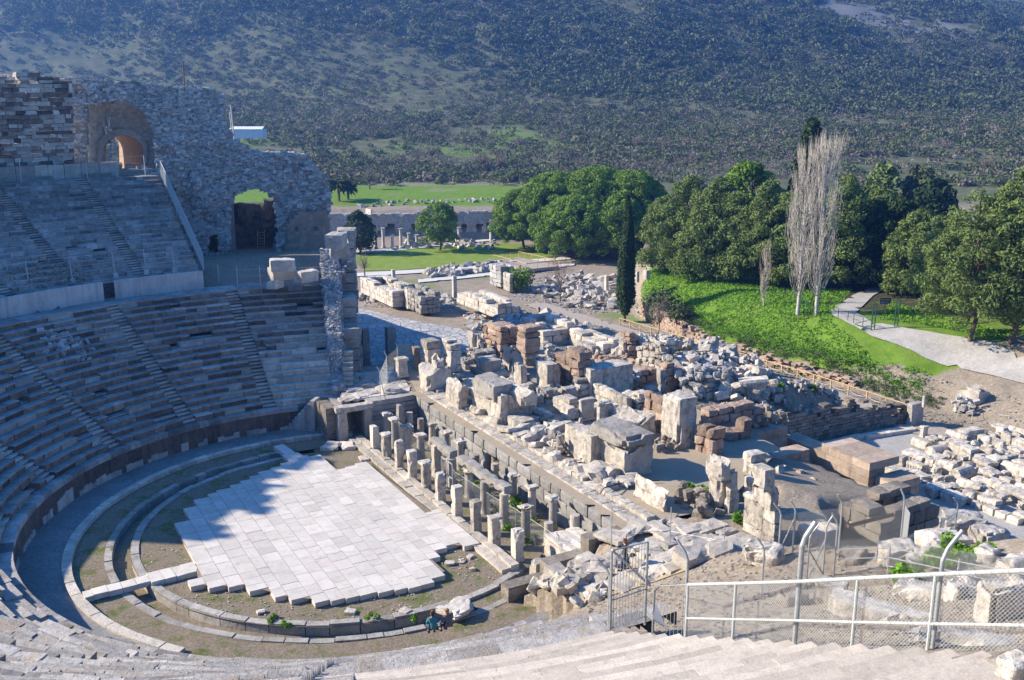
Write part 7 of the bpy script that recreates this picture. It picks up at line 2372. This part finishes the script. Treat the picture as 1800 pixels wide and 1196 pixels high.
# fence along the lower ramp and into the hyposcaenium
f4 = thing('wire_fence', 'thin wire fence on slim posts across the marble ramp', 'fence', PX(1178, 962, 2.4))
mb = MB(); p = PX(1177, 966, 2.4); mb.tube((p, p + [0, 0, hgt(p, 892)]), .03, 6); mb.build('post', M['galv'], f4)
mb = MB(); mb.box(p - [0, 0, .02], (.62, .55, .42), .5); mb.build('concrete_foot', M['grey'], f4)
q = PX(1271, 985, 2.8); mb = MB(); mb.tube((q, q + [0, 0, hgt(q, 922)]), .03, 6); mb.build('post', M['galv'], f4)
q2 = PX(1074, 968, 2.4); mb = MB(); mb.tube((q2, q2 + [0, 0, hgt(q2, 890)]), .03, 6); mb.build('post', M['galv'], f4)
mb = MB()
for z in (.08, 1.0):
    mb.tube((q2 + [0, 0, z], p + [0, 0, z], q + [0, 0, z]), .01, 4)
mb.build('wire', M['galv'], f4)
f5 = thing('wire_fence', 'low wire mesh fence threading between the columns of the old stage', 'fence', PX(800, 900, 0))
p5 = [PX(u, v, -.05) for u, v in ((672, 735), (700, 775), (760, 822), (800, 868), (868, 915), (906, 937), (982, 990))]
for k, p in enumerate(p5):
    mb = MB(); barpost(mb, p, 1.5, .3 if k > 1 else 0, (-.5, 0), .022, 5); mb.build('post', M['galv'], f5)
mb = MB()
for a, b in zip(p5[:-1], p5[1:]):
    mb.tube((a + [0, 0, 1.5], b + [0, 0, 1.5]), .01, 4); chain(mb, a, b, .0, 1.45, .16, .005)
mb.build('mesh', M['wire'], f5)
# thin metal door frame between the middle columns
p, q = PX(777, 858, 0), PX(796, 873, 0)
fr = thing('metal_frame', 'light metal door frame standing among the middle columns', 'frame', p)
mb = MB()
h = hgt(p, 803)
for a, b in ((p, p + [0, 0, h]), (q, q + [0, 0, h]), (p + [0, 0, h], q + [0, 0, h]), (p + [0, 0, h * .55], q + [0, 0, h * .55]), (p + [0, 0, .3], q + [0, 0, .3])): mb.tube((a, b), .04, 5)
mb.build('bars', M['galv'], fr)
# fence posts on the concrete parapet and on the walks
f6 = thing('parapet_fence', 'row of slim posts with wire on concrete feet along the pale parapet', 'fence', PX(200, 480, ZD + 1.5))
ps = []
for u, v in ((52, 505), (128, 496), (203, 486), (258, 481), (307, 477)):
    p = PX(u, v, ZD + 1.55); ps.append(p)
    mb = MB(); mb.tube((p, p + [-.15, .1, 2.0]), .045, 6); mb.build('post', M['galvlight'], f6)
    mb = MB(); mb.box(p - [0, 0, .1], (.38, .38, .38), rad(30)); mb.build('foot', M['concrete'], f6)
mb = MB()
for a, b in zip(ps[:-1], ps[1:]):
    for z in (.5, 1.2, 1.95): mb.tube((a + [0, 0, z], b + [0, 0, z]), .008, 3)
mb.build('wire', M['wire'], f6)
f7 = thing('walk_fence', 'wire fence on slim posts closing the walk below the rubble ruin', 'fence', PX(418, 505, ZD))
ps = []
for u, v in ((385, 500), (418, 505), (458, 504), (510, 502), (566, 500)):
    p = PX(u, v, ZD + .05); ps.append(p)
    mb = MB(); mb.tube((p, p + [0, 0, 1.75]), .04, 6); mb.build('post', M['galvlight'], f7)
mb = MB()
for a, b in zip(ps[:-1], ps[1:]):
    for z in (.3, .9, 1.5): mb.tube((a + [0, 0, z], b + [0, 0, z]), .012, 3)
    chain(mb, a, b, .1, 1.55, .3, .006)
mb.build('mesh', M['wire'], f7)
f8 = thing('upper_fence', 'wire fence with braced posts in front of the marble panel wall', 'fence', POL(46.6, 135, ZU))
ps = [POL(46.4, a, ZU) for a in (122.2, 125.3, 128.6, 132, 135.6, 139, 142.5, 146)]
for p in ps:
    mb = MB(); mb.tube((p, p + [0, 0, 1.9]), .04, 5); mb.build('post', M['galvlight'], f8)
mb = MB()
for a, b in zip(ps[:-1], ps[1:]):
    for z in (.6, 1.2, 1.85): mb.tube((a + [0, 0, z], b + [0, 0, z]), .01, 3)
mb.build('wire', M['wire'], f8)
# sloping net fence down the right end of the second tier
f9 = thing('slope_fence', 'pale net fence stepping down the right end of the second tier', 'fence', POL(40, 120.4, 14))
pr = [POL(r, 120.5, np.interp(r, [32, 46.7], [UZ0 + .3, ZU + .2])) for r in np.linspace(32, 46.6, 9)]
for p in pr:
    mb = MB(); mb.tube((p, p + [0, 0, 1.5]), .035, 5); mb.build('post', M['galvlight'], f9)
mb = MB()
for a, b in zip(pr[:-1], pr[1:]):
    chain(mb, a, b, .0, 1.45, .2, .012); mb.tube((a + [0, 0, 1.48], b + [0, 0, 1.48]), .03, 4)
mb.build('net', M['galvlight'], f9)
# steel guard rails where the terrace drops to the marble street
def bars(name, label, L, h, z, step=.16):
    P = [PX(u, v, z) for u, v in L]
    t = thing(name, label, 'railing', P[0])
    mb = MB()
    for a, b in zip(P[:-1], P[1:]):
        mb.tube((a + [0, 0, h], b + [0, 0, h]), .03, 5); mb.tube((a + [0, 0, .1], b + [0, 0, .1]), .02, 5)
        n = int(np.linalg.norm(b - a) / step)
        for k in range(n + 1):
            q = a + (b - a) * k / n; mb.tube((q + [0, 0, .1], q + [0, 0, h]), .012, 4, cap=False)
    mb.build('bars', M['galvlight'], t)


bars('guard_rail', 'long pale barred guard rail standing on the shaded marble street', [(698, 612), (738, 607), (776, 603)], 1.5, -2.2)
bars('guard_rail', 'short angled barred rail nearer the marble piers', [(742, 618), (765, 614), (783, 622)], 1.2, -1.8)
for i, (u, v, vt, w, lab) in enumerate([(643, 636, 578, .7, 'left stone gate post at the end of the shaded street'), (687, 632, 575, .8, 'right stone gate post in front of the barred guard rail')]):
    p = PX(u, v, 1.0 if i else 1.2); h = hgt(p, vt); mb = MB(); rough(mb, p - [0, 0, 1.5], (w, w, h + 1.5), R29, 0, .4, .3, .06, .05, 1.5, i + 3)
    tag(mb.build('gate_post', M['grey']), lab, 'post')
p = PX(712, 640, 1.9); bd = thing('information_board', 'cream information board on a dark frame above the marble piers', 'sign', p)
mb = MB(); 
for s in (-.75, .75): mb.tube((p + np.array([s, 0, -.4]), p + np.array([s, 0, 1.9])), .05, 5)
mb.build('frame', M['darkmetal'], bd)
mb = MB(); mb.box(p + [0, -.05, .65], (1.5, .06, 1.15), .0, 0, .5); mb.build('panel', plain('cream_panel', (.62, .58, .48), .6), bd)
f10 = thing('wire_fence', 'tall curved mesh fence with bent posts between terrace and columns', 'fence', PX(668, 690, 2.5))
ps = [PX(u, v, 2.5) for u, v in ((669, 702), (681, 672), (700, 655))]
for k, p in enumerate(ps):
    mb = MB(); barpost(mb, p, 2.1, .4, (-.5, .1), .03, 6); mb.build('post', M['galvlight'], f10)
mb = MB()
for a, b in zip(ps[:-1], ps[1:]): chain(mb, a, b, 0, 2.1, .34, .0028)
mb.tube((ps[0] + [0, 0, 1.8], PX(688, 745, .2)), .03, 5)
mb.build('mesh', M['wire'], f10)
# cable slung over the stage wall
mb = MB(); mb.tube([PX(1160, 845, 2.5), PX(1105, 846, 2.55), PX(1062, 858, 2.9), PX(1050, 875, 2.2), PX(1042, 900, 1.0), PX(1038, 918, .2)], .035, 5)
tag(mb.build('cable', M['darkmetal']), 'black cable hanging over the dark stage wall', 'cable')
# small white warning sheet on the bar panel
p = PX(1147, 1085, 9.6); mb = MB()
mb.add([p + np.array(c) for c in ((0, 0, -.05), (.42, -.1, -.3), (.1, -.02, .45))], [(0, 1, 2)]); mb.add([p + np.array(c) + [0, .015, 0] for c in ((0, 0, -.05), (.1, -.02, .45), (.42, -.1, -.3))], [(0, 1, 2)])
tag(mb.build('white_sheet', M['white']), 'torn white sheet hanging by the handrail end', 'sheet')
# large rocks and lying slabs on the near slope: widths and heights as seen in the photo
for i, (u, v, wp_, hp_, dr, rz, mat, lab) in enumerate([(1545, 1090, 175, 26, .30, -.55, 'marble', 'long pitted marble beam lying behind the mesh, in front of the boulders'), (1458, 1058, 52, 40, .7, -.5, 'marble', 'upright end block left of the long pitted beam'), (1690, 1140, 170, 30, .35, -.5, 'grey', 'grey slab lying at the bottom right behind the lower rail'),
    (1580, 992, 66, 36, .7, .3, 'marble', 'white rough boulder behind the mesh, left of the weeds'), (1608, 1000, 34, 22, .8, .1, 'marble', 'smaller pale boulder right of the white rough boulder'), (1655, 962, 80, 26, .7, .2, 'pale', 'flat topped grey boulder below the braced fence post'), (1685, 935, 76, 34, .7, -.2, 'grey', 'dark round topped boulder under the braced fence post'), (1735, 952, 60, 26, .7, .4, 'pale', 'long low boulder right of the dark round topped one'),
    (1735, 985, 42, 22, .8, .7, 'marble', 'pale stone in the middle of the weedy rocks'), (1760, 1090, 84, 74, .7, .1, 'pale', 'big upright weathered rock at the right edge behind the mesh'), (1690, 1052, 70, 36, .5, .5, 'marble', 'tilted smooth block left of the big upright rock'), (1785, 1012, 60, 34, .7, .2, 'marble', 'pale rock at the right edge above the handrail'), (1625, 1052, 95, 22, .7, -.4, 'pale', 'cracked flat slab behind the long pitted beam'),
    (1338, 990, 66, 34, .6, -.6, 'marble', 'white worn block left of the mesh fence, below the grey pier'), (1440, 952, 66, 28, .6, .1, 'pale', 'earthy block at the foot of the far mesh fence'), (1782, 1188, 60, 34, .7, .4, 'marble', 'rough pale stone lying on the lowest visible step at the right'),
    (1640, 985, 70, 24, .7, .5, 'pale', 'half buried pale rock between the two weed clumps'), (1500, 985, 50, 20, .7, .9, 'dirtstone', 'earthy rock at the left foot of the far mesh fence'), (1395, 1062, 44, 24, .8, .3, 'dirtstone', 'brown rock beside the dark hollow behind the mesh'), (1560, 958, 60, 22, .6, .2, 'grey', 'flat grey rock directly under the far mesh fence')]):
    p = ON(u, v, 6) if i != 15 else PX(u, v, 16.6)
    sc = scale_at(p); w, h = wp_ / sc, hp_ / sc * 1.15; d = w * dr
    mb = MB(); rough(mb, p - [0, 0, .1 * h], (w, d, h), rz, 0, .55, w / 10, (.16 if i > 2 else .06) * min(1, w), (.13 if i > 2 else .05) * min(1, w), 1.3 / min(1, w), i + 200, (.05 * math.sin(i), .04 * math.cos(i)), maxn=12, nib=.2 * min(1, w))
    tag(mb.build('boulder' if i > 2 else 'lying_block', M[mat]), lab, 'rock' if i > 2 else 'block')
for i, (u, v, w, lab) in enumerate([(1700, 985, 2.6, 'lush green weeds between the near boulders'), (1655, 1000, 1.4, 'smaller weed clump left of the lush weeds'), (1600, 1025, 1.3, 'weed clump behind the long pitted beam')]):
    shrub('weed_patch', lab, ON(u, v, 8), w, .7, i + 90, 'weed', 900, .10)
# sandstone pit walls and rusty roof edge behind the far mesh fence
piece('pit_wall', 'dark walled pit edge behind the far mesh fence, right of the sandstone corner', 1545, 955, 905, 1470, 1650, 'dirtstone', 1.0, 'c', 'wall')
mb = MB(); mb.tube((PX(1490, 925, 3.2), PX(1570, 905, 3.2)), .12, 4)
tag(mb.build('rusty_beam', M['rust']), 'rusty orange beam lying over the dark pit behind the mesh', 'beam')
# ------------------------------------------------------------------ people
def skin(name, joints, edges, mat, parent=None, root=0, sub=1):
    """continuous surface grown over joints [(x,y,z,r)] by a skin modifier"""
    me = bpy.data.meshes.new(name)
    off = WL[parent.name] if parent is not None else np.zeros(3)
    me.from_pydata([tuple(np.array(j[:3], float) - off) for j in joints], edges, [])
    o = bpy.data.objects.new(name, me); COL.objects.link(o)
    if parent is not None: o.parent = parent
    WL[o.name] = off
    md = o.modifiers.new('Skin', 'SKIN')
    if not me.skin_vertices: 
        bpy.context.view_layer.update()
    for i, j in enumerate(joints):
        sv = me.skin_vertices[0].data[i]
        r = j[3]
        sv.radius = (r if not hasattr(r, '__len__') else r[0], r if not hasattr(r, '__len__') else r[1])
        sv.use_root = (i == root)
    md.use_smooth_shade = True
    s = o.modifiers.new('Sub', 'SUBSURF'); s.levels = sub; s.render_levels = sub
    me.materials.append(mat)
    return o


M['skin'] = plain('skin', (.50, .31, .22), .6, 0, .05)
M['teal'] = plain('teal_padded_cloth', (.05, .20, .24), .8, 0, .3, 9, bump=.02)
M['plum'] = plain('dark_grey_cloth', (.14, .125, .135), .85, 0, .3, 9, bump=.02)
M['black'] = plain('black_cloth', (.025, .025, .03), .85, 0, .2, 9)
M['jeans'] = plain('blue_denim', (.045, .075, .14), .85, 0, .25, 9)
M['hair_dark'] = plain('dark_brown_hair', (.045, .028, .018), .6, 0, .3, 20)
M['hair_fair'] = plain('fair_brown_hair', (.30, .17, .09), .6, 0, .3, 20)
M['hair_red'] = plain('auburn_hair', (.26, .095, .035), .6, 0, .3, 20)
M['shoe'] = plain('dark_shoes', (.04, .035, .03), .7)


def frame(p, face):
    f = np.array([math.cos(face), math.sin(face), 0]); l = np.array([-f[1], f[0], 0])
    return lambda x, y, z: np.asarray(p, float) + f * x + l * y + np.array([0, 0, z])


def hand(J, E, T, wrist_i, wpos, d, side):
    """palm, four fingers of different length and a thumb from the side of the palm"""
    d = np.array(d, float); d /= np.linalg.norm(d)
    s = np.cross(d, [0, 0, 1.0]); s /= np.linalg.norm(s) + 1e-9
    pl = len(J); J.append((*(wpos + d * .06), .026)); E.append((wrist_i, pl))
    for k, L in enumerate((.065, .08, .075, .058)):
        b = len(J); o = s * (.027 - .018 * k)
        J.append((*(wpos + d * .1 + o), .010)); J.append((*(wpos + d * (.1 + L * .55) + o * 1.1 - [0, 0, .008]), .009)); J.append((*(wpos + d * (.1 + L) + o * 1.1 - [0, 0, .024]), .007))
        E += [(pl, b), (b, b + 1), (b + 1, b + 2)]
    b = len(J); J.append((*(wpos + d * .055 + s * .045 * side), .011)); J.append((*(wpos + d * .095 + s * .06 * side), .009)); E += [(pl, b), (b, b + 1)]


def head(J, E, T, neck_i, x, y, z, yaw=0):
    """skull, jaw, nose, ears on the neck; returns head centre"""
    c = np.array([x, y, z])
    i = len(J)
    J.append((*T(x + .01, y, z - .02), (.078, .088))); J.append((*T(x + .015, y, z + .07), (.082, .092))); J.append((*T(x + .0, y, z + .12), .06)); J.append((*T(x + .075, y, z - .055), .042)); J.append((*T(x + .115, y, z + .01), .016))
    E += [(neck_i, i), (i, i + 1), (i + 1, i + 2), (i, i + 3), (i, i + 4)]
    for s in (-1, 1):
        J.append((*T(x, y + s * .098, z + .01), .018)); E.append((i, len(J) - 1))


def eyesmouth(T, par, x, y, z):
    mb = MB()
    for s in (-1, 1): mb.lathe(T(x + .088, y + s * .034, z + .02), [(.003, -.011), (.012, 0), (.003, .011)], 6)
    mb.build('eyes', M['black'], par)
    mb = MB(); a = T(x + .108, y - .02, z - .05); b = T(x + .108, y + .02, z - .05); mb.tube((a, b), .006, 5); mb.build('mouth', plain('lips', (.35, .12, .10)), par)


def seated(label, p, face, jac, hair, bag=0):
    T = frame(p, face); pr = thing('person', label, 'person', p)
    J, E = [], []
    def j(x, y, z, r): J.append((*T(x, y, z), r)); return len(J) - 1
    pel = j(0, 0, .10, (.14, .17)); wai = j(.03, 0, .30, (.125, .155)); che = j(.09, 0, .47, (.12, .165)); nk = j(.13, 0, .60, .055)
    E += [(pel, wai), (wai, che), (che, nk)]
    head(J, E, T, nk, .17, 0, .73)
    for s in (-1, 1):
        sh = j(.09, s * .19, .53, .068); el = j(.16, s * .25, .28, .048); wr = j(.36, s * .10, .26, .034)
        E += [(che, sh), (sh, el), (el, wr)]
        hand(J, E, T, wr, T(.36, s * .10, .26), T(.46, s * .04, .25) - T(.36, s * .10, .26), s)
        hp = j(.08, s * .10, .10, .095); kn = j(.46, s * .12, .16, .068); an = j(.46, s * .12, -.26, .045); to = j(.60, s * .13, -.31, .04)
        E += [(pel, hp), (hp, kn), (kn, an), (an, to)]
    skin('body', J, E, M['skin'], pr)
    K, F_ = [], []
    def k(x, y, z, r): K.append((*T(x, y, z), r)); return len(K) - 1
    a = k(-.01, 0, .0, (.165, .20)); b = k(.03, 0, .28, (.155, .19)); c = k(.08, 0, .46, (.15, .20)); d = k(.10, 0, .575, (.08, .10))
    F_ += [(a, b), (b, c), (c, d)]
    for s in (-1, 1):
        e = k(.09, s * .20, .53, .088); f = k(.16, s * .265, .28, .068); g = k(.33, s * .11, .265, .05); F_ += [(c, e), (e, f), (f, g)]
    skin('jacket', K, F_, jac, pr)
    K, F_ = [], []
    a = k(.02, 0, .06, (.15, .18))
    for s in (-1, 1):
        e = k(.12, s * .11, .10, .108); f = k(.46, s * .12, .165, .08); g = k(.46, s * .12, -.22, .06); F_ += [(a, e), (e, f), (f, g)]
    skin('trousers', K, F_, M['jeans'], pr)
    for s in (-1, 1):
        mb = MB(); rough(mb, T(.53, s * .125, -.37), (.26, .1, .09), face, 0, .5, .05, .03, .005, 3, 1); mb.build('shoe', M['shoe'], pr, smooth=True)
    K, F_ = [], []
    a = k(.15, 0, .72, (.09, .10)); b = k(.155, 0, .80, (.095, .102)); c = k(.15, 0, .855, .07); d = k(.09, 0, .64, (.055, .075)); e = k(.06, 0, .55, .045)
    F_ += [(a, b), (b, c), (a, d), (d, e)]
    skin('hair', K, F_, hair, pr)
    eyesmouth(T, pr, .17, 0, .73)


cd = lambda p: math.atan2(CEN[1] - p[1], CEN[0] - p[0])
p1 = PX(762, 1108, 1.85); p2 = PX(789, 1103, 1.85)
seated('seated person in a teal hooded jacket, left of the couple on the front seats', p1, cd(p1) - .1, M['teal'], M['hair_dark'])
seated('seated person in a dark grey jacket with fair hair, right of the couple', p2, cd(p2) + .2, M['plum'], M['hair_fair'])


def walker(label, p, face):
    T = frame(p, face); pr = thing('person', label, 'person', p)
    J, E = [], []
    def j(x, y, z, r): J.append((*T(x, y, z), r)); return len(J) - 1
    pel = j(0, 0, .90, (.11, .155)); wai = j(.0, 0, 1.06, (.095, .125)); che = j(.02, 0, 1.27, (.105, .15)); nk = j(.03, 0, 1.42, .05)
    E += [(pel, wai), (wai, che), (che, nk)]
    head(J, E, T, nk, .05, 0, 1.53)
    for s in (-1, 1):
        sh = j(.02, s * .175, 1.34, .058); el = j(-.03 + .05 * s, s * .22, 1.08, .043); wr = j(.08 + .06 * s, s * .22, .85, .031)
        E += [(che, sh), (sh, el), (el, wr)]
        hand(J, E, T, wr, T(.08 + .06 * s, s * .22, .85), T(.11 + .07 * s, s * .22, .75) - T(.08 + .06 * s, s * .22, .85), -s)
        hp = j(0, s * .09, .86, .09); kn = j(.06 + .09 * s, s * .10, .48, .062); an = j(-.02 + .2 * s, s * .10, .09, .042); to = j(.12 + .2 * s, s * .11, .03, .035)
        E += [(pel, hp), (hp, kn), (kn, an), (an, to)]
    skin('body', J, E, M['skin'], pr)
    K, F_ = [], []
    def k(x, y, z, r): K.append((*T(x, y, z), r)); return len(K) - 1
    a = k(0, 0, .72, (.14, .19)); b = k(0, 0, 1.0, (.13, .17)); c = k(.02, 0, 1.27, (.135, .18)); d = k(.025, 0, 1.39, (.075, .095))
    F_ += [(a, b), (b, c), (c, d)]
    for s in (-1, 1):
        e = k(.02, s * .185, 1.34, .076); f = k(-.03 + .05 * s, s * .232, 1.08, .06); g = k(.07 + .06 * s, s * .225, .88, .046); F_ += [(c, e), (e, f), (f, g)]
    skin('coat', K, F_, M['black'], pr)
    K, F_ = [], []
    a = k(0, 0, .85, (.125, .165))
    for s in (-1, 1):
        e = k(.0, s * .092, .80, .102); f = k(.06 + .09 * s, s * .10, .48, .075); g = k(-.02 + .2 * s, s * .10, .12, .055); F_ += [(a, e), (e, f), (f, g)]
    skin('trousers', K, F_, M['jeans'], pr)
    for s in (-1, 1):
        mb = MB(); rough(mb, T(.05 + .2 * s, s * .105, -.01), (.26, .1, .09), face, 0, .5, .05, .03, .005, 3, 1); mb.build('shoe', M['shoe'], pr, smooth=True)
    K, F_ = [], []
    a = k(.035, 0, 1.53, (.092, .105)); b = k(.04, 0, 1.61, (.097, .105)); c = k(.035, 0, 1.665, .07); d = k(-.035, 0, 1.44, (.06, .085)); e = k(-.06, 0, 1.32, .055)
    F_ += [(a, b), (b, c), (a, d), (d, e)]
    skin('hair', K, F_, M['hair_red'], pr)
    eyesmouth(T, pr, .05, 0, 1.53)


walker('walking person with auburn hair, dark coat and jeans on the marble ramp', PX(1098, 1002, 2.62), rad(185))
# ------------------------------------------------------------------ light, air, camera
HAZE = .00052
SUN_AZ, SUN_EL = 173.0, 30.5          # bearing towards the sun (from +x, counter-clockwise), height
w = bpy.data.worlds.new('World'); SC.world = w; w.use_nodes = True
nt = w.node_tree
sky = nt.nodes.new('ShaderNodeTexSky'); sky.sky_type = 'NISHITA'; sky.sun_disc = False
sky.sun_elevation = rad(SUN_EL)
sky.sun_rotation = rad((90 - SUN_AZ) % 360)
sky.ozone_density = 7.0; sky.air_density = 1.0; sky.dust_density = .5
bg = nt.nodes['Background']; hs = nt.nodes.new('ShaderNodeHueSaturation'); hs.inputs['Saturation'].default_value = 1.2
nt.links.new(sky.outputs[0], hs.inputs['Color']); nt.links.new(hs.outputs[0], bg.inputs[0]); bg.inputs[1].default_value = .12
sl = bpy.data.lights.new('Sun', 'SUN'); sl.energy = 5.0; sl.angle = rad(.53); sl.color = (1, .875, .69)
so = bpy.data.objects.new('Sun', sl); COL.objects.link(so)
sd = Vector((math.cos(rad(SUN_EL)) * math.cos(rad(SUN_AZ)), math.cos(rad(SUN_EL)) * math.sin(rad(SUN_AZ)), math.sin(rad(SUN_EL))))
so.rotation_euler = sd.to_track_quat('Z', 'Y').to_euler()
so.location = tuple(sd * 200)

cam = bpy.data.cameras.new('Camera'); co = bpy.data.objects.new('Camera', cam); COL.objects.link(co)
cam.sensor_width = 36; cam.lens = 36 * FOC / 1800; cam.clip_end = 6000; cam.clip_start = .05
co.location = (0, 0, CAMZ); co.rotation_euler = (rad(90) - PITCH, 0, 0)
SC.camera = co
SC.view_settings.view_transform = 'Standard'; SC.view_settings.look = 'None'
SC.view_settings.exposure = 1.0; SC.view_settings.gamma = 1
SC.cycles.max_bounces = 4; SC.cycles.diffuse_bounces = 2; SC.cycles.volume_bounces = 0
SC.cycles.transparent_max_bounces = 8; SC.cycles.caustics_reflective = False; SC.cycles.caustics_refractive = False

# air: one closed box round everything, sky outside
hz = MB()
hz.add([(-1700, -220, -12), (1700, -220, -12), (1700, 1650, -12), (-1700, 1650, -12), (-1700, -220, 200), (1700, -220, 200), (1700, 1650, 200), (-1700, 1650, 200)],
       [(0, 3, 2, 1), (4, 5, 6, 7), (0, 1, 5, 4), (1, 2, 6, 5), (2, 3, 7, 6), (3, 0, 4, 7)])
hm = bpy.data.materials.new('haze_air'); hm.use_nodes = True
hn = hm.node_tree; hn.nodes.clear()
pv_ = hn.nodes.new('ShaderNodeVolumePrincipled')
pv_.inputs['Color'].default_value = (.16, .38, 1.0, 1)
pv_.inputs['Density'].default_value = HAZE
pv_.inputs['Anisotropy'].default_value = .5
ho_ = hn.nodes.new('ShaderNodeOutputMaterial'); hn.links.new(pv_.outputs[0], ho_.inputs['Volume'])
ob = hz.build('haze', hm, base=(0, 0, 0)); tag(ob, 'thin blue winter haze in the air', None, None, 'stuff')
